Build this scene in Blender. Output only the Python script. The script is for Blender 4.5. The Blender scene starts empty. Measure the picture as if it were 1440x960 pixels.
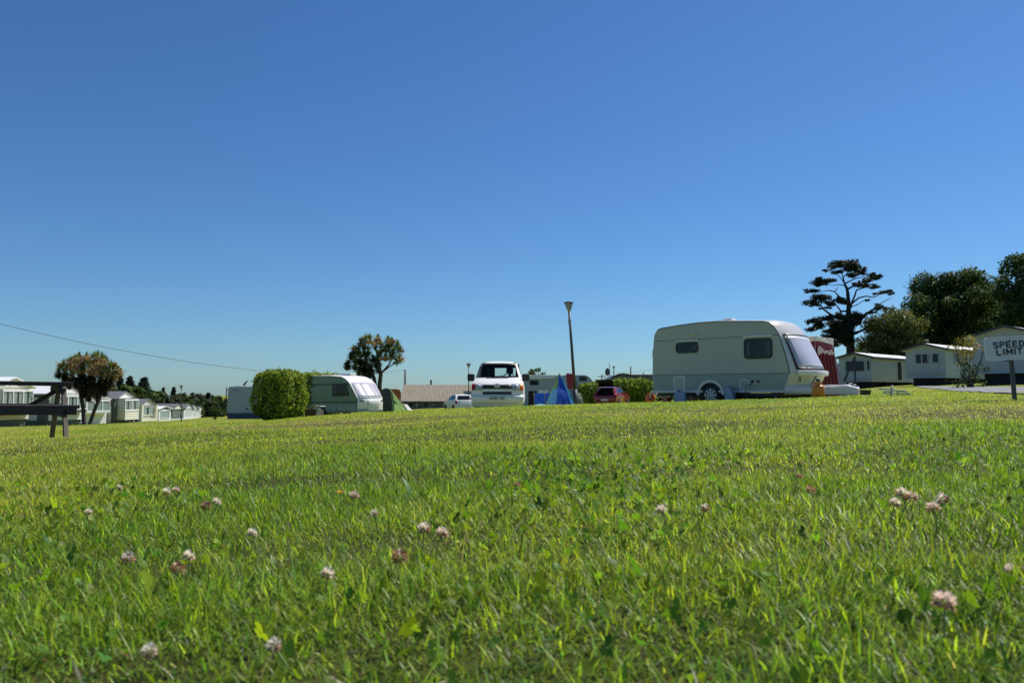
import bpy, bmesh, math, random
import numpy as np
from mathutils import Vector, Matrix, noise as mnoise
rng = np.random.default_rng(7)
random.seed(7)
sc = bpy.context.scene
COL = sc.collection
R = math.radians

# ------------------------------------------------------------------ camera maths
F = 1080.0                      # focal length in photo pixels (1440 wide)
PITCH = math.atan(72 / F)
EYE = 0.25                      # phone held just above the grass
FW = np.array([0, math.cos(PITCH), math.sin(PITCH)])
UP = np.array([0, -math.sin(PITCH), math.cos(PITCH)])
def ray(u, v):
    return FW + (u - 720) / F * np.array([1., 0, 0]) - (v - 480) / F * UP
def P(u, v, y):
    d = ray(u, v); k = y / d[1]
    return Vector((d[0] * k, y, EYE + d[2] * k))

# ------------------------------------------------------------------ terrain
_gy = np.array([-50, 0, 17, 20, 23, 26.5, 33, 45, 60, 76, 120, 400, 4000.])
_gz = np.array([0, 0, -.068, -.10, -.25, -.47, -.64, -.82, -1.05, -1.15, -1.3, -1.4, -1.4])
def _fall(y):
    return sum(np.interp(y * (1 + k), _gy, _gz) for k in (-.06, -.03, 0, .03, .06)) / 5
def _ss(a, b, t):
    t = np.clip((t - a) / (b - a), 0, 1); return t * t * (3 - 2 * t)
def T(x, y):
    x = np.asarray(x, float); y = np.asarray(y, float)
    s = x / np.maximum(np.abs(y), 6)
    m = 1 - .8 * _ss(.28, .5, s)
    base = -.004 * np.clip(y, 0, 20)
    g = base + m * (_fall(y) - base)
    xl = np.where(x < -12, -12 + (x + 12) * .6, x)
    xl = np.where(xl < -40, -40 + 40 * np.tanh((xl + 40) / 40), xl)
    xr = np.where(x > 40, 40 + 40 * np.tanh((x - 40) / 40), x)
    z = np.where(x < 0, .042 * xl, .028 * xr) + g
    z = z + .015 * np.clip(x - 20, 0, 15)
    z = z - .12 * _ss(3, 7, -x) * (1 - _ss(20, 40, y)) * _ss(7, 12, y)
    z = z - .016 * np.clip(y - 50, 0, 260) * _ss(10, 30, -x)
    near = np.exp(-((np.hypot(x, y)) / 30.) ** 2)
    z = z + near * .012 * (np.sin(x * 1.7 + y * .9) + np.sin(y * 2.3 - x * 1.1 + 1.3)) * _ss(.5, 3, np.hypot(x, y))
    return z
def Tz(x, y): return float(T(x, y))
def hit(u, v, h=0.0):
    d = ray(u, v); d = d / d[1]
    ys = np.geomspace(.3, 300, 4000)
    zz = EYE + d[2] * ys - T(d[0] * ys, ys) - h
    i = np.argmax(zz < 0)
    y = ys[i]
    return Vector((d[0] * y, y, Tz(d[0] * y, y)))
class Fr:
    """local frame: X along a side, Y away from the viewer, Z up"""
    def __init__(s, x, y, rot, z=None):
        s.o = Vector((x, y, Tz(x, y) if z is None else z)); s.rot = rot
        s.X = Vector((math.cos(rot), math.sin(rot), 0)); s.Y = Vector((-math.sin(rot), math.cos(rot), 0))
    def _hit(s, u, v, n, off):
        d = Vector(ray(u, v)); c = Vector((0, 0, EYE)) - s.o
        k = (off - c.dot(n)) / d.dot(n)
        return c + d * k
    def side(s, u, v, y0=0.0):
        p = s._hit(u, v, s.Y, y0); return (p.dot(s.X), p.z)
    def end(s, u, v, x0=0.0):
        p = s._hit(u, v, s.X, x0); return (p.dot(s.Y), p.z)
    def w(s, x, y, z): return s.o + s.X * x + s.Y * y + Vector((0, 0, z))

# ------------------------------------------------------------------ objects
def tag(o, label=None, cat=None, group=None, kind=None):
    if label: o['label'] = label
    if cat: o['category'] = cat
    if group: o['group'] = group
    if kind: o['kind'] = kind
    return o
def thing(name, loc, rot=0, label=None, cat=None, group=None):
    o = bpy.data.objects.new(name, None); COL.objects.link(o)
    o.location = loc; o.rotation_euler = (0, 0, rot); o.empty_display_size = .2
    return tag(o, label, cat, group)
def link(name, me, mat=None, parent=None, loc=None, rot=None):
    o = bpy.data.objects.new(name, me); COL.objects.link(o)
    if mat and not len(me.materials): me.materials.append(mat)
    if parent: o.parent = parent
    if loc is not None: o.location = loc
    if rot is not None: o.rotation_euler = rot if hasattr(rot, '__len__') else (0, 0, rot)
    return o
def copy_tree(o, parent=None):
    c = o.copy(); COL.objects.link(c)
    if parent: c.parent = parent
    for ch in [q for q in bpy.data.objects if q.parent == o]:
        copy_tree(ch, c)
    return c

class MB:
    def __init__(s): s.v = []; s.f = []; s.sm = []
    def add(s, vs, fs, smooth=False):
        b = len(s.v); s.v += [tuple(p) for p in vs]
        for f in fs: s.f.append(tuple(b + i for i in f)); s.sm.append(smooth)
        return s
    def box(s, x0, x1, y0, y1, z0, z1):
        x0, x1 = sorted((x0, x1)); y0, y1 = sorted((y0, y1)); z0, z1 = sorted((z0, z1))
        return s.add([(x0,y0,z0),(x1,y0,z0),(x1,y1,z0),(x0,y1,z0),(x0,y0,z1),(x1,y0,z1),(x1,y1,z1),(x0,y1,z1)],
              [(0,3,2,1),(4,5,6,7),(0,1,5,4),(1,2,6,5),(2,3,7,6),(3,0,4,7)])
    def prism(s, poly, plane, c0, c1):
        n = len(poly)
        m = {'xz': lambda a, b, c: (a, c, b), 'yz': lambda a, b, c: (c, a, b), 'xy': lambda a, b, c: (a, b, c)}[plane]
        vs = [m(a, b, c0) for a, b in poly] + [m(a, b, c1) for a, b in poly]
        fs = [tuple(range(n)), tuple(range(2 * n - 1, n - 1, -1))]
        fs += [(i, i + n, (i + 1) % n + n, (i + 1) % n) for i in range(n)]
        return s.add(vs, fs)
    def ring(s, outer, inner, plane, c0, c1):
        """flat frame between two polygons with equal vertex counts, extruded"""
        n = len(outer)
        m = {'xz': lambda a, b, c: (a, c, b), 'yz': lambda a, b, c: (c, a, b), 'xy': lambda a, b, c: (a, b, c)}[plane]
        vs = [m(a, b, c) for c in (c0, c1) for pl in (outer, inner) for a, b in pl]
        fs = []
        for i in range(n):
            j = (i + 1) % n
            fs += [(i, j, n + j, n + i), (2*n + i, 3*n + i, 3*n + j, 2*n + j), (i, 2*n + i, 2*n + j, j), (n + i, n + j, 3*n + j, 3*n + i)]
        return s.add(vs, fs)
    def bar(s, p, q, w, h, up=(0, 0, 1)):
        p = Vector(p); q = Vector(q); d = (q - p).normalized(); upv = Vector(up)
        if abs(d.dot(upv)) > .99: upv = Vector((0, 1, 0))
        a = d.cross(upv).normalized() * (w / 2); b = a.cross(d).normalized() * (h / 2)
        vs = [p - a - b, p + a - b, p + a + b, p - a + b, q - a - b, q + a - b, q + a + b, q - a + b]
        return s.add(vs, [(0,3,2,1),(4,5,6,7),(0,1,5,4),(1,2,6,5),(2,3,7,6),(3,0,4,7)])
    def tube(s, pts, rad, n=8, cap=True):
        pts = [Vector(p) for p in pts]
        if not hasattr(rad, '__len__'): rad = [rad] * len(pts)
        vs = []; fs = []; pa = None
        for i, p in enumerate(pts):
            d = (pts[min(i + 1, len(pts) - 1)] - pts[max(i - 1, 0)])
            d = d.normalized() if d.length > 1e-9 else Vector((0, 0, 1))
            if pa is None: pa = d.cross(Vector((0.13, 1, .07)) if abs(d.y) < .9 else Vector((1, 0.1, 0))).normalized()
            a = (pa - d * pa.dot(d)).normalized(); b = d.cross(a); pa = a
            for k in range(n):
                t = 2 * math.pi * k / n
                vs.append(p + (a * math.cos(t) + b * math.sin(t)) * rad[i])
        for i in range(len(pts) - 1):
            for k in range(n):
                k2 = (k + 1) % n
                fs.append((i*n + k, i*n + k2, (i+1)*n + k2, (i+1)*n + k))
        if cap: fs += [tuple(range(n - 1, -1, -1)), tuple((len(pts) - 1) * n + k for k in range(n))]
        return s.add(vs, fs, True)
    def lathe(s, prof, c=(0, 0, 0), axis='z', n=20):
        vs = []; fs = []; c = Vector(c)
        for r, h in prof:
            for k in range(n):
                t = 2 * math.pi * k / n; a, b = r * math.cos(t), r * math.sin(t)
                vs.append(c + Vector({'z': (a, b, h), 'y': (a, h, b), 'x': (h, a, b)}[axis]))
        for i in range(len(prof) - 1):
            for k in range(n):
                k2 = (k + 1) % n
                fs.append((i*n + k, i*n + k2, (i+1)*n + k2, (i+1)*n + k))
        fs += [tuple(range(n - 1, -1, -1)), tuple((len(prof) - 1) * n + k for k in range(n))]
        return s.add(vs, fs, True)
    def grid(s, fn, nu, nv, smooth=True, skip=None):
        vs = [fn(i / nu, j / nv) for j in range(nv + 1) for i in range(nu + 1)]
        fs = [(j*(nu+1)+i, j*(nu+1)+i+1, (j+1)*(nu+1)+i+1, (j+1)*(nu+1)+i) for j in range(nv) for i in range(nu) if not (skip and skip(i, j))]
        return s.add(vs, fs, smooth)
    def mesh(s, name, fix=True):
        me = bpy.data.meshes.new(name); me.from_pydata(s.v, [], s.f)
        me.polygons.foreach_set('use_smooth', s.sm)
        if fix:
            bm = bmesh.new(); bm.from_mesh(me); bmesh.ops.recalc_face_normals(bm, faces=bm.faces); bm.to_mesh(me); bm.free()
        me.update(); return me
    def build(s, name, mat, parent=None, bevel=0, seg=2, solid=0, loc=None, rot=None, fix=True):
        o = link(name, s.mesh(name, fix), mat, parent, loc, rot)
        if solid:
            m = o.modifiers.new('Solid', 'SOLIDIFY'); m.thickness = solid; m.offset = 0
        if bevel:
            m = o.modifiers.new('Bevel', 'BEVEL'); m.width = bevel; m.segments = seg; m.limit_method = 'ANGLE'; m.angle_limit = R(40)
            m.harden_normals = False
        return o
def rrect(x0, x1, z0, z1, r, n=4):
    x0, x1 = sorted((x0, x1)); z0, z1 = sorted((z0, z1)); out = []
    r = min(r, (x1 - x0) / 2.01, (z1 - z0) / 2.01)
    for cx, cz, a in ((x1 - r, z0 + r, -90), (x1 - r, z1 - r, 0), (x0 + r, z1 - r, 90), (x0 + r, z0 + r, 180)):
        for k in range(n + 1):
            t = R(a + 90 * k / n); out.append((cx + r * math.cos(t), cz + r * math.sin(t)))
    return out
def inset(poly, d):
    n = len(poly); out = []
    area = sum(poly[i][0] * poly[(i+1) % n][1] - poly[(i+1) % n][0] * poly[i][1] for i in range(n))
    sg = 1 if area > 0 else -1
    for i in range(n):
        p0, p1, p2 = Vector(poly[i-1]), Vector(poly[i]), Vector(poly[(i+1) % n])
        e1 = (p1 - p0).normalized(); e2 = (p2 - p1).normalized()
        n1 = Vector((-e1.y, e1.x)) * sg; n2 = Vector((-e2.y, e2.x)) * sg
        b = (n1 + n2); b = b / max(b.length_squared / 2, .3)
        out.append(tuple(p1 + b * d))
    return out
def text_mesh(body, size, depth=.002, bold=0, space=1.0):
    cu = bpy.data.curves.new('t', 'FONT'); cu.body = body; cu.size = size; cu.align_x = 'CENTER'; cu.align_y = 'CENTER'; cu.extrude = depth; cu.offset = bold; cu.space_character = space
    o = bpy.data.objects.new('t', cu); COL.objects.link(o)
    dg = bpy.context.evaluated_depsgraph_get(); dg.update()
    me = bpy.data.meshes.new_from_object(o.evaluated_get(dg))
    bpy.data.objects.remove(o); bpy.data.curves.remove(cu)
    return me

# ------------------------------------------------------------------ materials
def _nt(name):
    m = bpy.data.materials.new(name); m.use_nodes = True
    nt = m.node_tree; b = nt.nodes['Principled BSDF']
    return m, nt, b, nt.links.new, nt.nodes.new
def M(name, col, rough=.5, metal=0, var=.12, vs=3.0, bump=0, bs=40, spec=.5, coat=0, dirt=None, transl=0, wave=None):
    """procedural paint / wood / fabric: large patches of wear in the colour, fine grain in the bump"""
    m, nt, b, L, N = _nt(name)
    tc = N('ShaderNodeTexCoord')
    nz = N('ShaderNodeTexNoise'); nz.inputs['Scale'].default_value = vs; nz.inputs['Detail'].default_value = 6; nz.inputs['Roughness'].default_value = .65
    L(tc.outputs['Object'], nz.inputs['Vector'])
    mx = N('ShaderNodeMix'); mx.data_type = 'RGBA'
    d = dirt or tuple(c * .55 for c in col)
    mx.inputs[6].default_value = (*col, 1); mx.inputs[7].default_value = (*d, 1)
    mr = N('ShaderNodeMapRange'); mr.inputs['From Min'].default_value = .45; mr.inputs['From Max'].default_value = .8; mr.inputs['To Max'].default_value = min(1, var * 3)
    L(nz.outputs['Fac'], mr.inputs['Value']); L(mr.outputs['Result'], mx.inputs[0])
    L(mx.outputs[2], b.inputs['Base Color'])
    r2 = N('ShaderNodeMapRange'); r2.inputs['To Min'].default_value = rough * .8; r2.inputs['To Max'].default_value = min(1, rough * 1.25)
    L(nz.outputs['Fac'], r2.inputs['Value']); L(r2.outputs['Result'], b.inputs['Roughness'])
    b.inputs['Metallic'].default_value = metal; b.inputs['Specular IOR Level'].default_value = spec
    b.inputs['Coat Weight'].default_value = coat
    hgt = None
    if bump:
        n2 = N('ShaderNodeTexNoise'); n2.inputs['Scale'].default_value = bs; n2.inputs['Detail'].default_value = 4
        L(tc.outputs['Object'], n2.inputs['Vector']); hgt = n2.outputs['Fac']
        bp = N('ShaderNodeBump'); bp.inputs['Strength'].default_value = bump; bp.inputs['Distance'].default_value = .02
        L(hgt, bp.inputs['Height']); L(bp.outputs['Normal'], b.inputs['Normal'])
    if wave:
        ax, sc_, st = wave
        w = N('ShaderNodeTexWave'); w.wave_profile = 'SAW'; w.bands_direction = ax; w.inputs['Scale'].default_value = sc_
        L(tc.outputs['Object'], w.inputs['Vector'])
        bp = N('ShaderNodeBump'); bp.inputs['Strength'].default_value = st; bp.inputs['Distance'].default_value = .03
        L(w.outputs['Fac'], bp.inputs['Height']); L(bp.outputs['Normal'], b.inputs['Normal'])
    if transl:
        t = N('ShaderNodeBsdfTranslucent'); L(mx.outputs[2], t.inputs['Color'])
        ms = N('ShaderNodeMixShader'); ms.inputs[0].default_value = transl
        L(b.outputs[0], ms.inputs[1]); L(t.outputs[0], ms.inputs[2]); L(ms.outputs[0], nt.nodes['Material Output'].inputs['Surface'])
    return m
def leaf_mat(name, rough=.45, transl=.35, spec=.4, tr_gain=(1.3, 1.25, .6)):
    """leaf: own colour per leaf (attribute), glossy top, lets sunlight through"""
    m, nt, b, L, N = _nt(name)
    a = N('ShaderNodeAttribute'); a.attribute_name = 'tint'
    L(a.outputs['Color'], b.inputs['Base Color']); b.inputs['Roughness'].default_value = rough; b.inputs['Specular IOR Level'].default_value = spec
    t = N('ShaderNodeBsdfTranslucent'); g = N('ShaderNodeMix'); g.data_type = 'RGBA'; g.blend_type = 'MULTIPLY'; g.inputs[0].default_value = 1
    g.inputs[7].default_value = (*tr_gain, 1); L(a.outputs['Color'], g.inputs[6]); L(g.outputs[2], t.inputs['Color'])
    ms = N('ShaderNodeMixShader'); ms.inputs[0].default_value = transl
    L(b.outputs[0], ms.inputs[1]); L(t.outputs[0], ms.inputs[2]); L(ms.outputs[0], nt.nodes['Material Output'].inputs['Surface'])
    return m
def thin_glass(name, tint=(.85, .9, .88), base=.06):
    m, nt, b, L, N = _nt(name)
    nt.nodes.remove(b)
    tr = N('ShaderNodeBsdfTransparent'); tr.inputs[0].default_value = (*tint, 1)
    gl = N('ShaderNodeBsdfGlossy'); gl.inputs['Roughness'].default_value = .02
    fr = N('ShaderNodeLayerWeight'); fr.inputs[0].default_value = .35
    pw = N('ShaderNodeMath'); pw.operation = 'POWER'; pw.inputs[1].default_value = 3.5; L(fr.outputs['Facing'], pw.inputs[0])
    ma = N('ShaderNodeMath'); ma.operation = 'MULTIPLY_ADD'; ma.inputs[1].default_value = .5; ma.inputs[2].default_value = .012; L(pw.outputs[0], ma.inputs[0])
    ms = N('ShaderNodeMixShader'); L(ma.outputs[0], ms.inputs[0]); L(tr.outputs[0], ms.inputs[1]); L(gl.outputs[0], ms.inputs[2])
    L(ms.outputs[0], nt.nodes['Material Output'].inputs['Surface'])
    return m
MT = {}
def mats():
    g = MT
    g['white'] = M('white_paint', (.78, .77, .73), .4, var=.1, dirt=(.55, .54, .48))
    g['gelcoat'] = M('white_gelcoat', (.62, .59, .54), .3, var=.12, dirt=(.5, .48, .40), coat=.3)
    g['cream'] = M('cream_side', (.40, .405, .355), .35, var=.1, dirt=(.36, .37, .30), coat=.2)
    g['palegreen'] = M('pale_green_side', (.25, .32, .28), .35, var=.1, coat=.2)
    g['sage'] = M('sage_side', (.14, .22, .145), .35, var=.1, coat=.2)
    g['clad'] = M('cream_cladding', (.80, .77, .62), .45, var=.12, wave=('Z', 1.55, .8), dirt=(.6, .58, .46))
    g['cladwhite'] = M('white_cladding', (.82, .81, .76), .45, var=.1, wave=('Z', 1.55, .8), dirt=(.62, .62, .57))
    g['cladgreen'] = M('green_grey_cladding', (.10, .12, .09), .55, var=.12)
    g['cladbeige'] = M('beige_cladding', (.39, .42, .45), .5, var=.1, wave=('Z', 1.3, .35))
    g['cladgrey'] = M('grey_cladding', (.10, .11, .13), .55, var=.12)
    g['trim'] = M('dark_trim', (.02, .02, .022), .5)
    g['black'] = M('black_plastic', (.018, .018, .02), .45)
    g['rubber'] = M('tyre_rubber', (.025, .025, .025), .85, bump=.2)
    g['alloy'] = M('alloy_rim', (.55, .56, .58), .35, metal=.8)
    g['steel'] = M('galvanised_steel', (.38, .39, .40), .45, metal=.7)
    g['darksteel'] = M('dark_painted_steel', (.055, .062, .07), .5)
    g['greenpost'] = M('green_painted_steel', (.03, .06, .05), .5)
    g['pane'] = M('dark_glass', (.010, .012, .016), .06, spec=.28, var=0)
    g['tint'] = M('acrylic_window', (.010, .012, .020), .12, spec=.16, var=0)
    g['glass'] = thin_glass('clear_glass', (.9, .94, .92))
    g['screen'] = M('silver_screen', (.50, .50, .60), .35, var=.15, vs=1.5, dirt=(.42, .42, .52), spec=.6)
    g['curtain'] = M('net_curtain', (.62, .64, .66), .8, var=.2, vs=6, transl=.25)
    g['dark'] = M('dark_interior', (.02, .02, .022), .9)
    g['roofwhite'] = M('white_roof_sheet', (.85, .85, .82), .4, var=.1)
    g['roofgrey'] = M('grey_tile_roof', (.17, .17, .18), .7, var=.3, wave=('X', 3, .6), vs=2)
    g['roofbrown'] = M('brown_corrugated_roof', (.36, .295, .205), .7, var=.35, vs=.7, dirt=(.29, .235, .165), wave=('X', 1.1, .9))
    g['fascia'] = M('dark_fascia', (.035, .04, .05), .5)
    g['brickwall'] = M('grey_render', (.21, .20, .17), .8, var=.25, vs=1.5)
    g['wood'] = M('weathered_wood', (.13, .11, .09), .8, var=.3, vs=8, bump=.4, bs=60, dirt=(.06, .05, .04))
    g['wooddark'] = M('dark_stained_wood', (.045, .035, .028), .7, var=.3, vs=8, bump=.4, bs=60)
    g['woodpost'] = M('yellow_softwood', (.42, .30, .12), .7, var=.3, vs=6)
    g['pole'] = M('old_pole_wood', (.12, .11, .10), .8, var=.3)
    g['orange'] = M('orange_gas_paint', (.62, .19, .015), .4, var=.2, vs=5, dirt=(.4, .12, .01))
    g['toyorange'] = M('bright_orange_plastic', (.85, .12, .02), .35)
    g['bluegrey'] = M('pale_blue_plastic', (.30, .35, .46), .4, var=.1)
    g['redboard'] = M('dark_red_board', (.26, .02, .03), .6)
    g['redcar'] = M('red_car_paint', (.24, .006, .016), .25, var=.02, coat=.8)
    g['wine'] = M('dark_red_cloth', (.16, .012, .02), .85, var=.25, vs=5, transl=.15)
    g['pinkcloth'] = M('magenta_cloth', (.30, .04, .08), .8, transl=.2)
    g['whitecloth'] = M('white_cloth', (.75, .72, .68), .8, var=.15, vs=4, transl=.2)
    g['blue'] = M('blue_nylon', (.012, .09, .55), .5, var=.15, vs=4, transl=.25, bump=.15, bs=12)
    g['cyan'] = M('light_blue_nylon', (.09, .50, .90), .5, var=.15, vs=4, transl=.4, bump=.15, bs=12)
    g['limecloth'] = M('lime_nylon', (.60, .88, .30), .5, var=.1, vs=4, transl=.6)
    g['greentape'] = M('green_nylon', (.12, .35, .06), .5, transl=.25)
    g['softpink'] = M('faded_pink_cloth', (.55, .42, .42), .85, transl=.2)
    g['greycloth'] = M('grey_nylon', (.26, .24, .30), .6, var=.15, vs=3, transl=.35)
    g['darkdrapes'] = M('dark_drapes', (.085, .085, .12), .8, var=.3, vs=6)
    g['drapes'] = M('drawn_drapes', (.34, .33, .42), .45, var=.35, vs=5, dirt=(.18, .17, .24), spec=.5)
    g['darkcloth'] = M('dark_grey_nylon', (.05, .055, .065), .6, var=.15)
    g['rust'] = M('rust_orange_paint', (.42, .11, .035), .6, var=.25, vs=2)
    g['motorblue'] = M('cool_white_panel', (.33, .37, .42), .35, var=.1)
    g['silver'] = M('silver_paint', (.50, .48, .54), .35, metal=.25, var=.05, coat=.4)
    g['navy'] = M('navy_panel', (.03, .05, .10), .5)
    g['lens'] = M('clear_lens', (.34, .37, .40), .12, spec=.7, var=.3, vs=25)
    g['amber'] = M('amber_lens', (.75, .15, .01), .2)
    g['redlens'] = M('red_lens', (.35, .01, .01), .2)
    g['plate'] = M('plate_white', (.66, .66, .62), .4)
    g['pinkpaper'] = M('pink_paper', (.70, .36, .42), .7)
    g['bark'] = M('bark', (.06, .048, .04), .9, var=.4, vs=6, bump=.8, bs=20)
    g['asphalt'] = M('pale_tarmac', (.20, .20, .205), .9, var=.25, vs=1.2, bump=.4, bs=90)
    g['tarp'] = M('pale_tarp', (.62, .58, .56), .7, var=.2, vs=6)
    g['brownbox'] = M('brown_crate', (.10, .06, .045), .7)
    g['signgrey'] = M('sign_white', (.64, .67, .67), .45, var=.15, vs=6, dirt=(.38, .40, .41))
    g['tubegreen'] = M('pale_green_tube', (.22, .36, .28), .5)
    g['leaf'] = leaf_mat('leaf', .55, .34, .15)
    g['lowleaf'] = leaf_mat('low_leaf', .5, .5, .25, (1.2, 1.35, .5))
    g['leafdark'] = leaf_mat('pine_needles', .6, .10, .2)
    g['sword'] = leaf_mat('sword_leaf', .4, .4, .3)
    g['grass'] = leaf_mat('grass_blade', .42, .5, .27, (1.3, 1.38, .5))
    g['pinebark'] = M('pine_bark', (.028, .023, .02), .9, var=.4, vs=6, bump=.8, bs=20)
    g['petal'] = leaf_mat('clover_petal', .6, .5, .2, (1.15, 1.08, 1.))
mats()
# ------------------------------------------------------------------ ground sheet
def fnoise(x, y, s, seed=0):
    r = np.random.default_rng(100 + seed); out = 0; amp = 1; tot = 0
    for o in range(4):
        for k in range(3):
            a = r.uniform(0, 6.28); f = s * 2 ** o * r.uniform(.7, 1.3); ph = r.uniform(0, 6.28)
            w = r.uniform(0, 6.28); f2 = f * .6
            out = out + amp * np.sin(f * (x * math.cos(a) + y * math.sin(a)) + ph + 1.3 * np.sin(f2 * (x * math.cos(w) + y * math.sin(w)) + ph * 2))
        tot += amp * 3; amp *= .62
    return out / tot * 1.6
def dryness(x, y):
    """0 lush .. 1 parched: worn patches of the lawn"""
    d = np.hypot(x, y)
    a = .36 + .34 * fnoise(x, y, .55, 1) + .34 * fnoise(x, y, 2.6, 2)
    band = .42 * np.exp(-((y - 8.5 + .35 * x + 1.2 * fnoise(x, y, .3, 5)) / 2.2) ** 2)     # a scorched strip half way up
    path = .75 * np.exp(-((y - (25 + .6 * (x + 10))) / 4.5) ** 2) * _ss(2, 6, -x)         # trodden path on the left
    lush = .22 * np.exp(-(d / 2.2) ** 2)                                                     # greener where the phone lies
    return np.clip(a + band + path - lush, 0, 1)
LUSH = np.array([.190, .280, .028]); MID = np.array([.335, .375, .046]); DRY = np.array([.48, .41, .15])
def lawn_col(x, y):
    d = dryness(x, y)[:, None]
    c = np.where(d < .5, LUSH + (MID - LUSH) * d * 2, MID + (DRY - MID) * (d - .5) * 2 * .7)
    return c
def np_mesh(name, V, loops, starts, cols=None, smooth=False):
    me = bpy.data.meshes.new(name)
    me.vertices.add(len(V)); me.vertices.foreach_set('co', np.ascontiguousarray(V, np.float32).ravel())
    me.loops.add(len(loops)); me.loops.foreach_set('vertex_index', np.ascontiguousarray(loops, np.int32))
    me.polygons.add(len(starts)); me.polygons.foreach_set('loop_start', np.ascontiguousarray(starts, np.int32))
    me.update(calc_edges=True)
    if cols is not None:
        at = me.attributes.new('tint', 'FLOAT_COLOR', 'POINT')
        at.data.foreach_set('color', np.ascontiguousarray(np.concatenate([cols, np.ones((len(cols), 1))], 1), np.float32).ravel())
    if smooth: me.polygons.foreach_set('use_smooth', np.ones(len(starts), bool))
    return me
def build_ground():
    rs = np.concatenate([[.05], np.geomspace(.15, 60, 150), np.geomspace(64, 2500, 40)])
    na = 360
    # angles packed towards the view
    t = np.linspace(-1, 1, na, endpoint=False)
    ang = math.pi * (.45 * t + .55 * t ** 3)
    A, Rr = np.meshgrid(ang, rs)
    x = (Rr * np.sin(A)).ravel(); y = (Rr * np.cos(A)).ravel()
    z = T(x, y)
    V = np.stack([x, y, z], 1)
    nr = len(rs); i = np.arange(nr - 1)[:, None]; j = np.arange(na)[None, :]; j2 = (j + 1) % na
    q = np.stack([i*na + j, (i+1)*na + j, (i+1)*na + j2, i*na + j2], -1).reshape(-1, 4)
    loops = np.concatenate([q.ravel(), np.arange(na)]); starts = np.concatenate([np.arange(len(q)) * 4, [len(q) * 4]])
    k = _ss(7, 17, np.hypot(x, y))[:, None]
    thatch = np.array([.07, .08, .018]) * np.exp(.35 * fnoise(x, y, 11, 8))[:, None]      # soil and thatch show between the near blades
    me = np_mesh('ground', V, loops, starts, thatch * (1 - k) + lawn_col(x, y) * .9 * k, True)
    m, nt, b, L, N = _nt('lawn_soil')
    a = N('ShaderNodeAttribute'); a.attribute_name = 'tint'
    geo = N('ShaderNodeNewGeometry')
    n1 = N('ShaderNodeTexNoise'); n1.inputs['Scale'].default_value = 9; n1.inputs['Detail'].default_value = 8; n1.inputs['Roughness'].default_value = .75
    L(geo.outputs['Position'], n1.inputs['Vector'])
    cr = N('ShaderNodeValToRGB'); cr.color_ramp.elements[0].position = .3; cr.color_ramp.elements[0].color = (.38, .36, .3, 1)
    cr.color_ramp.elements[1].position = .72; cr.color_ramp.elements[1].color = (1.15, 1.1, 1.0, 1)
    L(n1.outputs['Fac'], cr.inputs['Fac'])
    mx = N('ShaderNodeMix'); mx.data_type = 'RGBA'; mx.blend_type = 'MULTIPLY'; mx.inputs[0].default_value = 1
    L(a.outputs['Color'], mx.inputs[6]); L(cr.outputs['Color'], mx.inputs[7])
    L(mx.outputs[2], b.inputs['Base Color']); b.inputs['Roughness'].default_value = .95; b.inputs['Specular IOR Level'].default_value = .15
    bp = N('ShaderNodeBump'); bp.inputs['Strength'].default_value = .6; bp.inputs['Distance'].default_value = .03
    L(n1.outputs['Fac'], bp.inputs['Height']); L(bp.outputs['Normal'], b.inputs['Normal'])
    tag(link('ground', me, m), kind='structure')
build_ground()

# tarmac road between the lawn and the homes on the right
def build_road():
    near = [(1290, 544.5), (1330, 548.5), (1362, 551.0), (1400, 553.6), (1440, 555.2), (1500, 557), (1600, 561)]
    far = [(1290, 542.6), (1330, 543.6), (1362, 543.8), (1400, 544.2), (1440, 544.6), (1500, 545), (1600, 546)]
    pn = [hit(u, v) for u, v in near]; pf = [hit(u, v) for u, v in far]
    mb = MB(); n = 6
    rows = []
    for i in range(len(near) - 1):
        for k in range(8 if i < len(near) - 2 else 9):
            t = k / 8
            a = pn[i].lerp(pn[i+1], t); b = pf[i].lerp(pf[i+1], t); rows.append((a, b))
    vs = []
    for a, b in rows:
        for k in range(n + 1):
            p = a.lerp(b, k / n); vs.append((p.x, p.y, Tz(p.x, p.y) + .03))
    fs = [(r*(n+1)+k, r*(n+1)+k+1, (r+1)*(n+1)+k+1, (r+1)*(n+1)+k) for r in range(len(rows) - 1) for k in range(n)]
    mb.add(vs, fs, True)
    tag(mb.build('road', MT['asphalt']), kind='structure')
    return rows
ROAD = build_road()

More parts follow.
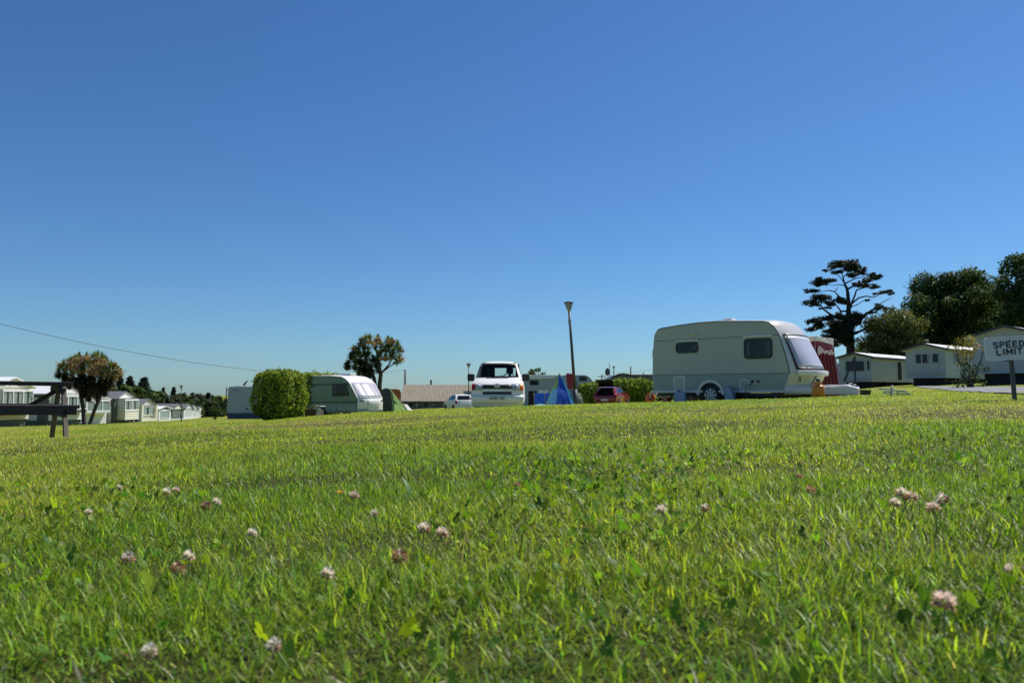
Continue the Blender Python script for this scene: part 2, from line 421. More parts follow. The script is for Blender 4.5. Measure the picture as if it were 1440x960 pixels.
# ------------------------------------------------------------------ grass blades
def blades(px, py, length, width, lean, az, col, seg=3, curl=.6):
    n = len(px); pz = T(px, py) - .003
    dx, dy = np.cos(az), np.sin(az)
    wx, wy = -dy, dx
    ts = np.linspace(0, 1, seg + 1)
    V = np.zeros((n, 2 * seg + 1, 3)); C = np.zeros((n, 2 * seg + 1, 3))
    h = np.zeros(n); o = np.zeros(n); prev = 0
    for k, t in enumerate(ts):
        a = lean * (1 - curl) + lean * curl * 2 * t
        a = np.minimum(a, 1.75)
        if k:
            h = h + np.cos(a) * length / seg; o = o + np.sin(a) * length / seg
        w = width * (1 - t ** 2.2) * .5 if k < seg else 0
        hh = np.maximum(h, .002 * t)
        if k < seg:
            for s, sg in ((0, -1), (1, 1)):
                V[:, 2*k+s, 0] = px + dx * o + sg * wx * w; V[:, 2*k+s, 1] = py + dy * o + sg * wy * w; V[:, 2*k+s, 2] = pz + hh
                C[:, 2*k+s] = col
        else:
            V[:, 2*k, 0] = px + dx * o; V[:, 2*k, 1] = py + dy * o; V[:, 2*k, 2] = pz + hh; C[:, 2*k] = col
    nv = 2 * seg + 1
    base = (np.arange(n) * nv)[:, None]
    lp = []; sz = []
    for k in range(seg - 1):
        lp += [2*k, 2*k+1, 2*k+3, 2*k+2]; sz.append(4)
    lp += [2*(seg-1), 2*(seg-1)+1, 2*seg]; sz.append(3)
    loops = (base + np.array(lp)[None, :]).ravel()
    st = np.concatenate([[0], np.cumsum(sz)[:-1]])
    starts = ((np.arange(n) * len(lp))[:, None] + st[None, :]).ravel()
    return V.reshape(-1, 3), loops, starts, C.reshape(-1, 3)
def merge(parts):
    V = []; Lp = []; S = []; C = []; nv = 0; nl = 0
    for v, l, s, c in parts:
        V.append(v); Lp.append(l + nv); S.append(s + nl); C.append(c); nv += len(v); nl += len(l)
    return np.concatenate(V), np.concatenate(Lp), np.concatenate(S), np.concatenate(C)
def scatter(r0, r1, dens, margin=.75, half=.76):
    """points in a wedge in front of the lens (a little wider than the view)"""
    n = int(dens * half * (r1 ** 2 - r0 ** 2) * 1.0 + dens * 2 * margin * (r1 - r0))
    y = np.sqrt(rng.uniform(r0 ** 2, r1 ** 2, int(n * 1.6)))
    x = rng.uniform(-1, 1, len(y)) * (half * y + margin)
    keep = rng.random(len(y)) < (half * y + margin) / (half * r1 + margin) * 1.0
    # uniform area density: rejection against the widest row
    x, y = x[keep], y[keep]
    return x[:n], y[:n]
def in_road(x, y):
    m = np.zeros(len(x), bool)
    poly = [(a.x, a.y) for a, b in ROAD] + [(b.x, b.y) for a, b in ROAD][::-1]
    j = len(poly) - 1
    for i in range(len(poly)):
        (xi, yi), (xj, yj) = poly[i], poly[j]
        c = ((yi > y) != (yj > y)) & (x < (xj - xi) * (y - yi) / (yj - yi + 1e-12) + xi)
        m ^= c; j = i
    return m
def build_grass():
    parts = []
    #      r0    r1   dens   len(m)        width
    bands = [(.30, 1.1, 70000, (.014, .042), (.0012, .0029)),
             (1.1, 2.2, 52000, (.014, .040), (.0014, .0029)),
             (2.2, 4.5, 24000, (.014, .038), (.0019, .0034)),
             (4.5, 9.0, 7500, (.015, .034), (.0032, .0052)),
             (9.0, 18., 1700, (.018, .036), (.0060, .0095)),
             (18., 34., 300, (.022, .042), (.012, .018)),
             (34., 75., 16, (.035, .07), (.03, .05))]
    for r0, r1, dens, ln, wd in bands:
        x, y = scatter(r0, r1, dens)
        if r0 > 17:
            k = ~in_road(x, y); x, y = x[k], y[k]
        # tussocks: the mower leaves the sward uneven
        cl = .5 + .5 * fnoise(x, y, 9, 3)
        keep = rng.random(len(x)) < np.clip(.45 + .75 * cl, .2, 1) * np.clip(1.15 - .55 * _ss(.55, .95, dryness(x, y)), 0, 1)
        x, y, cl = x[keep], y[keep], cl[keep]
        n = len(x)
        d = dryness(x, y)
        c = lawn_col(x, y)
        hue = rng.normal(0, 1, (n, 1)); val = np.exp(rng.normal(-.05, .48, (n, 1)))
        c = c * val * (1 + hue * np.array([[.16, .03, -.1]]))
        straw = rng.random(n) < (.08 + .15 * d)
        c[straw] = np.array([.40, .33, .16]) * np.exp(rng.normal(0, .3, (straw.sum(), 1)))
        litter = rng.random(n) < .05
        c[litter] = np.array([.30, .16, .10]) * np.exp(rng.normal(0, .4, (litter.sum(), 1)))
        pale = rng.random(n) < .012
        c[pale] = np.array([.62, .58, .44])  # a few whitish blades, colour standing in for glints of light
        blue = (rng.random(n) < .14) & ~litter & ~pale
        c[blue] = c[blue] * np.array([.75, .95, 1.9])
        L_ = rng.uniform(*ln, n) * (.65 + .6 * cl) * np.where(rng.random(n) < .03, 1.9, 1)
        W_ = rng.uniform(*wd, n) * np.where(straw, .7, 1) * np.where(rng.random(n) < .06, 1.7, 1) * np.where(litter, 1.6, 1)
        L_ = L_ * np.where(litter, .45, 1)
        lean = np.abs(rng.normal(1.0, .42, n)) + np.where(straw | pale | litter, .5, 0)
        az = rng.uniform(0, 2 * math.pi, n)
        parts.append(blades(x, y, L_, W_, np.clip(lean, .05, 1.45), az, np.clip(c, .004, .7), seg=3 if r1 < 10 else 2, curl=.35))
    V, Lp, S, C = merge(parts)
    print('grass verts', len(V))
    tag(link('grass', np_mesh('grass', V, Lp, S, C, True), MT['grass']), 'short green lawn grass with dry straw blades across the field', 'grass', kind='stuff')
build_grass()

# clover and daisy leaves lying among the blades
def build_clover():
    x, y = scatter(.30, 4.0, 2600)
    w = fnoise(x, y, 3.2, 9)
    k = rng.random(len(x)) < np.clip(.22 + 1.1 * w, .03, 1) * (1 - _ss(1.3, 4, y)); x, y = x[k], y[k]
    n = len(x); K = 8
    rad = rng.uniform(.0022, .0052, n); h = rng.uniform(.006, .026, n); az = rng.uniform(0, 6.28, n)
    tilt = rng.normal(0, .8, (n, 2)); z0 = T(x, y)
    col = np.array([.15, .24, .022]) * np.exp(rng.normal(0, .3, (n, 1))) * (1 + rng.normal(0, 1, (n, 1)) * np.array([[.25, .05, -.1]]))
    Vs = []; Cs = []
    for leaf in range(3):
        a = az + leaf * 2.094
        cx = np.cos(a) * rad * .95; cy = np.sin(a) * rad * .95
        for q in range(K):
            t = 2 * math.pi * q / K
            rr = rad * (1 - .18 * (q == 0))
            ox = cx + np.cos(a + t) * rr * .95; oy = cy + np.sin(a + t) * rr * .8
            Vs.append(np.stack([x + ox, y + oy, z0 + h + ox * tilt[:, 0] + oy * tilt[:, 1] + .25 * (np.hypot(ox, oy))], 1)); Cs.append(col)
    V = np.stack(Vs, 1).reshape(-1, 3); C = np.stack(Cs, 1).reshape(-1, 3)
    loops = np.arange(len(V)); starts = np.arange(n * 3) * K
    tag(link('clover_leaves', np_mesh('clover_leaves', V, loops, starts, np.clip(C, .003, .6)), MT['lowleaf']), 'small round three part clover leaves among the near grass', 'clover', kind='stuff')
build_clover()

# ------------------------------------------------------------------ clover flowers, one object each
def floret_head(seed, brown, pink, r=.0095):
    g = np.random.default_rng(seed); V = []; C = []; Lp = []; S = []
    n = 64
    for i in range(n):
        zz = 1 - 1.55 * (i + .5) / n; a = i * 2.39996
        rr = math.sqrt(max(0, 1 - zz * zz)); d = np.array([rr * math.cos(a), rr * math.sin(a), zz]) + g.normal(0, .12, 3); d /= np.linalg.norm(d)
        t = np.cross(d, [0, 0, 1.]); t = t / (np.linalg.norm(t) + 1e-6); b = np.cross(d, t)
        droop = np.array([0, 0, -.25 if zz < 0 else .1])
        L_ = r * g.uniform(.85, 1.15); w = r * .14
        old = zz < g.normal(-.25 + brown * 1.1, .25)
        c = np.array([.40, .24, .15]) * g.uniform(.6, 1.2) if old else (np.array([.88, .82, .70]) * (1 - pink * .65) + np.array([.80, .54, .48]) * pink * .65) * g.uniform(.8, 1.1)
        p0 = d * r * .3; p1 = d * L_ * .75 + droop * r * .2; p2 = d * L_ + droop * r * .5
        k = len(V)
        V += [p0, p1 + t * w, p2 + b * w * .3, p1 - t * w, p1 + b * w, ]
        C += [c * .6, c, c * 1.05, c, c]
        for f in ((0, 1, 4), (1, 2, 4), (2, 3, 4), (3, 0, 4)):
            S.append(len(Lp)); Lp += [k + q for q in f]
    return np_mesh('flower_head', np.array(V), np.array(Lp), np.array(S), np.clip(np.array(C), .01, .85), False)
STEMM = M('clover_stem', (.16, .22, .06), .6)
HEADS = [floret_head(1, 0, .1), floret_head(2, .3, .25), floret_head(3, .55, .45), floret_head(4, 1.2, .4), floret_head(5, .1, .0), floret_head(6, .3, .8)]
def clover(u, v, kind, label, size=1.0, h=.042, tilt=0):
    p = hit(u, v, h)
    lx, ly = rng.normal(0, .012, 2)
    t = thing('clover_flower', (p.x - lx, p.y - ly, Tz(p.x - lx, p.y - ly) - .002), 0, label, 'clover flower', 'clover flowers in the lawn')
    mb = MB(); mb.tube([(0, 0, 0), (lx * .4, ly * .4, h * .5), (lx, ly, h)], [.0011, .001, .0009], 5)
    mb.build('stem', STEMM, t)
    o = link('flower_head', HEADS[kind], MT['petal'], t, (lx, ly, h), (tilt + rng.normal(0, .15), rng.normal(0, .2), rng.uniform(0, 6)))
    o.scale = (size,) * 3
CF = [(597, 740, 1, 'creamy pink clover flower, left of the close pair in the middle foreground', 1.15, .05),
      (622, 747, 5, 'pinkish clover flower, right of the close pair in the middle foreground', 1.15, .046),
      (562, 780, 3, 'large drooping pink and brown clover flower below the close pair', 1.35, .042),
      (180, 783, 1, 'whitish clover flower with brown base standing alone at the left foreground', 1.15, .045),
      (265, 780, 0, 'white clover flower beside a withered brown one at the left', 1.0, .046),
      (250, 797, 3, 'withered brown clover flower low beside a white one at the left', 1.2, .034),
      (235, 690, 4, 'white clover flower with a pink tinge, higher left patch', 1.2, .05),
      (248, 687, 5, 'pink clover flower touching a white one in the higher left patch', 1.0, .048),
      (290, 710, 3, 'brown pink clover flower left of a small white one', 1.25, .045),
      (305, 704, 0, 'small white clover flower right of a brown pink one', 1.1, .05),
      (355, 748, 0, 'small white clover flower half hidden between the left foreground and the pair', 1.0, .04),
      (461, 804, 1, 'pale clover flower low in the grass left of the drooping pink one', 1.0, .036),
      (498, 695, 5, 'pale pink clover flower right beside the yellow flower', 1.2, .048),
      (527, 720, 1, 'pale buff clover flower below the broad green leaf', .9, .045),
      (727, 680, 3, 'tiny reddish pink clover flower in the centre of the lawn', .9, .045),
      (930, 715, 1, 'dull white clover flower alone right of centre', 1.0, .05),
      (992, 712, 2, 'brownish pink clover flower right of the dull white one', .9, .045),
      (1140, 688, 3, 'brown pink clover flower alone between the centre and the right cluster', 1.15, .05),
      (1268, 692, 1, 'creamy clover flower topmost in the right hand cluster', 1.3, .055),
      (1282, 697, 2, 'buff clover flower at the right edge of the cluster of three', 1.2, .05),
      (1258, 705, 1, 'low creamy clover flower at the left edge of the cluster of three', 1.1, .045),
      (1312, 712, 5, 'pinkish clover flower below the pale one at the far right', 1.25, .046),
      (1325, 700, 1, 'pale clover flower above the pinkish one at the far right', 1.2, .054),
      (1328, 842, 5, 'big blurred pale pink clover flower in the near right foreground', 1.15, .055),
      (125, 718, 1, 'faint greyish clover flower near the left edge', .9, .045),
      (168, 684, 0, 'small white clover flower nearest the picnic table side', .8, .045),
      (1124, 668, 3, 'small dark brown clover head above the lone brown pink one', .9, .05),
      (385, 905, 4, 'pale blurred clover flower in the lowest left foreground', .8, .03),
      (210, 912, 4, 'blurred white clover flower near the bottom left corner', .8, .03)]
for u, v, k, lb, s, h in CF: clover(u, v, k, lb, s, h)

def buttercup(u, v):
    p = hit(u, v, .04)
    t = thing('yellow_flower', p, 0, 'small orange yellow wildflower left of a pale pink clover', 'wildflower')
    MB().tube([(0, 0, 0), (.004, 0, .02), (0, 0, .04)], .0009, 5).build('stem', STEMM, t)
    mb = MB()
    for k in range(6):
        a = k * 1.047; d = Vector((math.cos(a), math.sin(a), .5)); s = Vector((-math.sin(a), math.cos(a), 0))
        mb.add([(0, 0, .04), Vector((0, 0, .04)) + d * .006 + s * .004, Vector((0, 0, .04)) + d * .011, Vector((0, 0, .04)) + d * .006 - s * .004], [(0, 1, 2, 3)])
    mb.build('petals', M('yellow_petal', (.80, .36, .01), .5, transl=.3), t, fix=False)
buttercup(478, 693)
def broad_leaf(u, v, L_, w, az, lean, label, name, cat, col, h=0.0):
    p = hit(u, v, .005)
    mb = MB()
    def fn(i, j):
        a = lean * (.6 + .6 * j); r = L_ * j
        ww = w * math.sin(math.pi * (.12 + .88 * j) ** .8) * (i - .5)
        o = Vector((math.cos(az), math.sin(az), 0)); s = Vector((-math.sin(az), math.cos(az), 0))
        return o * (r * math.sin(a)) + s * ww + Vector((0, 0, r * math.cos(a) + abs(i - .5) * w * .25 + h))
    mb.grid(fn, 4, 8)
    tag(mb.build(name, M(name, col, .45, transl=.35, var=.15, vs=60), loc=p, fix=False), label, cat)
broad_leaf(579, 700, .075, .014, 2.4, .55, 'single broad upright green leaf rising from the lawn', 'broad_leaf', 'leaf', (.07, .20, .02))
broad_leaf(1420, 805, .05, .022, .6, 1.3, 'curled brown dead leaf at the right edge of the lawn', 'dead_leaf', 'leaf', (.26, .09, .03))
# ------------------------------------------------------------------ touring caravans
def interp_poly(pts, n):
    """resample an open polyline evenly"""
    pts = [np.array(p, float) for p in pts]
    seg = [np.linalg.norm(pts[i+1] - pts[i]) for i in range(len(pts) - 1)]
    cum = np.concatenate([[0], np.cumsum(seg)]); out = []
    for s in np.linspace(0, cum[-1], n):
        i = min(np.searchsorted(cum, s, 'right') - 1, len(seg) - 1); i = max(i, 0)
        t = (s - cum[i]) / max(seg[i], 1e-9); out.append(pts[i] * (1 - t) + pts[i+1] * t)
    return out
class Shell:
    """roof-and-ends skin: a side profile carried across the width, bulging towards the middle"""
    def __init__(s, prof, W, p=2.4):
        s.prof = [np.array(q, float) for q in prof]; s.W = W; s.p = p     # (x, z, bulge_x, bulge_z)
        d = [0]
        for i in range(1, len(s.prof)): d.append(d[-1] + np.linalg.norm(s.prof[i][:2] - s.prof[i-1][:2]))
        s.d = np.array(d) / d[-1]
    def at(s, a, t):
        q = [np.interp(a, s.d, [pp[k] for pp in s.prof]) for k in range(4)]
        k = 1 - abs(2 * t - 1) ** s.p
        return Vector((q[0] + q[2] * k, t * s.W, q[1] + q[3] * k))
    def nrm(s, a, t, e=.004):
        n = (s.at(a + e, t) - s.at(a - e, t)).cross(s.at(a, t + e) - s.at(a, t - e))
        n = n.normalized(); c = s.at(a, t) - Vector((s.cx, s.W / 2, s.cz))
        return n if n.dot(c) > 0 else -n
    def mesh(s, mb, na=60, nt=14):
        mb.grid(lambda i, j: s.at(i, j), na, nt, True)
    def patch(s, mb, a0, a1, t0, t1, off, na=8, nt=10, round_=0):
        def fn(i, j):
            tt = t0 + (t1 - t0) * j; aa = a0 + (a1 - a0) * i
            return s.at(aa, tt) + s.nrm(aa, tt) * off
        mb.grid(fn, na, nt, True)
    def border(s, mb, a0, a1, t0, t1, off, wa, wt):
        s.patch(mb, a0 - wa, a0, t0 - wt, t1 + wt, off, 1, 10); s.patch(mb, a1, a1 + wa, t0 - wt, t1 + wt, off, 1, 10)
        s.patch(mb, a0, a1, t0 - wt, t0, off, 8, 1); s.patch(mb, a0, a1, t1, t1 + wt, off, 8, 1)
def side_window(parent, fr, poly_px, mat_pane, y=0, frame_w=.035, mat_frame=None, name='window', rr=None, rail=False):
    """window let into a side: poly in photo pixels -> real outline on the side plane"""
    pts = [fr.side(u, v, y) for u, v in poly_px]
    if rr is not None:
        xs = [p[0] for p in pts]; zs = [p[1] for p in pts]; pts = rrect(min(xs), max(xs), min(zs), max(zs), rr)
    out = inset(pts, -frame_w)
    f = MB().ring(out, pts, 'xz', y - .03, y + .01).build(name, mat_frame or MT['trim'], parent)
    MB().prism(pts, 'xz', y - .012, y + .005).build('dark_room_sheet', MT['dark'], f)  # dark sheet painted as the unlit room behind the glass
    xs = [p[0] for p in pts]; zs = [p[1] for p in pts]; xa, xb, za, zb = min(xs), max(xs), min(zs), max(zs)
    if xb - xa > .5:
        w = xb - xa
        for q0, q1 in ((.08, .20), (.80, .93)):
            mb = MB().grid(lambda i, j: Vector((xa + w * (q0 + (q1 - q0) * i), y - .017 - .003 * math.sin(i * 22), zb - .09 - (zb - za - .16) * j)), 14, 3)
            mb.build('curtain', MT['darkdrapes'], f, fix=False)
    MB().prism(pts, 'xz', y - .026, y - .023).build('pane', MT['glass'] if mat_pane is MT['tint'] else mat_pane, f)
    return f
def px_rr(fr, u0, u1, v0, v1, r, y=0):
    a = fr.side(u0, v1, y); b = fr.side(u1, v0, y)
    return rrect(a[0], b[0], a[1], b[1], r)

def wheel(parent, c, r, w, spokes=7, rim=None):
    """wheel with axle along Y"""
    o = MB().lathe([(r * .62, -w/2), (r * .93, -w/2), (r, -w/2 + .03), (r, w/2 - .03), (r * .93, w/2), (r * .62, w/2)], axis='y', n=28).build('wheel', MT['rubber'], parent, loc=c)
    mb = MB(); R_ = r * .64
    mb.lathe([(R_ * .9, -w/2 + .02), (R_, -w/2 - .004), (R_ * .93, -w/2 - .004), (R_ * .9, -w/2 + .02)], axis='y', n=28)
    mb.lathe([(.0, -w/2 - .005), (R_ * .2, -w/2 - .005), (R_ * .24, -w/2 + .02), (0, -w/2 + .02)], axis='y', n=16)
    for k in range(spokes):
        a = 2 * math.pi * k / spokes
        for da in (-.13, .13):
            mb.bar((R_ * .18 * math.cos(a), -w/2 + .004, R_ * .18 * math.sin(a)), (R_ * .95 * math.cos(a + da), -w/2 + .006, R_ * .95 * math.sin(a + da)), R_ * .1, .02, up=(0, 1, 0))
    mb.build('rim', rim or MT['alloy'], o)
    MB().lathe([(0, -w/2 + .03), (R_ * .95, -w/2 + .03), (R_ * .95, -w/2 + .04), (0, -w/2 + .04)], axis='y', n=24).build('brake_disc', MT['black'], o)
    return o

# ---- the big cream caravan on the right
def big_caravan():
    y0 = 22.0; x0 = P(1110.9, 552, y0).x
    fr = Fr(x0, y0, R(-42), z=Tz(x0 - 1.4, y0 + 1.8) - .02)
    W = 2.1
    c = thing('touring_caravan', fr.o, fr.rot, 'cream touring caravan with silver blind in the front window, the largest vehicle in the field', 'caravan', 'touring caravans')
    outline = [(1102, 551), (1110.9, 524.7), (1110.7, 519.3), (1105.3, 498.9), (1096.7, 472), (1093.4, 465.5), (1088, 457.6), (1081.6, 452.6), (1073, 451.1),
               (1040.7, 451.1), (1010.5, 451.1), (980.4, 453.3), (954.6, 456.9), (930.9, 460.8), (924.4, 463.4), (920.1, 470.9), (918.2, 494.6), (917.6, 528), (918.6, 552.7)]
    o2 = [fr.side(u, v) for u, v in outline]
    print('caravan outline', [(round(a, 2), round(b, 2)) for a, b in o2])
    # side walls
    for y in (0, W):
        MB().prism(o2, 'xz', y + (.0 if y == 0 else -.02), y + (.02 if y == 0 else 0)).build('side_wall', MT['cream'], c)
    # lower band panel, bottom rail, seams
    z_belt = o2[1][1]; z_up = fr.side(1000, 476)[1]; z_bot = o2[0][1]; xr = o2[-1][0]; xf = o2[0][0]
    def clip_z(za, zb):
        # outline between two heights, front edge follows the trim
        f = [(x, z) for x, z in o2[:10]]
        zs = [q[1] for q in f]; xs = [q[0] for q in f]
        g = lambda z: np.interp(z, zs, xs) - .03
        return [(xr + .04, za), (g(za), za), (g((za + zb) / 2), (za + zb) / 2), (g(zb), zb), (xr + .03, zb)]
    MB().prism(clip_z(z_bot + .06, z_belt - .005), 'xz', -.008, .002).build('lower_panel', MT['palegreen'], c)  # deeper green mostly paints reflection and shade low on the side
    mb = MB()
    for z, h in ((z_belt, .012), (z_up, .010)):
        cz = clip_z(z, z + .02); mb.prism(rrect(xr + .03, cz[1][0], z, z + h, .004, 2), 'xz', -.012, .002)
    mb.build('seam', MT['trim'], c)
    MB().box(xr + .03, xf + .02, -.02, .03, z_bot - .02, z_bot + .055).build('bottom_rail', MT['gelcoat'], c, bevel=.01)
    # black trim line round the side
    mb = MB(); inn = inset(o2, .03)
    n = len(o2)
    mb.tube([(a, -.012, b) for a, b in inset(o2, .012)[1:15]], .013, 6)
    mb.build('edge_trim', MT['trim'], c)
    # skin: front, roof and rear
    bul = {0: (.42, 0), 1: (.50, 0), 2: (.48, 0), 3: (.36, 0), 4: (.20, .03), 5: (.16, .05), 6: (.12, .07), 7: (.08, .08), 8: (.03, .08)}
    prof = []
    for i, (a, b) in enumerate(o2):
        bx, bz = bul.get(i, (0, .07 if i < 14 else .02)); bx = bx if i < 9 else (-.12 if i > 14 else 0)
        prof.append((a, b, bx, bz))
    sh = Shell(prof, W, 2.6); sh.cx = (xr + xf) / 2; sh.cz = 1.3
    mb = MB(); sh.mesh(mb, 110, 18)
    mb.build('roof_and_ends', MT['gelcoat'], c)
    # front window: parameter range along the profile
    d = sh.d; a_bot = d[1] + (d[2] - d[1]) * 1.2 + .004; a_top = d[4] - .002
    mb = MB(); sh.border(mb, a_bot, a_top, .09, .91, .012, .008, .03)
    wf = mb.build('front_window', MT['black'], c, solid=.02)
    mb = MB(); sh.patch(mb, a_bot, a_top, .09, .91, .018, 10, 14); mb.build('pane', MT['screen'], wf, solid=.008)
    mb = MB(); sh.border(mb, a_bot + .012, a_top - .01, .15, .85, .026, .003, .012); mb.build('blind_edge', MT['whitecloth'], wf)
    # white shelf moulding under the window and nose locker
    def slab(a0, a1, t0, t1, off, th, name, mat):
        mb = MB(); sh.patch(mb, a0, a1, t0, t1, off, 6, 12)
        return mb.build(name, mat, c, solid=th, bevel=.01)
    slab(a_bot - .024, a_bot - .012, .06, .94, .06, .09, 'window_shelf', MT['white'])
    for t in (.12, .88):
        p = sh.at(a_bot - .05, t); n_ = sh.nrm(a_bot - .05, t)
        MB().tube([p + n_ * .01, p + n_ * .07 + Vector((0, 0, .03)), p + n_ * .07 + Vector((0, 0, .14)), p + n_ * .01 + Vector((0, 0, .17))], .016, 6).build('grab_handle', MT['black'], c)
    slab(.0 + .004, d[1] - .004, .36, .64, .035, .03, 'nose_panel', MT['gelcoat'])
    # lower fairing and A-frame cover
    fx = xf
    mb = MB()
    def fair(i, j):
        t = j; k = 1 - abs(2 * t - 1) ** 3
        x = fx + .02 + .48 * k + [0, .10, .12, .1][min(int(i * 3.99), 3)] * k
        return Vector((x, t * W, z_bot + .20 - .27 * i))
    mb.grid(fair, 3, 18)
    mb.build('front_skirt', MT['gelcoat'], c, solid=.03)
    mb = MB(); zc = z_bot
    ys = [(.55, .34), (1.0, .26), (1.45, .17), (1.75, .10)]
    secs = []
    for i, (xx, hw) in enumerate(ys):
        h = [.20, .21, .20, .12][i]
        secs.append([(fx + xx, W/2 - hw, zc - .08), (fx + xx, W/2 - hw * .95, zc + h * .6), (fx + xx, W/2 - hw * .6, zc + h), (fx + xx, W/2 + hw * .6, zc + h), (fx + xx, W/2 + hw * .95, zc + h * .6), (fx + xx, W/2 + hw, zc - .08)])
    vs = [q for s_ in secs for q in s_]; k = 6
    fs = [(i*k + j, i*k + (j+1) % k, (i+1)*k + (j+1) % k, (i+1)*k + j) for i in range(len(secs) - 1) for j in range(k)] + [tuple(range(k)), tuple((len(secs)-1)*k + q for q in range(k))]
    MB().add(vs, fs).build('hitch_cover', MT['gelcoat'], c, bevel=.03, seg=3)
    MB().tube([(fx + 1.55, W/2 - .1, zc + .0), (fx + 1.55, W/2 - .1, -.05)], .03, 8).build('jockey_leg', MT['steel'], c)
    MB().lathe([(0, -.04), (.09, -.04), (.1, -.02), (.1, .02), (.09, .04), (0, .04)], axis='y', c=(fx + 1.5, W/2 - .1, .06), n=16).build('jockey_wheel', MT['rubber'], c)
    MB().box(xr + .1, fx - .1, .1, W - .1, z_bot - .13, z_bot - .03).build('chassis', MT['black'], c)
    # side windows
    f1 = side_window(c, fr, [(951.6, 496.3), (981.3, 481)], MT['tint'], rr=.09, frame_w=.012)
    f2 = side_window(c, fr, [(1047.4, 504.3), (1085.4, 475.2)], MT['tint'], rr=.10, frame_w=.012)
    for f, (u0, u1, v) in ((f1, (950, 982.6, 480)), (f2, (1045.5, 1087, 474))):
        a = fr.side(u0, v); b = fr.side(u1, v)
        MB().box(a[0], b[0], -.05, .005, a[1] - .01, a[1] + .03).build('awning_rail', MT['white'], f, bevel=.008)
        MB().box(a[0] + .05, a[0] + .09, -.045, 0, a[1] - .25, a[1] - .19).build('stay', MT['black'], f)
    # locker door, vents, sockets, lamp
    po = px_rr(fr, 949.2, 962.8, 529.6, 548.4, .05)
    MB().ring(inset(po, -.03), po, 'xz', -.03, 0).build('locker_frame', MT['white'], c)
    MB().prism(inset(po, .004), 'xz', -.02, 0).build('locker_door', MT['cream'], c)
    MB().prism(px_rr(fr, 969.8, 979, 467.8, 471.8, .02), 'xz', -.04, 0).build('marker_lamp', M('old_lens', (.52, .50, .28), .3), c, bevel=.008)
    MB().prism(px_rr(fr, 973, 979.5, 537.4, 540.2, .01), 'xz', -.025, 0).build('vent', MT['cream'], c)
    po = px_rr(fr, 1041.4, 1052.4, 534.6, 547.2, .03)
    MB().ring(inset(po, -.02), po, 'xz', -.035, 0).build('flue_frame', MT['white'], c)
    MB().prism(po, 'xz', -.025, 0).build('flue_door', MT['palegreen'], c)
    for u in (1058.5, 1066.5):
        po = px_rr(fr, u - 3.4, u + 3.4, 533, 540.4, .03)
        s_ = MB().prism(po, 'xz', -.02, 0).build('socket', MT['cream'], c)
        MB().prism(px_rr(fr, u - 2, u + 2, 534, 538.4, .03), 'xz', -.035, -.015).build('socket_hole', MT['black'], s_)
    q = [fr.side(u, v) for u, v in ((1058, 539), (1054, 542), (1051, 548), (1050, 556), (1049, 562))]
    MB().tube([(a, -.06 - .03 * i, b) for i, (a, b) in enumerate(q)], .012, 6).build('mains_cable', MT['black'], c)
    # faint model lettering along the belt
    a = fr.side(1088.5, 527.3)
    t = link('lettering', text_mesh('CLUBMAN', .14, .001), M('faded_letter', (.30, .33, .30), .5), c, (a[0], -.0105, a[1]), (math.pi / 2, 0, 0))
    t.scale = (.8, 1, 1)
    # wheel and arch
    wx, wz = fr.side(999.8, 556.0)
    wz = .32
    wh = wheel(c, (wx, .075, wz), .31, .2, 8)
    w2 = wheel(c, (wx, W - .075, wz), .31, .2, 8); w2.rotation_euler.z = math.pi
    n = 20; ro, ri = .47, .375
    po = [(wx + ro * math.cos(math.pi * k / n), wz + ro * math.sin(math.pi * k / n)) for k in range(n + 1)]
    pi_ = [(wx + ri * math.cos(math.pi * k / n), wz + ri * math.sin(math.pi * k / n)) for k in range(n + 1)]
    MB().prism(po + pi_[::-1], 'xz', -.05, .0).build('wheel_arch', MT['gelcoat'], c, bevel=.01)
    MB().prism([(wx + ri * math.cos(math.pi * k / n), wz + ri * math.sin(math.pi * k / n)) for k in range(n + 1)], 'xz', -.012, .0).build('arch_liner', MT['dark'], c)
    # roof vents, rear handle, corner steadies
    MB().box(fr.side(1001, 451)[0] + .1, fr.side(1014, 451)[0] + .1, .5, .85, o2[10][1] + .03, o2[10][1] + .11).build('roof_vent', MT['white'], c, bevel=.03)
    a = o2[16]
    MB().tube([(a[0] + .02, .12, a[1] - .2), (a[0] - .08, .12, a[1] - .17), (a[0] - .08, .12, a[1] + .05), (a[0] + .02, .12, a[1] + .08)], .018, 6).build('rear_handle', MT['white'], c)
    for xx in (xr + .3, fx - .35):
        for yy in (.2, W - .2):
            MB().bar((xx, yy, z_bot - .05), (xx + .12, yy, -.06), .05, .04).build('corner_steady', MT['steel'], c)
    return fr, o2
CFR, CO2 = big_caravan()

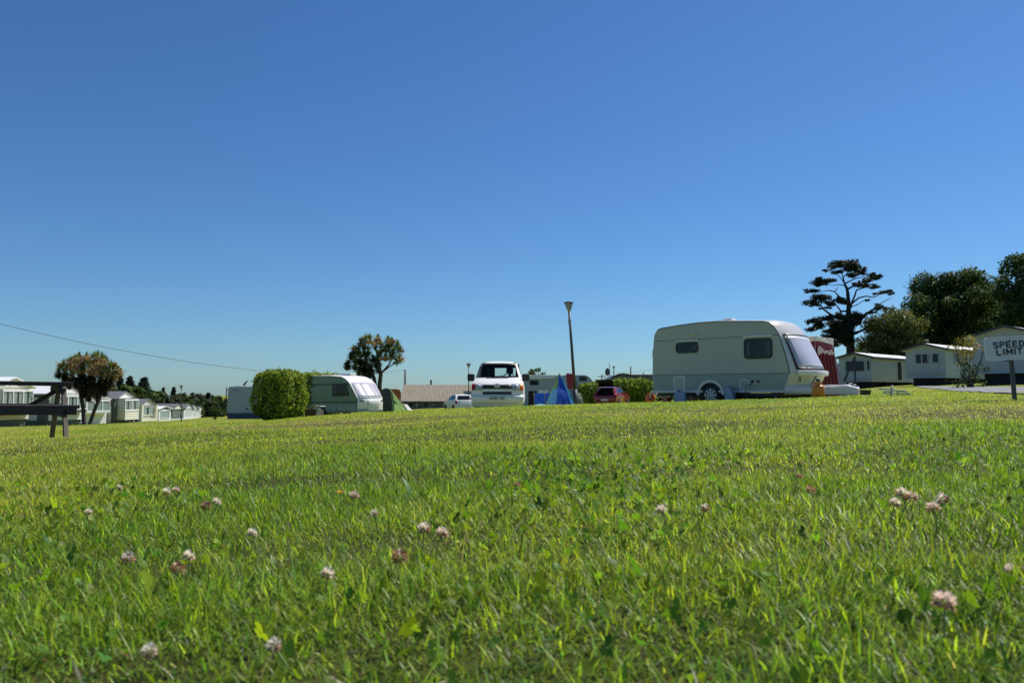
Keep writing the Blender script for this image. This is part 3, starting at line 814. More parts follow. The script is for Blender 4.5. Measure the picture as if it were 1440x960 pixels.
# ---- the sage green caravan by the hedge
def green_caravan():
    y0 = 46.0; x0 = P(502.6, 552, y0).x
    fr = Fr(x0, y0, R(-36), z=Tz(x0 - 2, y0 + 1.5))
    W = 2.1
    c = thing('touring_caravan', fr.o, fr.rot, 'sage green caravan with white sunlit front, parked beside the tall hedge', 'caravan', 'touring caravans')
    outline = [(502, 579), (502.6, 565.4), (501.7, 558.6), (497, 549), (492, 539), (486, 532.8), (480.3, 529.6), (463.7, 528.3), (449, 528.5), (432.6, 529.4), (410, 532), (404, 538), (402, 560), (403, 583)]
    o2 = [fr.side(u, v) for u, v in outline]
    print('caravan2', [(round(a, 2), round(b, 2)) for a, b in o2])
    for y in (0, W):
        MB().prism(o2, 'xz', y + (0 if y == 0 else -.02), y + (.02 if y == 0 else 0)).build('side_wall', MT['sage'], c)
    xr = o2[-1][0]; xf = o2[0][0]; zb = min(o2[0][1], o2[-1][1])
    mb = MB()
    for v0 in ((432, 542.3, 490, 539.2), (430, 566.8, 501.5, 564.8)):
        a = fr.side(v0[0], v0[1]); b = fr.side(v0[2], v0[3])
        mb.bar((xr + .1, -.008, a[1]), (b[0], -.008, b[1]), .02, .06, up=(0, 0, 1))
    mb.build('side_stripe', MT['trim'], c)
    a = fr.side(473, 567)[0]
    MB().box(xr + .1, xf - .05, -.012, .002, fr.side(480, 577)[1], fr.side(480, 569)[1]).build('lower_panel', MT['palegreen'], c)
    MB().box(a, a + .02, -.02, .0, fr.side(480, 577)[1], fr.side(480, 569)[1]).build('panel_joint', MT['trim'], c)
    mb = MB(); mb.tube([(p, -.012, q) for p, q in inset(o2, .012)[0:11]], .02, 6); mb.build('edge_trim', MT['trim'], c)
    bul = {0: (.25, 0), 1: (.32, 0), 2: (.28, 0), 3: (.2, 0), 4: (.14, .04), 5: (.1, .06), 6: (.05, .07)}
    prof = [(p, q, *(bul.get(i, (0, .06) if i < 11 else (-.1, .02)))) for i, (p, q) in enumerate(o2)]
    sh = Shell(prof, W, 3.0); sh.cx = (xr + xf) / 2; sh.cz = 1.2
    mb = MB(); sh.mesh(mb, 90, 16); mb.build('roof_and_ends', MT['white'], c)
    d = sh.d
    a0 = d[2] + .002; a1 = d[4] + .0
    for t0, t1 in ((.07, .30), (.33, .67), (.70, .93)):
        mb = MB(); sh.border(mb, a0, a1, t0, t1, .012, .003, .012)
        f = mb.build('front_window', MT['white'], c, solid=.02)
        mb = MB(); sh.patch(mb, a0, a1, t0, t1, .016, 8, 8); mb.build('pane', MT['drapes'], f, solid=.006)
    for t in (.12, .88):
        mb = MB(); sh.patch(mb, d[1] + .004, d[1] + .012, t - .05, t + .05, .02, 2, 3); mb.build('grab_handle', MT['trim'], c, solid=.03)
    mb = MB(); sh.patch(mb, .02, d[1] + .012, .28, .72, .03, 4, 6); mb.build('gas_locker', MT['white'], c, solid=.03, bevel=.01)
    mb = MB(); sh.patch(mb, .004, .016, .02, .98, .03, 2, 10); mb.build('front_bumper', MT['palegreen'], c, solid=.03)
    side_window(c, fr, [(468.2, 556.6), (490.8, 555.6), (486.5, 540), (468.5, 541.5)], MT['tint'], frame_w=.03)
    wx, _ = fr.side(453, 577)
    wheel(c, (wx, .07, .3), .3, .19, 6); w2 = wheel(c, (wx, W - .07, .3), .3, .19, 6); w2.rotation_euler.z = math.pi
    n = 14; po = [(wx + .42 * math.cos(math.pi * k / n), .3 + .42 * math.sin(math.pi * k / n)) for k in range(n + 1)]
    MB().prism(po, 'xz', -.016, 0).build('arch_liner', MT['dark'], c)
    MB().box(xf - 1.9, xf - 1.4, .7, 1.2, o2[7][1] + .03, o2[7][1] + .17).build('roof_vent', MT['white'], c, bevel=.03)
    MB().box(xf - 2.6, xf - 2.0, .8, 1.1, o2[7][1] + .03, o2[7][1] + .13).build('roof_vent', MT['steel'], c, bevel=.03)
    MB().box(xr + .1, xf, .1, W - .1, zb - .12, zb + .02).build('chassis', MT['black'], c)
    for s_ in (-1, 1): MB().bar((xf, W/2 + s_ * .6, zb + .05), (xf + 1.4, W/2, zb + .05), .06, .08).build('tow_bar', MT['steel'], c)
    return fr
GFR = green_caravan()

# ------------------------------------------------------------------ bodies lofted by height (vans and cars)
class Body:
    """levels: (z, y_front, y_rear, half_width); roof: list of (y, z, half_width) from front to rear"""
    def __init__(s, levels, roof, crown_f=.2, crown_r=.1):
        s.lv = levels; s.roof = roof; s.cf = crown_f; s.cr = crown_r
    def front(s, i, t):
        z, yf, yr, w = s._l(i); k = abs(t) ** 3.5
        return Vector((w * t, yf + s.cf * k, z))
    def rear(s, i, t):
        z, yf, yr, w = s._l(i); k = abs(t) ** 4
        return Vector((w * t, yr - s.cr * k, z))
    def _l(s, i):
        k = int(min(max(math.floor(i), 0), len(s.lv) - 2)); f = i - k
        return [s.lv[k][q] * (1 - f) + s.lv[k+1][q] * f for q in range(4)]
    def build(s, mb, nt=14, hole_f=None, hole_r=None, nsub=1):
        n = len(s.lv) - 1; m = n * nsub
        tt = [-1 + 2 * j / nt for j in range(nt + 1)]
        def inh(h, i, j):
            return h and h[0] <= i / nsub < h[1] and h[2] <= (tt[j] + tt[j+1]) / 2 <= h[3]
        mb.grid(lambda a, b: s.front(b * n, -1 + 2 * a), nt, m, True, (lambda i, j: inh(hole_f, j, i)))
        mb.grid(lambda a, b: s.rear(b * n, -1 + 2 * a), nt, m, True, (lambda i, j: inh(hole_r, j, i)))
        for sg in (-1, 1):
            mb.grid(lambda a, b: s.front(b * n, sg).lerp(s.rear(b * n, sg), a), 8, m, True)
        # roof
        rows = []
        f = [s.front(n, t) for t in tt]; r = [s.rear(n, t) for t in tt]
        rows.append(f)
        for y, z, w in s.roof: rows.append([Vector((w * t, y, z - .05 * abs(t) ** 3 + (.0))) for t in tt])
        rows.append(r)
        k = nt + 1
        mb.add([p for row in rows for p in row], [(i*k + j, i*k + j + 1, (i+1)*k + j + 1, (i+1)*k + j) for i in range(len(rows) - 1) for j in range(nt)], True)
    def patch(s, mb, which, i0, i1, t0, t1, off, ni=6, nt=8):
        fn = s.front if which == 'f' else s.rear; sg = -1 if which == 'f' else 1
        mb.grid(lambda a, b: fn(i0 + (i1 - i0) * b, t0 + (t1 - t0) * a) + Vector((0, sg * off, 0)), nt, ni, True)

# ---- white van facing the camera
def white_van():
    yv = 26.5; x = P(699, 552, yv).x
    zg = Tz(x, yv + .8)
    v = thing('camper_van', (x, yv, zg), R(-1.5), 'white camper van facing the camera with amber indicators and dark windscreen', 'van')
    fr = Fr(x, yv, R(-1.5), z=zg)
    zpx = lambda vv, dep=0: (552 - vv) / F * (yv + dep) + EYE - zg
    Z = {k: zpx(k) for k in (572, 566, 557, 551, 545, 541, 536)}
    zc = zpx(531, .75); zt = zpx(511.3, 1.4); zr = zpx(508.3, 1.7)
    print('van', {k: round(q, 2) for k, q in Z.items()}, zc, zt, zr)
    lv = [(Z[572], .10, 4.70, .86), (Z[566], .01, 4.72, .90), (Z[557], -.02, 4.74, .915), (Z[557] + .03, .05, 4.74, .905), (Z[551], .06, 4.75, .905), (Z[545], .08, 4.75, .90), (Z[541], .13, 4.74, .89),
          (Z[536] , .36, 4.72, .865), (zc - .02, .78, 4.68, .825), (zc + .02, .84, 4.66, .815), (zc + (zt - zc) * .5, 1.13, 4.55, .735), (zt, 1.42, 4.42, .655), (zt + .04, 1.50, 4.30, .64)]
    roof = [(1.6, zr - .01, .63), (2.0, zr + .02, .62), (3.2, zr + .03, .62), (4.1, zr, .62)]
    b = Body(lv, roof, .22, .08)
    mb = MB(); b.build(mb, 20, (9, 11, -.92, .92), (9, 11, -.75, .75), 2)
    mb.build('body', MT['white'], v)
    # windscreen
    mb = MB(); b.patch(mb, 'f', 9, 11, -.93, .93, .004, 8, 14); ws = mb.build('windscreen', MT['glass'], v)
    mb = MB(); b.patch(mb, 'f', 8.7, 9, -.97, .97, .006, 2, 14); b.patch(mb, 'f', 10.9, 11.5, -.99, .99, .006, 2, 14)
    for a, c_ in ((-.985, -.91), (.91, .985)): b.patch(mb, 'f', 9, 11, a, c_, .006, 8, 1)
    mb.build('windscreen_seal', MT['black'], ws)
    mb = MB(); b.patch(mb, 'r', 9, 11, -.76, .76, .004, 6, 8); mb.build('rear_window', MT['glass'], v)
    # inside: dashboard, wheel, seats, lining and curtains that hide the side windows
    MB().box(-.74, .74, .95, 1.3, zc - .2, zc - .0).build('dashboard', MT['black'], v, bevel=.05)
    MB().box(-.78, .78, .5, 4.5, .25, .30).build('cabin_floor', MT['dark'], v)
    mb = MB()
    n = 24; cx, cy, cz = .36, 1.42, zc + .03
    mb.tube([(cx + .2 * math.cos(2 * math.pi * k / n), cy + .1 * math.sin(2 * math.pi * k / n), cz + .15 * math.sin(2 * math.pi * k / n)) for k in range(n + 1)], .014, 6)
    mb.bar((cx - .18, cy, cz), (cx + .18, cy, cz), .04, .02)
    mb.build('steering_wheel', MT['black'], v)
    for sx in (.38, -.40):
        s_ = MB().box(sx - .24, sx + .24, 1.9, 2.1, zc - .75, zc + .08).build('seat', MT['dark'], v, bevel=.06)
        MB().box(sx - .13, sx + .13, 1.95, 2.05, zc + .16, zc + .40).build('headrest', MT['dark'], s_, bevel=.05)
        MB().box(sx - .05, sx + .05, 1.99, 2.02, zc + .05, zc + .18).build('headrest_post', MT['black'], s_)
    # interior partition with the opening through which the rear window shows
    mb = MB(); wi = .72
    xa, xb = -.20, .58; za, zb = zc + .10, zc + .40
    mb.box(-wi, xa, 2.6, 2.63, .3, zr - .06); mb.box(xb, wi, 2.6, 2.63, .3, zr - .06); mb.box(xa, xb, 2.6, 2.63, .3, za); mb.box(xa, xb, 2.6, 2.63, zb, zr - .06)
    mb.build('partition', MT['dark'], v)
    MB().box(-.56, .56, 1.72, 4.0, zr - .045, zr - .03).build('headlining', MT['dark'], v)
    # front furniture
    mb = MB(); b.patch(mb, 'f', 8.05, 8.35, -.52, .45, .012, 2, 8); mb.build('air_intake', MT['black'], v, solid=.01)
    i0, i1 = 4.12, 5.55
    mb = MB(); b.patch(mb, 'f', i0 + .6, i1 + .5, -.56, .55, .012, 4, 10); g = mb.build('grille', MT['black'], v, solid=.015)
    mb = MB()
    for q in (.35, .65): b.patch(mb, 'f', i0 + .6 + q * (i1 - i0 - .1), i0 + .6 + q * (i1 - i0 - .1) + .05, -.55, .54, .025, 1, 10)
    mb.build('grille_slat', MT['trim'], g)
    mb = MB(); zz = (b._l(i0 + 1.35)[0]); yy = b._l(i0 + 1.35)[1]
    mb.lathe([(.085, -.02), (.1, -.02), (.1, .0), (.085, .0)], axis='y', c=(0, yy - .02, zz), n=28)
    for p, q in (((-.055, .07), (-.02, .008)), ((-.02, .008), (0, .05)), ((0, .05), (.02, .008)), ((.02, .008), (.055, .07)),
                 ((-.075, .02), (-.03, -.078)), ((-.03, -.078), (0, -.015)), ((0, -.015), (.03, -.078)), ((.03, -.078), (.075, .02))):
        mb.bar((p[0], yy - .035, zz + p[1]), (q[0], yy - .035, zz + q[1]), .016, .01, up=(0, 1, 0))
    mb.build('badge', MT['alloy'], g)
    for sg in (-1, 1):
        t0, t1 = (.56, .86) if sg > 0 else (-.86, -.57)
        mb = MB(); b.patch(mb, 'f', i0 + .3, i1 + .75, t0, t1, .012, 5, 5); hl = mb.build('headlight', MT['lens'], v, solid=.012)
        mb = MB(); a = (t0 + t1) / 2; q = b.front(5.3, a); mb.lathe([(.0, -.014), (.06, -.014), (.075, .0), (0, .0)], axis='y', c=(q.x, q.y - .012, q.z), n=18); mb.build('reflector', MT['alloy'], hl)
        t0, t1 = (.875, 1.0) if sg > 0 else (-1.0, -.875)
        mb = MB(); b.patch(mb, 'f', i0 + .3, i1 + .75, t0, t1, .014, 5, 4)
        tag(mb.build('indicator', MT['amber'] if sg > 0 else MT['redlens'], v, solid=.02), 'bright amber indicator' if sg > 0 else 'dark red indicator')
        # door mirrors
        xm = sg * .98; mz = zpx(531.5) + .03
        m_ = MB().box(xm - .13, xm + .13, .95, 1.06, mz - .12, mz + .14).build('door_mirror', MT['black'], v, bevel=.05, seg=3)
        MB().bar((sg * .8, 1.05, mz - .1), (xm, 1.02, mz - .08), .05, .05).build('mirror_arm', MT['white'], m_)
        # side glass
        MB().prism([(1.15, zc + .05), (2.3, zc + .05), (2.3, zt - .05), (1.55, zt - .05)], 'yz', 0, .01).build('door_window', MT['pane'], v, loc=(sg * .80, 0, 0), rot=(0, R(-15 * sg), 0)).location.z = 0
    for o in [q for q in bpy.data.objects if q.parent == v and q.name.startswith('door_window')]:
        # lean with the tumblehome: rotate about the belt line
        sg = 1 if o.location.x > 0 else -1
        o.location = (sg * (.822 + (zc) * math.sin(R(15))), 0, zc * (1 - math.cos(R(15))))
    mb = MB(); b.patch(mb, 'f', 3.3, 4.05, -.55, .55, .012, 2, 8); mb.build('lower_intake', MT['black'], v, solid=.015)
    # bumper line and plate
    mb = MB()
    b.patch(mb, 'f', .9, .96, -.9, .9, .006, 1, 12)
    mb.build('bumper_groove', MT['trim'], v)
    pz = zpx(559.8); pl = MB().box(-.27, .27, -.05, -.03, pz - .06, pz + .06).build('number_plate', MT['plate'], v, bevel=.004)
    t = link('plate_letters', text_mesh('W002 VGR', .10, .001, .0035, 1.05), MT['black'], pl, (0, -.0525, pz), (math.pi / 2, 0, 0))
    # wiper, wheels
    MB().bar((-.35, .80, zc + .02), (.32, .92, zc + .10), .02, .012).build('wiper', MT['black'], v)
    for yy in (.85, 3.7):
        wheel(v, (-.80, yy, .31), .31, .19).rotation_euler.z = -math.pi / 2
        wheel(v, (.80, yy, .31), .31, .19).rotation_euler.z = math.pi / 2
    MB().box(-.7, .7, .3, 4.6, .2, .36).build('underbody', MT['black'], v)
white_van()

# ------------------------------------------------------------------ small cars seen between the vans
def car(name, loc, rot, label, cat, paint, tail=False, scale=1.0):
    """hatchback; local -Y end is its rear"""
    v = thing(name, loc, rot, label, cat)
    lv = [(.28, .12, 3.80, .78), (.40, .02, 3.86, .82), (.62, .0, 3.84, .83), (.80, .06, 3.70, .83), (.92, .10, 2.85, .80), (.98, .14, 2.72, .78), (1.20, .34, 2.30, .68), (1.36, .60, 1.95, .60)]
    roof = [(.85, 1.41, .58), (1.3, 1.43, .58), (1.75, 1.40, .58)]
    b = Body(lv, roof, .14, .25)
    mb = MB(); b.build(mb, 16, (3, 7, -.8, .8) if tail else None, None, 2); mb.build('body', paint, v)
    if tail:
        MB().box(-.62, .62, .25, 1.9, .55, .58).build('boot_floor', MT['dark'], v)
        MB().box(-.62, .62, 1.3, 1.4, .58, 1.25).build('rear_seat', MT['dark'], v)
        # raised tailgate, hinged at the roof
        hz, hy = 1.40, .62
        q = lambda s_, x, k=0: (x, hy - s_ * .80, hz + s_ * .50 + k)
        tg = MB().add([q(0, -.56), q(.95, -.62), q(.95, .62), q(0, .56)] + [q(0, -.56, .05), q(.95, -.62, .05), q(.95, .62, .05), q(0, .56, .05)], [(0, 1, 2, 3), (4, 7, 6, 5), (0, 4, 5, 1), (1, 5, 6, 2), (2, 6, 7, 3), (3, 7, 4, 0)]).build('tailgate', MT['black'], v, bevel=.02)
        MB().add([q(.12, -.45, -.01), q(.55, -.5, -.01), q(.55, .5, -.01), q(.12, .45, -.01)], [(0, 1, 2, 3)]).build('rear_window', MT['pane'], tg, solid=.01)
        for sg in (-1, 1): MB().bar((sg * .55, .35, 1.0), q(.45, sg * .52), .02, .02).build('gas_strut', MT['black'], tg)
    else:
        mb = MB(); b.patch(mb, 'f', 5.1, 6.8, -.8, .8, .008); mb.build('rear_window', MT['pane'], v, solid=.01)
    mb = MB(); b.patch(mb, 'r', 5.1, 6.9, -.88, .88, .008); mb.build('windscreen', MT['pane'], v, solid=.01)
    for sg in (-1, 1):
        # side glass follows the tumblehome
        def sp(y, z): return (sg * (np.interp(z, [.92, .98, 1.2, 1.36], [.80, .78, .68, .60]) + .012), y, z)
        MB().add([sp(.55, 1.0), sp(1.45, 1.0), sp(1.45, 1.31), sp(.85, 1.31)], [(0, 1, 2, 3)]).build('side_window', MT['pane'], v, solid=.012)
        MB().add([sp(1.52, 1.0), sp(2.5, 1.0), sp(1.9, 1.31), sp(1.52, 1.31)], [(0, 1, 2, 3)]).build('side_window', MT['pane'], v, solid=.012)
        mb = MB(); t0, t1 = (.80, 1) if sg > 0 else (-1, -.80)
        b.patch(mb, 'f', 2.3, 4.2, t0, t1, .012, 4, 3); mb.build('tail_light', MT['redlens'], v, solid=.02)
        MB().box(sg * .84, sg * .98, 2.35, 2.45, .96, 1.08).build('door_mirror', paint, v, bevel=.03)
        for yy in (.72, 3.15):
            wheel(v, (sg * .74, yy, .29), .29, .17, 6).rotation_euler.z = sg * math.pi / 2
            n = 12; MB().prism([(yy + .35 * math.cos(math.pi * k / n), .29 + .35 * math.sin(math.pi * k / n)) for k in range(n + 1)], 'yz', sg * .80, sg * .835).build('wheel_arch', MT['dark'], v)
    MB().box(-.26, .26, -.02, .0, .44, .55).build('number_plate', MT['plate'], v)
    MB().box(-.75, .75, -.015, .05, .30, .40).build('bumper', paint, v, bevel=.02)
    MB().box(-.7, .7, .3, 3.6, .18, .34).build('underbody', MT['black'], v)
    v.scale = (scale,) * 3
    return v
d = 50; p = P(850, 552, d)
car('parked_car', (p.x, d, .25 - (571.0 - 552) / F * d - .05), R(-24), 'red hatchback with its tailgate raised in front of the clipped hedge', 'car', MT['redcar'], True, .93)
d = 58; p = P(655, 552, d)
car('parked_car', (p.x, d, .25 - (579.5 - 552) / F * d), R(20), 'white car half hidden behind the white camper van and lamp post', 'car', MT['white'], False, .95)

# ------------------------------------------------------------------ motorhomes
def alcove_motorhome():
    d = 62; x = P(735, 552, d).x; zg = .25 - (578.5 - 552) / F * d
    fr = Fr(x, d, R(4), z=zg)
    v = thing('motorhome', fr.o, fr.rot, 'white alcove motorhome with a lilac silver cab standing behind the blue tent', 'motorhome', 'motorhomes')
    S = lambda u, vv: fr.side(u, vv)
    W = 2.2
    up = [S(u, q) for u, q in [(735, 575), (735, 529.5), (737, 528), (790, 528), (795, 527), (823, 527), (828, 529), (832, 533), (834.6, 539), (829, 541.2), (814, 541.2), (812, 544), (812, 575)]]
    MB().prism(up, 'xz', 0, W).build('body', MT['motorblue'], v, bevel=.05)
    a, b_ = S(735, 528), S(790, 528)
    MB().box(a[0] + .05, b_[0], -.06, W + .04, a[1] - .10, a[1] + .06).build('roof_rail', MT['white'], v, bevel=.03)
    MB().box(a[0] + .3, b_[0] - .6, -.13, -.05, a[1] - .24, a[1] - .10).build('awning_case', MT['white'], v, bevel=.03)
    cab = [S(u, q) for u, q in [(812, 573), (812, 541.5), (824, 541.5), (832, 552), (838, 556.5), (841, 560), (841.5, 573)]]
    cb = MB().prism(cab, 'xz', .15, W - .15).build('cab', MT['silver'], v, bevel=.06, seg=3)
    poly = [(814, 551.5), (814, 542.8), (823, 542.8), (830, 552)]
    side_window(v, fr, poly, MT['pane'], .148, .03)
    a = [S(u, q) for u, q in [(824.6, 541.5), (832.4, 551.6)]]
    MB().add([(a[0][0] + .03, .3, a[0][1]), (a[1][0] + .03, .3, a[1][1]), (a[1][0] + .03, W - .3, a[1][1]), (a[0][0] + .03, W - .3, a[0][1])], [(0, 1, 2, 3)]).build('windscreen', MT['pane'], v, solid=.02)
    side_window(v, fr, [(745, 541), (757, 535)], MT['tint'], rr=.05, frame_w=.02)
    side_window(v, fr, [(815, 535), (824.5, 530)], MT['tint'], rr=.05, frame_w=.03)
    dp = px_rr(fr, 743, 755, 549.5, 569, .04)
    MB().prism(dp, 'xz', -.012, 0).build('side_door', MT['dark'], v)
    MB().prism(px_rr(fr, 757, 771, 548, 554, .04), 'xz', -.02, 0).build('locker_door', MT['white'], v)
    dp = px_rr(fr, 803, 811, 536, 570, .05)
    MB().ring(inset(dp, -.02), dp, 'xz', -.03, 0).build('door_frame', MT['trim'], v)
    for u in (748, 824):
        wx = S(u, 570)[0]; wheel(v, (wx, .08, .33), .33, .22, 6); w2 = wheel(v, (wx, W - .08, .33), .33, .22, 6); w2.rotation_euler.z = math.pi
    a = S(806, 526)
    MB().box(a[0] - .3, a[0] + .3, .8, 1.3, a[1], a[1] + .14).build('roof_vent', MT['white'], v, bevel=.04)
    a = S(834, 551)
    MB().box(a[0], a[0] + .12, -.15, .1, a[1] - .15, a[1] + .2).build('door_mirror', MT['black'], v, bevel=.03)
alcove_motorhome()

def hedge_motorhome():
    d = 58; x = P(320, 552, d).x; zg = .25 - (590 - 552) / F * d
    fr = Fr(x, d, R(14), z=zg)
    v = thing('motorhome', fr.o, fr.rot, 'pale blue grey motorhome in shade left of the tall hedge, dish on its roof', 'motorhome', 'motorhomes')
    S = fr.side; W = 2.2
    top = S(335, 543)[1]; bot = S(335, 581)[1]; L_ = 6.2
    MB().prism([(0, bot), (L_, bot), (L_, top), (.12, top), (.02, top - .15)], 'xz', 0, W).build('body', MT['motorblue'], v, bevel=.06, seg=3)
    MB().box(.02, L_, -.015, W + .015, bot - .42, bot).build('skirt', MT['navy'], v, bevel=.02)
    # rear wall furniture (end plane x=0, facing -X)
    e = lambda u, q: fr.end(u, q, 0)
    zt = top
    f = MB().ring(rrect(W * .30, W * .68, zt - 1.15, zt - .55, .08), rrect(W * .34, W * .64, zt - 1.10, zt - .60, .06), 'yz', -.03, .0).build('rear_window', MT['trim'], v)
    MB().prism(rrect(W * .34, W * .64, zt - 1.10, zt - .60, .06), 'yz', -.02, 0).build('pane', MT['tint'], f)
    MB().box(-.10, 0, .05, W - .05, zt - .30, zt - .05).build('rear_lamp_bar', MT['white'], v, bevel=.03)
    MB().box(-.07, 0, .1, W - .1, bot + .02, bot + .28).build('rear_bumper', MT['motorblue'], v, bevel=.03)
    mb = MB()
    for yy in (.18, .52):
        mb.tube([(-.03, yy, zt - .02), (-.12, yy, zt - .06), (-.14, yy, bot + .2)], .018, 6)
    for k in range(7): mb.tube([(-.14, .18, bot + .3 + k * .28), (-.14, .52, bot + .3 + k * .28)], .014, 6)
    mb.build('ladder', MT['darksteel'], v)
    mb = MB()
    for yy in (1.1, 2.0):
        mb.tube([(-.02, yy, bot + 1.0), (-.35, yy, bot + .75), (-.45, yy, bot + .2)], .025, 6)
    mb.tube([(-.45, .9, bot + .2), (-.45, 2.15, bot + .2)], .025, 6); mb.tube([(-.35, .9, bot + .75), (-.35, 2.15, bot + .75)], .025, 6)
    mb.build('bike_rack', MT['black'], v)
    MB().lathe([(0, .0), (.15, .015), (.3, .06), (.31, .07), (.15, .03), (0, .02)], c=(0, 0, 0), n=20).build('satellite_dish', MT['darksteel'], v, loc=(1.2, 1.0, top + .2), rot=(R(50), 0, R(-70)))
    MB().tube([(1.2, 1.0, top), (1.2, 1.0, top + .2)], .03, 6).build('dish_mount', MT['steel'], v)
    MB().box(.5, .9, .8, 1.3, top, top + .1).build('roof_vent', MT['white'], v, bevel=.03)
    # decal swoosh and vent on the side
    a, b_ = S(325, 548), S(334, 549.6)
    MB().prism([(a[0], a[1] + .03), (a[0] + .25, a[1] + .05), (b_[0], b_[1] + .02), (b_[0] + .12, b_[1] - .08), (a[0] + .3, a[1] - .02)], 'xz', -.006, 0).build('decal', MT['navy'], v)
    MB().prism(px_rr(fr, 345.5, 348.5, 573.3, 575.3, .02), 'xz', -.02, 0).build('vent', MT['black'], v)
    for xx in (2.8, 5.4):
        wheel(v, (xx, .08, .33), .33, .22, 6); w2 = wheel(v, (xx, W - .08, .33), .33, .22, 6); w2.rotation_euler.z = math.pi
hedge_motorhome()
# ------------------------------------------------------------------ static homes
class Home:
    """X=0 is the visible gable end, the body runs to sx*L; Y=0 is the visible long side"""
    def __init__(s, fr, sx, L_, W, floor, eave, peak, label, wall, roof, skirt=None, over=.25, group='static caravans on the left row', apex=.5, name='static_caravan'):
        s.fr = fr; s.sx = sx; s.L = L_; s.W = W; s.fl = floor; s.ev = eave; s.pk = peak; s.over = over
        s.t = thing(name, fr.o, fr.rot, label, 'static caravan', group)
        s.apex = apex
        poly = [(0, floor), (W, floor), (W, eave), (W * apex, peak), (0, eave)]
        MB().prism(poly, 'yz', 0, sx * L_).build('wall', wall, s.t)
        # roof: two sheets with a real thickness and overhang
        th = .07; k = (peak - eave) / (W * apex); k2 = (peak - eave) / (W * (1 - apex)); o = over
        x0, x1 = -sx * o, sx * (L_ + .1)
        rf = [(-o, eave - o * k), (W * apex, peak), (W + o, eave - o * k2), (W + o, eave - o * k2 + th), (W * apex, peak + th), (-o, eave - o * k + th)]
        s.roof = MB().prism(rf, 'yz', x0, x1).build('roof', roof, s.t)
        s.rf = rf; s.x0 = x0
        if skirt:
            MB().box(sx * .12, sx * L_, .06, W - .06, -.35, floor).build('skirting', skirt, s.t)
    def fasc(s, mat, h=.12):
        o = s.over; W = s.W; k = (s.pk - s.ev) / (W * s.apex); k2 = (s.pk - s.ev) / (W * (1 - s.apex))
        a = [(-o - .01, s.ev - o * k - h * .5), (W * s.apex, s.pk - h * .5), (W + o + .01, s.ev - o * k2 - h * .5), (W + o + .01, s.ev - o * k2 + .085), (W * s.apex, s.pk + .085), (-o - .01, s.ev - o * k + .085)]
        MB().prism(a, 'yz', s.x0 - s.sx * .04, s.x0).build('bargeboard', mat, s.t)
        MB().box(s.x0, s.sx * s.L, -o - .045, -o - .002, s.ev - o * k - h * .5, s.ev - o * k + .08).build('gutter', mat, s.t)
    def end_window(s, y0, y1, z0, z1, mull=1, curtain=True, frame=None, x=0.0, glass=True):
        frame = frame or (MT['white'] if s.sx < 0 else MT['cladbeige']); sx = -s.sx    # outward direction
        out = lambda d: x + sx * d
        po = rrect(y0, y1, z0, z1, .03); pi_ = inset(po, .06)
        mb = MB().ring(po, pi_, 'yz', out(-.0), out(.07))
        for k in range(1, mull + 1):
            yy = y0 + (y1 - y0) * k / (mull + 1); mb.box(out(.0), out(.066), yy - .04, yy + .04, z0 + .05, z1 - .05)
        f = mb.build('window', frame, s.t)
        MB().prism(pi_, 'yz', out(.003), out(.010)).build('dark_room_sheet', MT['dark'], f)  # near-black sheet standing in for the shade inside the room
        MB().prism(inset(po, .05), 'yz', out(.048), out(.052)).build('pane', MT['glass'] if curtain else MT['pane'], f)
        if curtain:
            n = mull + 1; mb = MB(); w = (y1 - y0) / n
            for k in range(n):
                for q0, q1 in ((.05, .42), (.58, .95)) if curtain != 'full' else ((.04, .96),):
                    a, b = y0 + w * (k + q0), y0 + w * (k + q1)
                    mb.grid(lambda i, j: Vector((out(.022 + .010 * math.sin(i * (b - a) * 55 + k)), a + (b - a) * i, z1 - .07 - (z1 - z0 - .12) * j)), 24, 3)
            mb.build('curtain', MT['curtain'], f, fix=False)
        return f
    def side_win(s, x0, x1, z0, z1, mull=0, curtain=False, frame=None, name='window'):
        frame = frame or MT['cladbeige']
        po = rrect(min(x0, x1), max(x0, x1), z0, z1, .03); pi_ = inset(po, .06)
        mb = MB().ring(po, pi_, 'xz', -.07, 0)
        for k in range(1, mull + 1):
            xx = x0 + (x1 - x0) * k / (mull + 1); mb.box(xx - .03, xx + .03, -.06, 0, z0 + .04, z1 - .04)
        f = mb.build(name, frame, s.t)
        MB().prism(inset(po, .05), 'xz', -.03, -.01).build('pane', MT['dark'] if name == 'door' else MT['tint'], f)
        if curtain:
            mb = MB(); xa, xb = min(x0, x1), max(x0, x1); w = xb - xa
            for q0, q1 in ((.04, .22), (.78, .96)):
                a, b = xa + w * q0, xa + w * q1
                mb.grid(lambda i, j: Vector((a + (b - a) * i, -.036 - .004 * math.sin(i * 30), z1 - .06 - (z1 - z0 - .12) * j)), 16, 2)
            mb.build('curtain', MT['curtain'], f, fix=False)
        return f

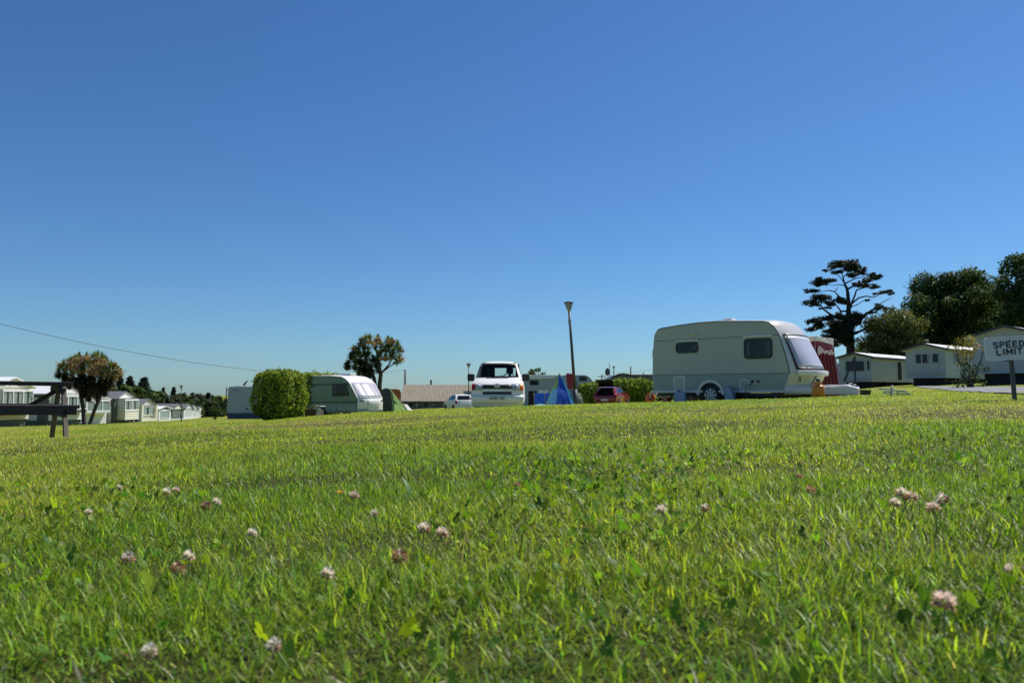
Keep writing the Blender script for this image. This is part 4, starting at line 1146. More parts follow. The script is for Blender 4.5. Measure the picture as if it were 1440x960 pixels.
# row on the left: sunlit gable ends, shaded flanks
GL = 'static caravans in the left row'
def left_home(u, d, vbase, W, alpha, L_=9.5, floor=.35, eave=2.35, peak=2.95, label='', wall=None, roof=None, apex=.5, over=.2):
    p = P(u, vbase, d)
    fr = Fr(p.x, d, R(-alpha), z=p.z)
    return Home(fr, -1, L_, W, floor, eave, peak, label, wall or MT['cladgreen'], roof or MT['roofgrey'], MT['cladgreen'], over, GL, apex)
def boards(x0, x1, y0, y1, z0, z1, bh=.19, lap=.045):
    """lapped boards: every board leans out at its lower edge"""
    mb = MB(); n = max(1, round((z1 - z0) / bh)); d = (z1 - z0) / n
    for k in range(n):
        a = z0 + k * d
        mb.prism([(x0, a), (x1 + lap, a), (x1 + lap, a + .02), (x1 + .004, a + d - .002), (x0, a + d - .002)], 'xz', y0, y1)
    return mb
def front_cladding(h, mat, z0, z1, y0=.0, y1=None):
    y1 = h.W if y1 is None else y1
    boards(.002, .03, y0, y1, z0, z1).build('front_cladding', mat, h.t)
def bay(h, y0, y1, z0, z1, zf0, out=.55, mull=1, mat=None, curtain=True):
    """box bay on the gable end: window between z0..z1, cladding below down to zf0"""
    b = boards(.03, out, y0, y1, zf0, z0 - .02).build('bay_panel', mat or MT['clad'], h.t)
    MB().box(.03, out, y0, y1, z1 + .0, z1 + .1).build('bay_head', MT['white'], h.t)
    for yy in (y0, y1 - .07): MB().box(.03, out, yy, yy + .07, z0 - .02, z1).build('bay_post', MT['white'], h.t)
    MB().box(.035, .10, y0 + .07, y1 - .07, z0 - .02, z1).build('bay_back', MT['dark'], h.t)
    h.end_window(y0 + .0, y1 - .0, z0 - .03, z1, mull, curtain, x=out - .05)
    MB().box(out - .02, out + .07, y0 - .05, y1 + .05, z0 - .09, z0 - .03).build('bay_sill', MT['white'], h.t)
def gable_face(h, mat=None, z=None):
    """pale triangle closing the gable under the roof overhang"""
    o = .12; W = h.W
    MB().prism([(-.05, h.ev + .0), (W + .05, h.ev + .0), (W * h.apex, h.pk - .02)], 'yz', .032, o + .05).build('gable_panel', mat or MT['cladwhite'], h.t)

# H1 nearest on the far left
h = left_home(-14, 48, 598, 3.4, 3, floor=.3, eave=2.42, peak=2.98, label='static caravan at the left frame edge with a red edged shelf under its bay', roof=MT['roofwhite'], over=.35)
front_cladding(h, MT['clad'], .3, 2.42)
bay(h, .35, 3.15, 1.15, 2.15, .85, .5, 2, MT['cladwhite'])
MB().box(.05, .75, .2, 3.2, .62, .76).build('red_shelf', M('red_tile_edge', (.42, .10, .08), .7), h.t)
gable_face(h)
# H2
h = left_home(67.5, 57, 597, 3.3, 13, floor=.3, eave=2.35, peak=3.0, label='static caravan behind the picnic table with a green grey flank and blue edged roof', roof=MT['roofwhite'], over=.3)
front_cladding(h, MT['cladwhite'], .3, 2.35); gable_face(h)
MB().box(-9.3, -1.0, -.04, .0, 2.05, 2.3).build('blue_eave_board', M('blue_eave', (.05, .11, .25), .5), h.t)
MB().box(-1.9, -1.0, -.035, .0, .3, 2.0).build('corner_cladding', MT['cladwhite'], h.t)
bay(h, .25, 3.0, 1.15, 2.1, .85, .6, 2, MT['cladgreen'])
# H3
h = left_home(101, 66, 597.5, 3.5, 19, floor=.3, eave=2.2, peak=2.7, label='static caravan behind the left cabbage tree with white siding under its wide window', roof=MT['roofwhite'], over=.3)
front_cladding(h, MT['cladwhite'], .05, 2.2); gable_face(h)
bay(h, .15, 3.35, 1.15, 2.05, .95, .6, 3, MT['cladwhite'], 'full')
# H4
h = left_home(160, 74, 596.5, 3.0, 5, floor=.35, eave=2.5, peak=3.1, label='static caravan right of the left cabbage tree, cream bay window hanging above the grass', over=.28)
gable_face(h)
MB().box(.002, .03, 0, 3.0, .35, 2.5).build('front_wall', MT['cladgreen'], h.t)
bay(h, .45, 2.75, 1.35, 2.3, .42, .8, 1)
MB().box(.8, .81, 1.45, 1.75, .85, .93).build('bay_vent', MT['trim'], h.t)
MB().box(-.65, -.30, -.05, .0, .05, 1.75).build('pale_post', MT['cladwhite'], h.t)
MB().box(.5, .62, 2.3, 2.45, -.2, .45).build('bay_leg', MT['white'], h.t)
# H5
h = left_home(193, 87, 594, 3.3, 5, floor=.1, eave=1.95, peak=2.6, label='static caravan with tied back curtains in a deep cream window surround', over=.35)
front_cladding(h, MT['clad'], .1, 1.95); gable_face(h)
MB().box(.03, .5, .0, .35, .1, 1.9).build('front_pilaster', MT['clad'], h.t); MB().box(.03, .5, 2.95, 3.3, .1, 1.9).build('front_pilaster', MT['clad'], h.t)
MB().box(.03, .5, .35, 2.95, .1, .4).build('front_plinth', MT['clad'], h.t)
h.end_window(.55, 2.8, .8, 1.8, 0, True, x=.2)
# H6 low porch with flat roof
h = left_home(222, 98, 593.5, 2.9, 6, floor=.05, eave=1.65, peak=1.95, label='low white porch fronted static caravan with a single wide window', roof=MT['roofwhite'], over=.25)
front_cladding(h, MT['white'], .05, 1.65)
h.end_window(.4, 2.5, .45, 1.45, 0, 'full', x=.05)
# H7
h = left_home(240.5, 112, 592, 3.3, 5, floor=.05, eave=1.7, peak=2.45, label='static caravan with pale gable over dark full width windows, left of the green lamp post', over=.3)
gable_face(h); front_cladding(h, MT['cladwhite'], .0, .5)
h.end_window(.15, 3.15, .4, 1.65, 3, True, frame=MT['cladgreen'], x=.04)
# H8..H10 small in the distance
for u, d, vb, W, lb in ((257.5, 128, 590.8, 3.0, 'small distant static caravan just right of the green lamp post'),
                        (266, 142, 590.2, 3.0, 'small distant static caravan, second from the far end of the left row'),
                        (275, 160, 589.8, 3.1, 'smallest static caravan at the far end of the left row beside a yellow green bush')):
    h = left_home(u, d, vb, W, 5, floor=.05, eave=1.9, peak=2.65, label=lb, over=.3)
    gable_face(h); front_cladding(h, MT['white'], .0, 1.9)
    h.end_window(.4, 2.6, .6, 1.7, 1, True, x=.02)

# three pale homes on the right
GR = 'static caravans below the big trees on the right'
def right_home(u, d, vbase, rot, W, L_, floor, eave, peak, label, over=.3, apex=.5):
    p = P(u, vbase, d)
    fr = Fr(p.x, d, R(rot), z=p.z)
    return Home(fr, 1, L_, W, floor, eave, peak, label, MT['cladbeige'], MT['roofwhite'], None, over, GR, apex)
# A
d = 63; sc_ = d / F
h = right_home(1227, d, 545.5, 42, 2.75, 9.5, (545.5 - 536.5) * sc_, (545.5 - 501.5) * sc_, (545.5 - 495.5) * sc_, 'cream static caravan with long flank and dark door, leftmost of the right hand homes')
h.fasc(MT['fascia'], .2)
h.end_window(.55, 2.2, 1.35, 2.3, 1, False)
h.end_window(.1, .42, 1.42, 2.3, 0, False)
MB().box(-.10, .0, .1, 2.65, .72, .80).build('drip_rail', MT['cladbeige'], h.t)
h.side_win(4.9, 6.0, .62, 2.35, 0, name='door', frame=MT['white']); h.side_win(7.0, 7.5, 1.3, 2.3, 0)
MB().box(1.6, 1.9, -.12, 0, 2.4, 2.5).build('outside_lamp', MT['black'], h.t)
MB().box(2.0, 2.15, 1.2, 1.35, h.pk - .2, h.pk + .12).build('roof_vent', MT['black'], h.t)
mb = MB()
for xx in (.6, 3.2, 6, 8.6): mb.box(xx, xx + .4, .2, 2.5, -.4, h.fl)
mb.build('support_pier', MT['dark'], h.t); MB().box(1.2, 9.3, .5, 2.5, .05, h.fl).build('chassis', MT['dark'], h.t)
# B
d = 56; sc_ = d / F
h = right_home(1331, d, 544, 40, 2.8, 9.5, (544 - 531) * sc_, (544 - 490) * sc_, (544 - 482.5) * sc_, 'pale static caravan with twin end windows, between the dark door home and bronze shrub')
h.fasc(MT['fascia'], .12)
h.end_window(1.15, 2.1, 1.72, 2.5, 1, False); h.end_window(.42, .92, 1.75, 2.5, 0, False)
MB().box(-.10, .0, .15, 2.65, .98, 1.08).build('drip_rail', MT['cladbeige'], h.t)
h.side_win(1.5, 2.9, 1.75, 2.55, 1, True); h.side_win(5.2, 6.2, .72, 2.5, 0, name='door'); h.side_win(7.3, 8.2, 1.7, 2.5)
mb = MB()
for xx in (.5, 3.2, 6, 8.6): mb.box(xx, xx + .45, .3, 2.5, -.5, h.fl)
mb.build('support_pier', MT['dark'], h.t); MB().box(1.2, 9.3, .6, 2.3, .15, h.fl).build('chassis', MT['dark'], h.t)
# C
d = 43; sc_ = d / F
h = right_home(1470, d, 541, 40, 3.6, 9.5, (541 - 524) * sc_, (541 - 469) * sc_, (541 - 456) * sc_, 'large pale static caravan behind the speed limit sign at the right frame edge', .35)
h.fasc(MT['fascia'], .1)
h.end_window(.5, 1.9, 1.9, 2.7, 1, False)
h.side_win(1.5, 2.9, 1.75, 2.6, 1, True)
mb = MB()
for xx in (.5, 3.2, 6, 8.6): mb.box(xx, xx + .45, .3, 3.2, -.6, h.fl)
mb.build('support_pier', MT['dark'], h.t); MB().box(1.2, 9.3, .6, 2.9, .2, h.fl).build('chassis', MT['dark'], h.t)
MB().box(.02, 9.4, .0, .05, .12, .40).build('step_board', MT['bluegrey'], h.t)

# dark home with the arched roof, behind the clipped hedge
def dark_home():
    d = 68; p = P(858, 577, d); fr = Fr(p.x, d, R(6), z=p.z); S = fr.side
    t = thing('static_caravan', fr.o, fr.rot, 'charcoal static caravan with an arched end roof behind the clipped hedge', 'static caravan')
    W = 3.0
    o = [S(u, v) for u, v in [(860, 577), (859.5, 532), (864, 529.3), (870, 526.8), (876, 526), (882, 526.6), (886, 527.6), (920, 527.8), (922, 577)]]
    MB().prism(o, 'xz', 0, W).build('wall', MT['cladgrey'], t)
    mb = MB(); mb.tube([(a, -.04, b + .03) for a, b in o[1:8]], .07, 6); mb.build('roof_edge', MT['trim'], t)
    a = [S(u, v) for u, v in [(846.5, 577), (846.5, 534.5), (860, 531.5), (860, 577)]]
    MB().prism(a, 'xz', .6, W).build('lean_to', M('pale_wall', (.20, .22, .21), .6), t)
    MB().prism(px_rr(fr, 893, 899, 530, 575, .02), 'xz', -.03, 0).build('door', MT['navy'], t)
    f = MB().prism(px_rr(fr, 897.5, 905.5, 531.5, 548.5, .03), 'xz', -.05, 0).build('window', MT['trim'], t)
    MB().prism(px_rr(fr, 898.5, 904.6, 532.5, 538, .02), 'xz', -.06, -.04).build('notice', MT['bluegrey'], f)
    MB().prism(px_rr(fr, 898.5, 905, 539.4, 548, .02), 'xz', -.065, -.04).build('pink_poster', MT['pinkpaper'], f)
    MB().prism(px_rr(fr, 895, 907, 548.2, 549.2, .0), 'xz', -.12, 0).build('sill', MT['white'], t)
    MB().box(S(907, 524)[0], S(907.8, 524)[0], .5, .7, S(900, 528)[1], S(900, 523.6)[1]).build('flue', MT['black'], t)
dark_home()
def shed():
    d = 70; p = P(1166, 545, d); fr = Fr(p.x, d, R(10), z=p.z)
    t = thing('shed', fr.o, fr.rot, 'dark shed with glazed doors squeezed between the awning and the dark door home', 'shed')
    MB().box(0, 1.6, 0, 2, 0, 2.1).build('wall', MT['fascia'], t); MB().box(-.1, 1.7, -.12, 2.1, 2.1, 2.22).build('roof', MT['white'], t)
    for k in range(2):
        f = MB().ring(rrect(.15 + k * .68, .78 + k * .68, .1, 2.0, .02), rrect(.23 + k * .68, .70 + k * .68, .2, 1.92, .02), 'xz', -.05, 0).build('door', MT['trim'], t)
        MB().prism(rrect(.22 + k * .68, .71 + k * .68, .19, 1.93, .02), 'xz', -.03, 0).build('pane', MT['pane'], f)
shed()

# long building with brown corrugated roof
def brown_building():
    d = 92; p = P(562, 578, d); fr = Fr(p.x, d, R(0), z=p.z); S = fr.side
    t = thing('long_building', fr.o, 0, 'long low building with a sunlit brown corrugated roof', 'building')
    L_ = 14.0; e = S(600, 565.5)[1]; dep = 6.0
    ev = e; rz = .25 + (552 - 541) / F * (d + dep / 2) - fr.o.z
    MB().box(.35, L_ - .35, .5, dep - .5, -.5, ev + .1).build('wall', MT['brickwall'], t)
    mb = MB().prism([(0, ev), (dep / 2, rz - .1), (dep, ev), (dep, ev + .10), (dep / 2, rz), (0, ev + .10)], 'yz', 0, L_)
    for k in range(46):      # raised ribs of the sheeting
        xx = .1 + k * (L_ - .2) / 45
        mb.add([(xx - .05, -.01, ev + .10), (xx + .05, -.01, ev + .10), (xx, -.01, ev + .13), (xx - .05, dep / 2, rz), (xx + .05, dep / 2, rz), (xx, dep / 2, rz + .03)], [(0, 1, 2), (0, 2, 5, 3), (1, 4, 5, 2), (3, 5, 4)])
    mb.build('roof', MT['roofbrown'], t)
    MB().prism([(.5, ev + .02), (dep / 2, rz - .2), (dep - .5, ev + .02)], 'yz', .36, L_ - .36).build('gable', MT['brickwall'], t)
    MB().box(-.02, L_ + .02, -.06, .0, ev - .1, ev + .13).build('gutter', MT['fascia'], t)
    MB().box(-.04, .12, 0, .04, 0, .02).build('verge', MT['rust'], t)
    a = S(602, 541)[0]
    MB().lathe([(.10, rz - .4), (.10, rz + .45), (.13, rz + .45), (.13, rz + .6), (0, rz + .6)], c=(a, dep / 2 + .3, 0), n=10).build('flue', MT['black'], t)
    mb = [(575, 579), (597, 600.5), (630, 633), (603, 607), (622, 629)]
    for i, (u0, u1) in enumerate(mb):
        x0, x1 = S(u0, 570)[0], S(u1, 570)[0]
        z1 = ev - .15; z0 = z1 - .28
        f = MB().ring(rrect(x0 - .05, x1 + .05, z0 - .05, z1 + .05, .01), rrect(x0, x1, z0, z1, .01), 'xz', .42, .5).build('window', MT['white'] if i > 2 else MT['fascia'], t)
        MB().prism(rrect(x0, x1, z0, z1, .01), 'xz', .45, .5).build('pane', MT['pane'], f)
    MB().box(S(585, 570)[0], S(586, 570)[0], .40, .5, ev - .6, ev - .1).build('notice', MT['white'], t)
brown_building()
def rust_cabin():
    d = 66; p = P(549, 582, d); fr = Fr(p.x, d, R(12), z=p.z); S = fr.side
    t = thing('cabin', fr.o, fr.rot, 'rust orange cabin with a rounded roof corner behind the lime tent', 'cabin')
    a, b = S(549, 546.8), S(563.5, 546.8)
    MB().prism([(a[0], -.3), (b[0], -.3), (b[0], b[1] - .25), (b[0] - .08, b[1] - .06), (b[0] - .3, b[1]), (a[0], a[1])], 'xz', 0, 1.6).build('wall', MT['rust'], t, bevel=.03)
    MB().prism([(b[0] - .02, .2), (b[0] + .03, .2), (b[0] + .03, b[1] - .3), (b[0] - .02, b[1] - .25)], 'xz', .02, 1.58).build('end_panel', M('lit_rust', (.55, .22, .10), .6), t)  # paler rust paints sunlight onto the side of the same orange wall
rust_cabin()
def pale_hut():
    d = 74; p = P(651.5, 580, d); fr = Fr(p.x, d, R(0), z=p.z)
    t = thing('hut', fr.o, 0, 'small pale flat roofed hut behind the white car', 'hut')
    w_ = 9 * d / F; hh = (580 - 550.5) / F * d
    MB().box(0, w_ + 2, 0, 2, -.3, hh).build('wall', MT['bluegrey'], t); MB().box(-.05, w_ + 2.05, -.05, 2.05, hh, hh + .06).build('roof', MT['steel'], t)
    MB().box(.25, .75, -.02, 0, 0, 1.1).build('door', MT['darksteel'], t)
pale_hut()
# ------------------------------------------------------------------ lamp posts, poles, wires, aerials
def cone_lamp(u, v_top, d, vbase, h_head, r_head, label, lean_px=0, mat=None, box=False, group=None, rpole=.055):
    top = P(u, v_top, d); bx = P(u + lean_px, vbase, d)
    bz = Tz(bx.x, d) - .1
    t = thing('lamp_post', (bx.x, d, bz), 0, label, 'lamp post', group)
    tp = top - Vector((bx.x, d, bz)); ax = tp.normalized(); m = mat or MT['darksteel']
    q = lambda s: ax * s; L_ = tp.length
    nk = L_ - h_head
    MB().tube([q(0), q(1.1)], rpole * 1.5, 10).build('base', m, t)
    MB().tube([q(1.1), q(nk)], [rpole, rpole * .75], 10).build('pole', m, t)
    mb = MB(); mb.tube([q(nk - .05), q(nk + h_head * .1), q(nk + h_head * .45), q(nk + h_head * .86)], [rpole, rpole * 1.4, r_head * .5, r_head * .92], 14)
    mb.build('lamp_shade', M('lamp_diffuser', (.36, .33, .30), .4), t)
    MB().tube([q(nk + h_head * .86), q(nk + h_head * .90), q(nk + h_head)], [r_head * 1.02, r_head * 1.02, r_head * .6], 14).build('cap', m, t)
    mb = MB()
    for k in range(4):
        a = k * math.pi / 2 + .4; o = Vector((math.cos(a), math.sin(a), 0))
        mb.tube([q(nk + h_head * .1) + o * rpole * 1.4, q(nk + h_head * .88) + o * r_head * .96], .012, 4)
    mb.build('cage_rod', m, t)
    if box:
        MB().box(-.09, .05, -.09, .03, -.12, .12).build('sensor_box', MT['steel'], t, loc=q(nk - .55), bevel=.01)
    return t, q, L_
GLP = 'cone headed lamp posts'
t, q, L_ = cone_lamp(799.5, 424, 36, 577, .40, .235, 'tall dark lamp post with a cone head leaning above the blue tent', lean_px=11, box=True, group=GLP, rpole=.075)
# red notice board fixed to the post
a = P(796, 525, 35.9); b = P(805, 545.5, 35.9)
o = MB().prism([(0, 0), (.34, -.04), (.30, -.72), (.06, -.72)], 'xz', -.16, 0).build('fire_point_board', MT['redboard'], None, bevel=.015)
o.location = a; tag(o, 'dark red box fixed to the tall lamp post above the blue tent', 'red box')
cone_lamp(659, 510.8, 70, 580, .36, .22, 'slim lamp post beside the mirror of the white camper van', group=GLP, rpole=.05)
cone_lamp(255, 541.5, 84, 594, .40, .17, 'dark green lamp post among the left row of homes', mat=MT['greenpost'], group=GLP, rpole=.05)
# flat headed lamp far behind the hedge
def flat_lamp():
    d = 95; p = P(863.5, 560, d); zt = P(863.5, 515, d).z
    t = thing('lamp_post', (p.x, d, Tz(p.x, d)), 0, 'distant lamp post with a flat square head above the clipped hedge', 'lamp post')
    h = zt - Tz(p.x, d)
    MB().tube([(0, 0, 0), (0, 0, h)], .06, 8).build('pole', MT['darksteel'], t); MB().box(-.17, .17, -.17, .17, h - .12, h).build('lamp_head', MT['darksteel'], t)
flat_lamp()
def wire_pole(u, vtop, d, label, r=.11, arms=True, group=None):
    p = P(u, vtop, d); z0 = Tz(p.x, d) - .2
    t = thing('utility_pole', (p.x, d, z0), 0, label, 'utility pole', group)
    h = p.z - z0
    MB().tube([(0, 0, 0), (0, 0, h)], [r * 1.25, r], 10).build('pole', MT['pole'], t)
    if arms:
        MB().box(-.55, .55, -.16, -.08, h - .35, h - .25).build('cross_arm', MT['pole'], t)
        for k in (-.45, 0, .45): MB().lathe([(.03, 0), (.05, .03), (.03, .06), (.04, .1), (0, .12)], c=(k, -.12, h - .25), n=8).build('insulator', MT['white'], t)
    return p
p1 = wire_pole(569.8, 519.5, 96, 'wooden utility pole behind the left end of the brown roof', arms=False)
wire_pole(846.5, 526.3, 110, 'distant utility pole with a cross arm left of the arched dark home', .09)
wire_pole(887, 514.8, 90, 'plain slender pole rising behind the arched dark home', .07, arms=False)
# overhead line in one span from the pole towards the left, beyond the frame
def overhead_line():
    pa = P(-140, 418, 42)
    pts = [(-140, 418), (0, 456), (100, 477.5), (200, 498.3), (290, 512), (361, 520.5), (430, 526), (480, 527.6), (542, 523.6), (569.8, 519.8)]
    out = []
    dx, dy = p1.x - pa.x, 96 - 42
    for u, v in pts:
        r = ray(u, v); k = r[0] / r[1]
        # meet the vertical plane through both ends
        y = (pa.x - dx / dy * 42) / (k - dx / dy)
        out.append(P(u, v, y))
    # smooth sag
    sm = []
    xs = np.array([(q.x, q.y, q.z) for q in out]); tt = (xs[:, 1] - xs[0, 1]) / (xs[-1, 1] - xs[0, 1])
    cz = np.polyfit(tt, xs[:, 2], 4)
    for t in np.linspace(0, 1, 60): sm.append((pa.x + dx * t, 42 + dy * t, float(np.polyval(cz, t))))
    o = MB().tube(sm, .017, 5).build('overhead_wire', MT['black'], None)
    tag(o, 'black overhead wire sagging across the sky from the left to the utility pole', 'wire')
    z0 = Tz(pa.x, 42); t = thing('utility_pole', (pa.x, 42, z0), 0, 'utility pole beyond the left frame edge that carries the overhead wire', 'utility pole')
    MB().tube([(0, 0, 0), (0, 0, sm[0][2] - z0 + .3)], [.16, .12], 10).build('pole', MT['pole'], t)
overhead_line()
def wire2():
    a = P(864, 523.6, 95); b = P(912, 520.5, 95)
    tag(MB().tube([a, a.lerp(b, .5) - Vector((0, 0, .12)), b, b + (b - a) * .6], .014, 4).build('overhead_wire', MT['steel'], None), 'faint thin wire above the roof of the arched dark home', 'wire')
wire2()
def tv_mast():
    d = 66; p = P(858, 575, d); zt = P(858, 508.5, d).z
    t = thing('aerial_mast', (p.x, d, p.z), 0, 'thin aerial mast with a satellite dish beside the arched dark home', 'aerial')
    h = zt - p.z
    MB().tube([(0, 0, 0), (0, 0, h)], .035, 6).build('mast', MT['steel'], t)
    mb = MB(); mb.tube([(-.12, 0, h - .4), (.12, 0, h - .4)], .012, 4); mb.tube([(-.08, 0, h - .2), (.08, 0, h - .2)], .01, 4); mb.tube([(0, -.3, h - .4), (0, .3, h - .4)], .012, 4)
    mb.build('aerial', MT['steel'], t)
    zd = (552 - 523) / F * d + .25 - p.z
    MB().lathe([(0, 0), (.15, .02), (.32, .09), (.33, .10), (.15, .04), (0, .03)], n=20).build('satellite_dish', MT['darksteel'], t, loc=(-.14, -.1, zd), rot=(R(90), 0, R(-60)))
    MB().tube([(-.16, -.1, zd), (-.55, -.35, zd - .18)], .015, 5).build('dish_arm', MT['darksteel'], t)
tv_mast()

# ------------------------------------------------------------------ tents, windbreak, awning
def cloth(name, corners, mat, parent, n=14, amp=.015, seed=0, solid=0, freq=2.2):
    """quad of fabric between four corners with creases"""
    a, b, c, d = [Vector(q) for q in corners]
    nrm = (b - a).cross(d - a).normalized()
    def fn(i, j):
        p = a.lerp(b, i).lerp(d.lerp(c, i), j)
        k = min(i, 1 - i, j, 1 - j) * 4; k = min(1, k)
        h = mnoise.noise(p * freq + Vector((seed * 7.1, 0, 0))) + .5 * mnoise.noise(p * freq * 2.7 + Vector((0, seed * 3.3, 0)))
        return p + nrm * h * amp * (.25 + .75 * k)
    mb = MB(); mb.grid(fn, n, n)
    return mb.build(name, mat, parent, solid=solid, fix=False)
def blue_tent():
    d = 28.0; apx = P(786.5, 525.5, d + .35); bz = min(Tz(apx.x, d), P(787, 571.5, d).z - .1)
    t = thing('tent', (apx.x, d, bz), 0, 'small blue pointed tent with a light blue side panel', 'tent', 'tents')
    L = lambda u, dd: Vector((P(u, 571, dd).x - apx.x, dd - d, 0))
    A = L(764.5, d + .65); B = L(780.5, d - .15); C = L(811.5, d + .25); D = L(792, d + 1.3); top = Vector((0, .35, apx.z - bz))
    def facet(name, p, q, mat, seed, amp=.02): return cloth(name, [p, q, top + (q - p) * .004, top - (q - p) * .004], mat, t, 18, amp, seed)
    facet('front_panel', B, C, MT['blue'], 1, .035); facet('door_panel', A, B, MT['cyan'], 2, .02); facet('back_panel', C, D, MT['blue'], 3); facet('side_panel', D, A, MT['blue'], 4)
    # crumpled strip along the right seam, its light blue paints sunlit wrinkles
    C2 = C.lerp(B, .20)
    up_ = Vector((.03, -.06, 0))
    cloth('highlight_strip', [C2 + up_, C + up_, top + up_ + (C - C2) * .01, top + up_ - (C - C2) * .01], MT['cyan'], t, 18, .022, 9, freq=5)
    # green vent flap at the upper left and seam tape
    g0 = A.lerp(top, .62); g1 = B.lerp(top, .62); e = Vector((-.02, -.03, 0))
    MB().add([g0 + e, g1 + e, B.lerp(top, .93) + e, A.lerp(top, .93) + e], [(0, 1, 2, 3)]).build('vent_flap', MT['greentape'], t, solid=.008)
    MB().bar(A + e * .4, top + e * .4, .02, .02).build('seam_tape', MT['limecloth'], t)
    MB().tube([top - Vector((0, 0, .06)), top + Vector((0, 0, .03))], [.03, .012], 8).build('pole_cap', MT['navy'], t)
    MB().add([A.lerp(B, .62) + e * 1.3, B + e * 1.3, B.lerp(top, .12) + e * 1.3], [(0, 1, 2)]).build('door_gap', MT['dark'], t, solid=.004)
blue_tent()
def windbreak():
    d = 33; p = P(751, 571, d); z0 = Tz(p.x, d) - .05
    t = thing('windbreak', (p.x, d, z0), R(3), 'bright blue windbreak standing between the camper van and the blue tent', 'windbreak')
    zt = P(751, 552.5, d).z - z0; zb = P(751, 567.5, d).z - z0
    w_ = .47
    for k in range(2):
        cloth('panel', [(k * w_ + .01, 0, zb), ((k + 1) * w_ - .01, 0, zb), ((k + 1) * w_ - .01, 0, zt), (k * w_ + .01, 0, zt)], MT['blue'], t, 8, .02, 20 + k)
    for k in range(3): MB().tube([(k * w_, 0, 0), (k * w_, 0, zt + .02)], .014, 6).build('pole', MT['woodpost'], t)
windbreak()
p = P(760, 569.5, 31); o = MB().lathe([(.0, 0), (.26, 0), (.30, .10), (.26, .16), (.0, .2)], n=16).build('green_ground_bag', M('teal_bag', (.12, .42, .30), .6), None, loc=(p.x, 31, p.z - .15), bevel=.0)
tag(o, 'low teal green bag on the grass in front of the blue windbreak', 'bag')
p = P(756.5, 570.5, 30.4); o = MB().box(-.16, .16, -.1, .1, 0, .14).build('folded_towel', MT['whitecloth'], None, loc=(p.x, 30.4, p.z - .1), rot=R(15), bevel=.03)
tag(o, 'small folded white towel beside the teal bag', 'towel')

def lime_tent():
    d = 48.5; p = P(548, 585, d); z0 = p.z
    t = thing('tent', (p.x, d, z0), 0, 'tunnel tent with a grey front and lime green sloping porch', 'tent', 'tents')
    S = lambda u, v, dd: P(u, v, dd) - Vector((p.x, d, z0))
    # grey hoop section leading back to the left
    h1 = [S(556, 583, d - .3), S(555, 570, d - .2), S(552.5, 556, d), S(549, 547, d + .2), S(543, 545.4, d + .6), S(536, 548, d + 1.1), S(532, 560, d + 1.5), S(531, 583, d + 1.6)]
    off = Vector((-.7, 1.2, -.12))
    h2 = [q + off for q in h1]
    mb = MB(); n = len(h1)
    i1 = interp_poly([tuple(q) for q in h1], 22); i2 = interp_poly([tuple(q) for q in h2], 22)
    mb.grid(lambda i, j: Vector(i1[round(i * 21)]).lerp(Vector(i2[round(i * 21)]), j) + Vector((0, 0, -.10 * math.sin(math.pi * j))), 21, 6)
    mb.build('grey_fly', MT['greycloth'], t, fix=False)
    # dark end wall under the hoop
    MB().add([q + Vector((-.03, .03, 0)) for q in h1], [tuple(range(n))]).build('inner_wall', MT['darkcloth'], t, solid=.006)
    # lime porch from the hoop top down to the right
    top = h1[3]; g = [S(553, 583, d - .35), S(577.5, 582, d - .5), S(572, 583, d + 1.6)]
    cloth('lime_porch', [g[0], g[1], top.lerp(g[1], .06), top], MT['limecloth'], t, 12, .03, 31)
    f = lambda a, b: (g[0].lerp(g[1], a)).lerp(top.lerp(g[1], .06 * a), b) + Vector((0, -.035, .0))
    MB().add([f(.18, .62), f(.42, .52), f(.52, .40), f(.22, .44)], [(0, 1, 2, 3)]).build('porch_window', M('tent_window', (.12, .20, .22), .25), t, solid=.005)
    mb = MB(); mb.bar(f(.62, .02), f(.30, .9), .025, .012); mb.bar(f(.97, .02), f(.5, .93), .025, .012); mb.build('porch_seam', MT['darkcloth'], t)
    cloth('white_valance', [g[1] + Vector((.02, .1, -.05)), g[1] + Vector((.28, .5, -.05)), top.lerp(g[1], .62) + Vector((.22, .3, 0)), top.lerp(g[1], .60) + Vector((.06, .1, 0))], MT['whitecloth'], t, 6, .02, 33)
    for q in (g[0], g[1]): MB().tube([q, q + Vector((.5, -.3, 0))], .008, 4).build('guy_line', MT['white'], t)
lime_tent()

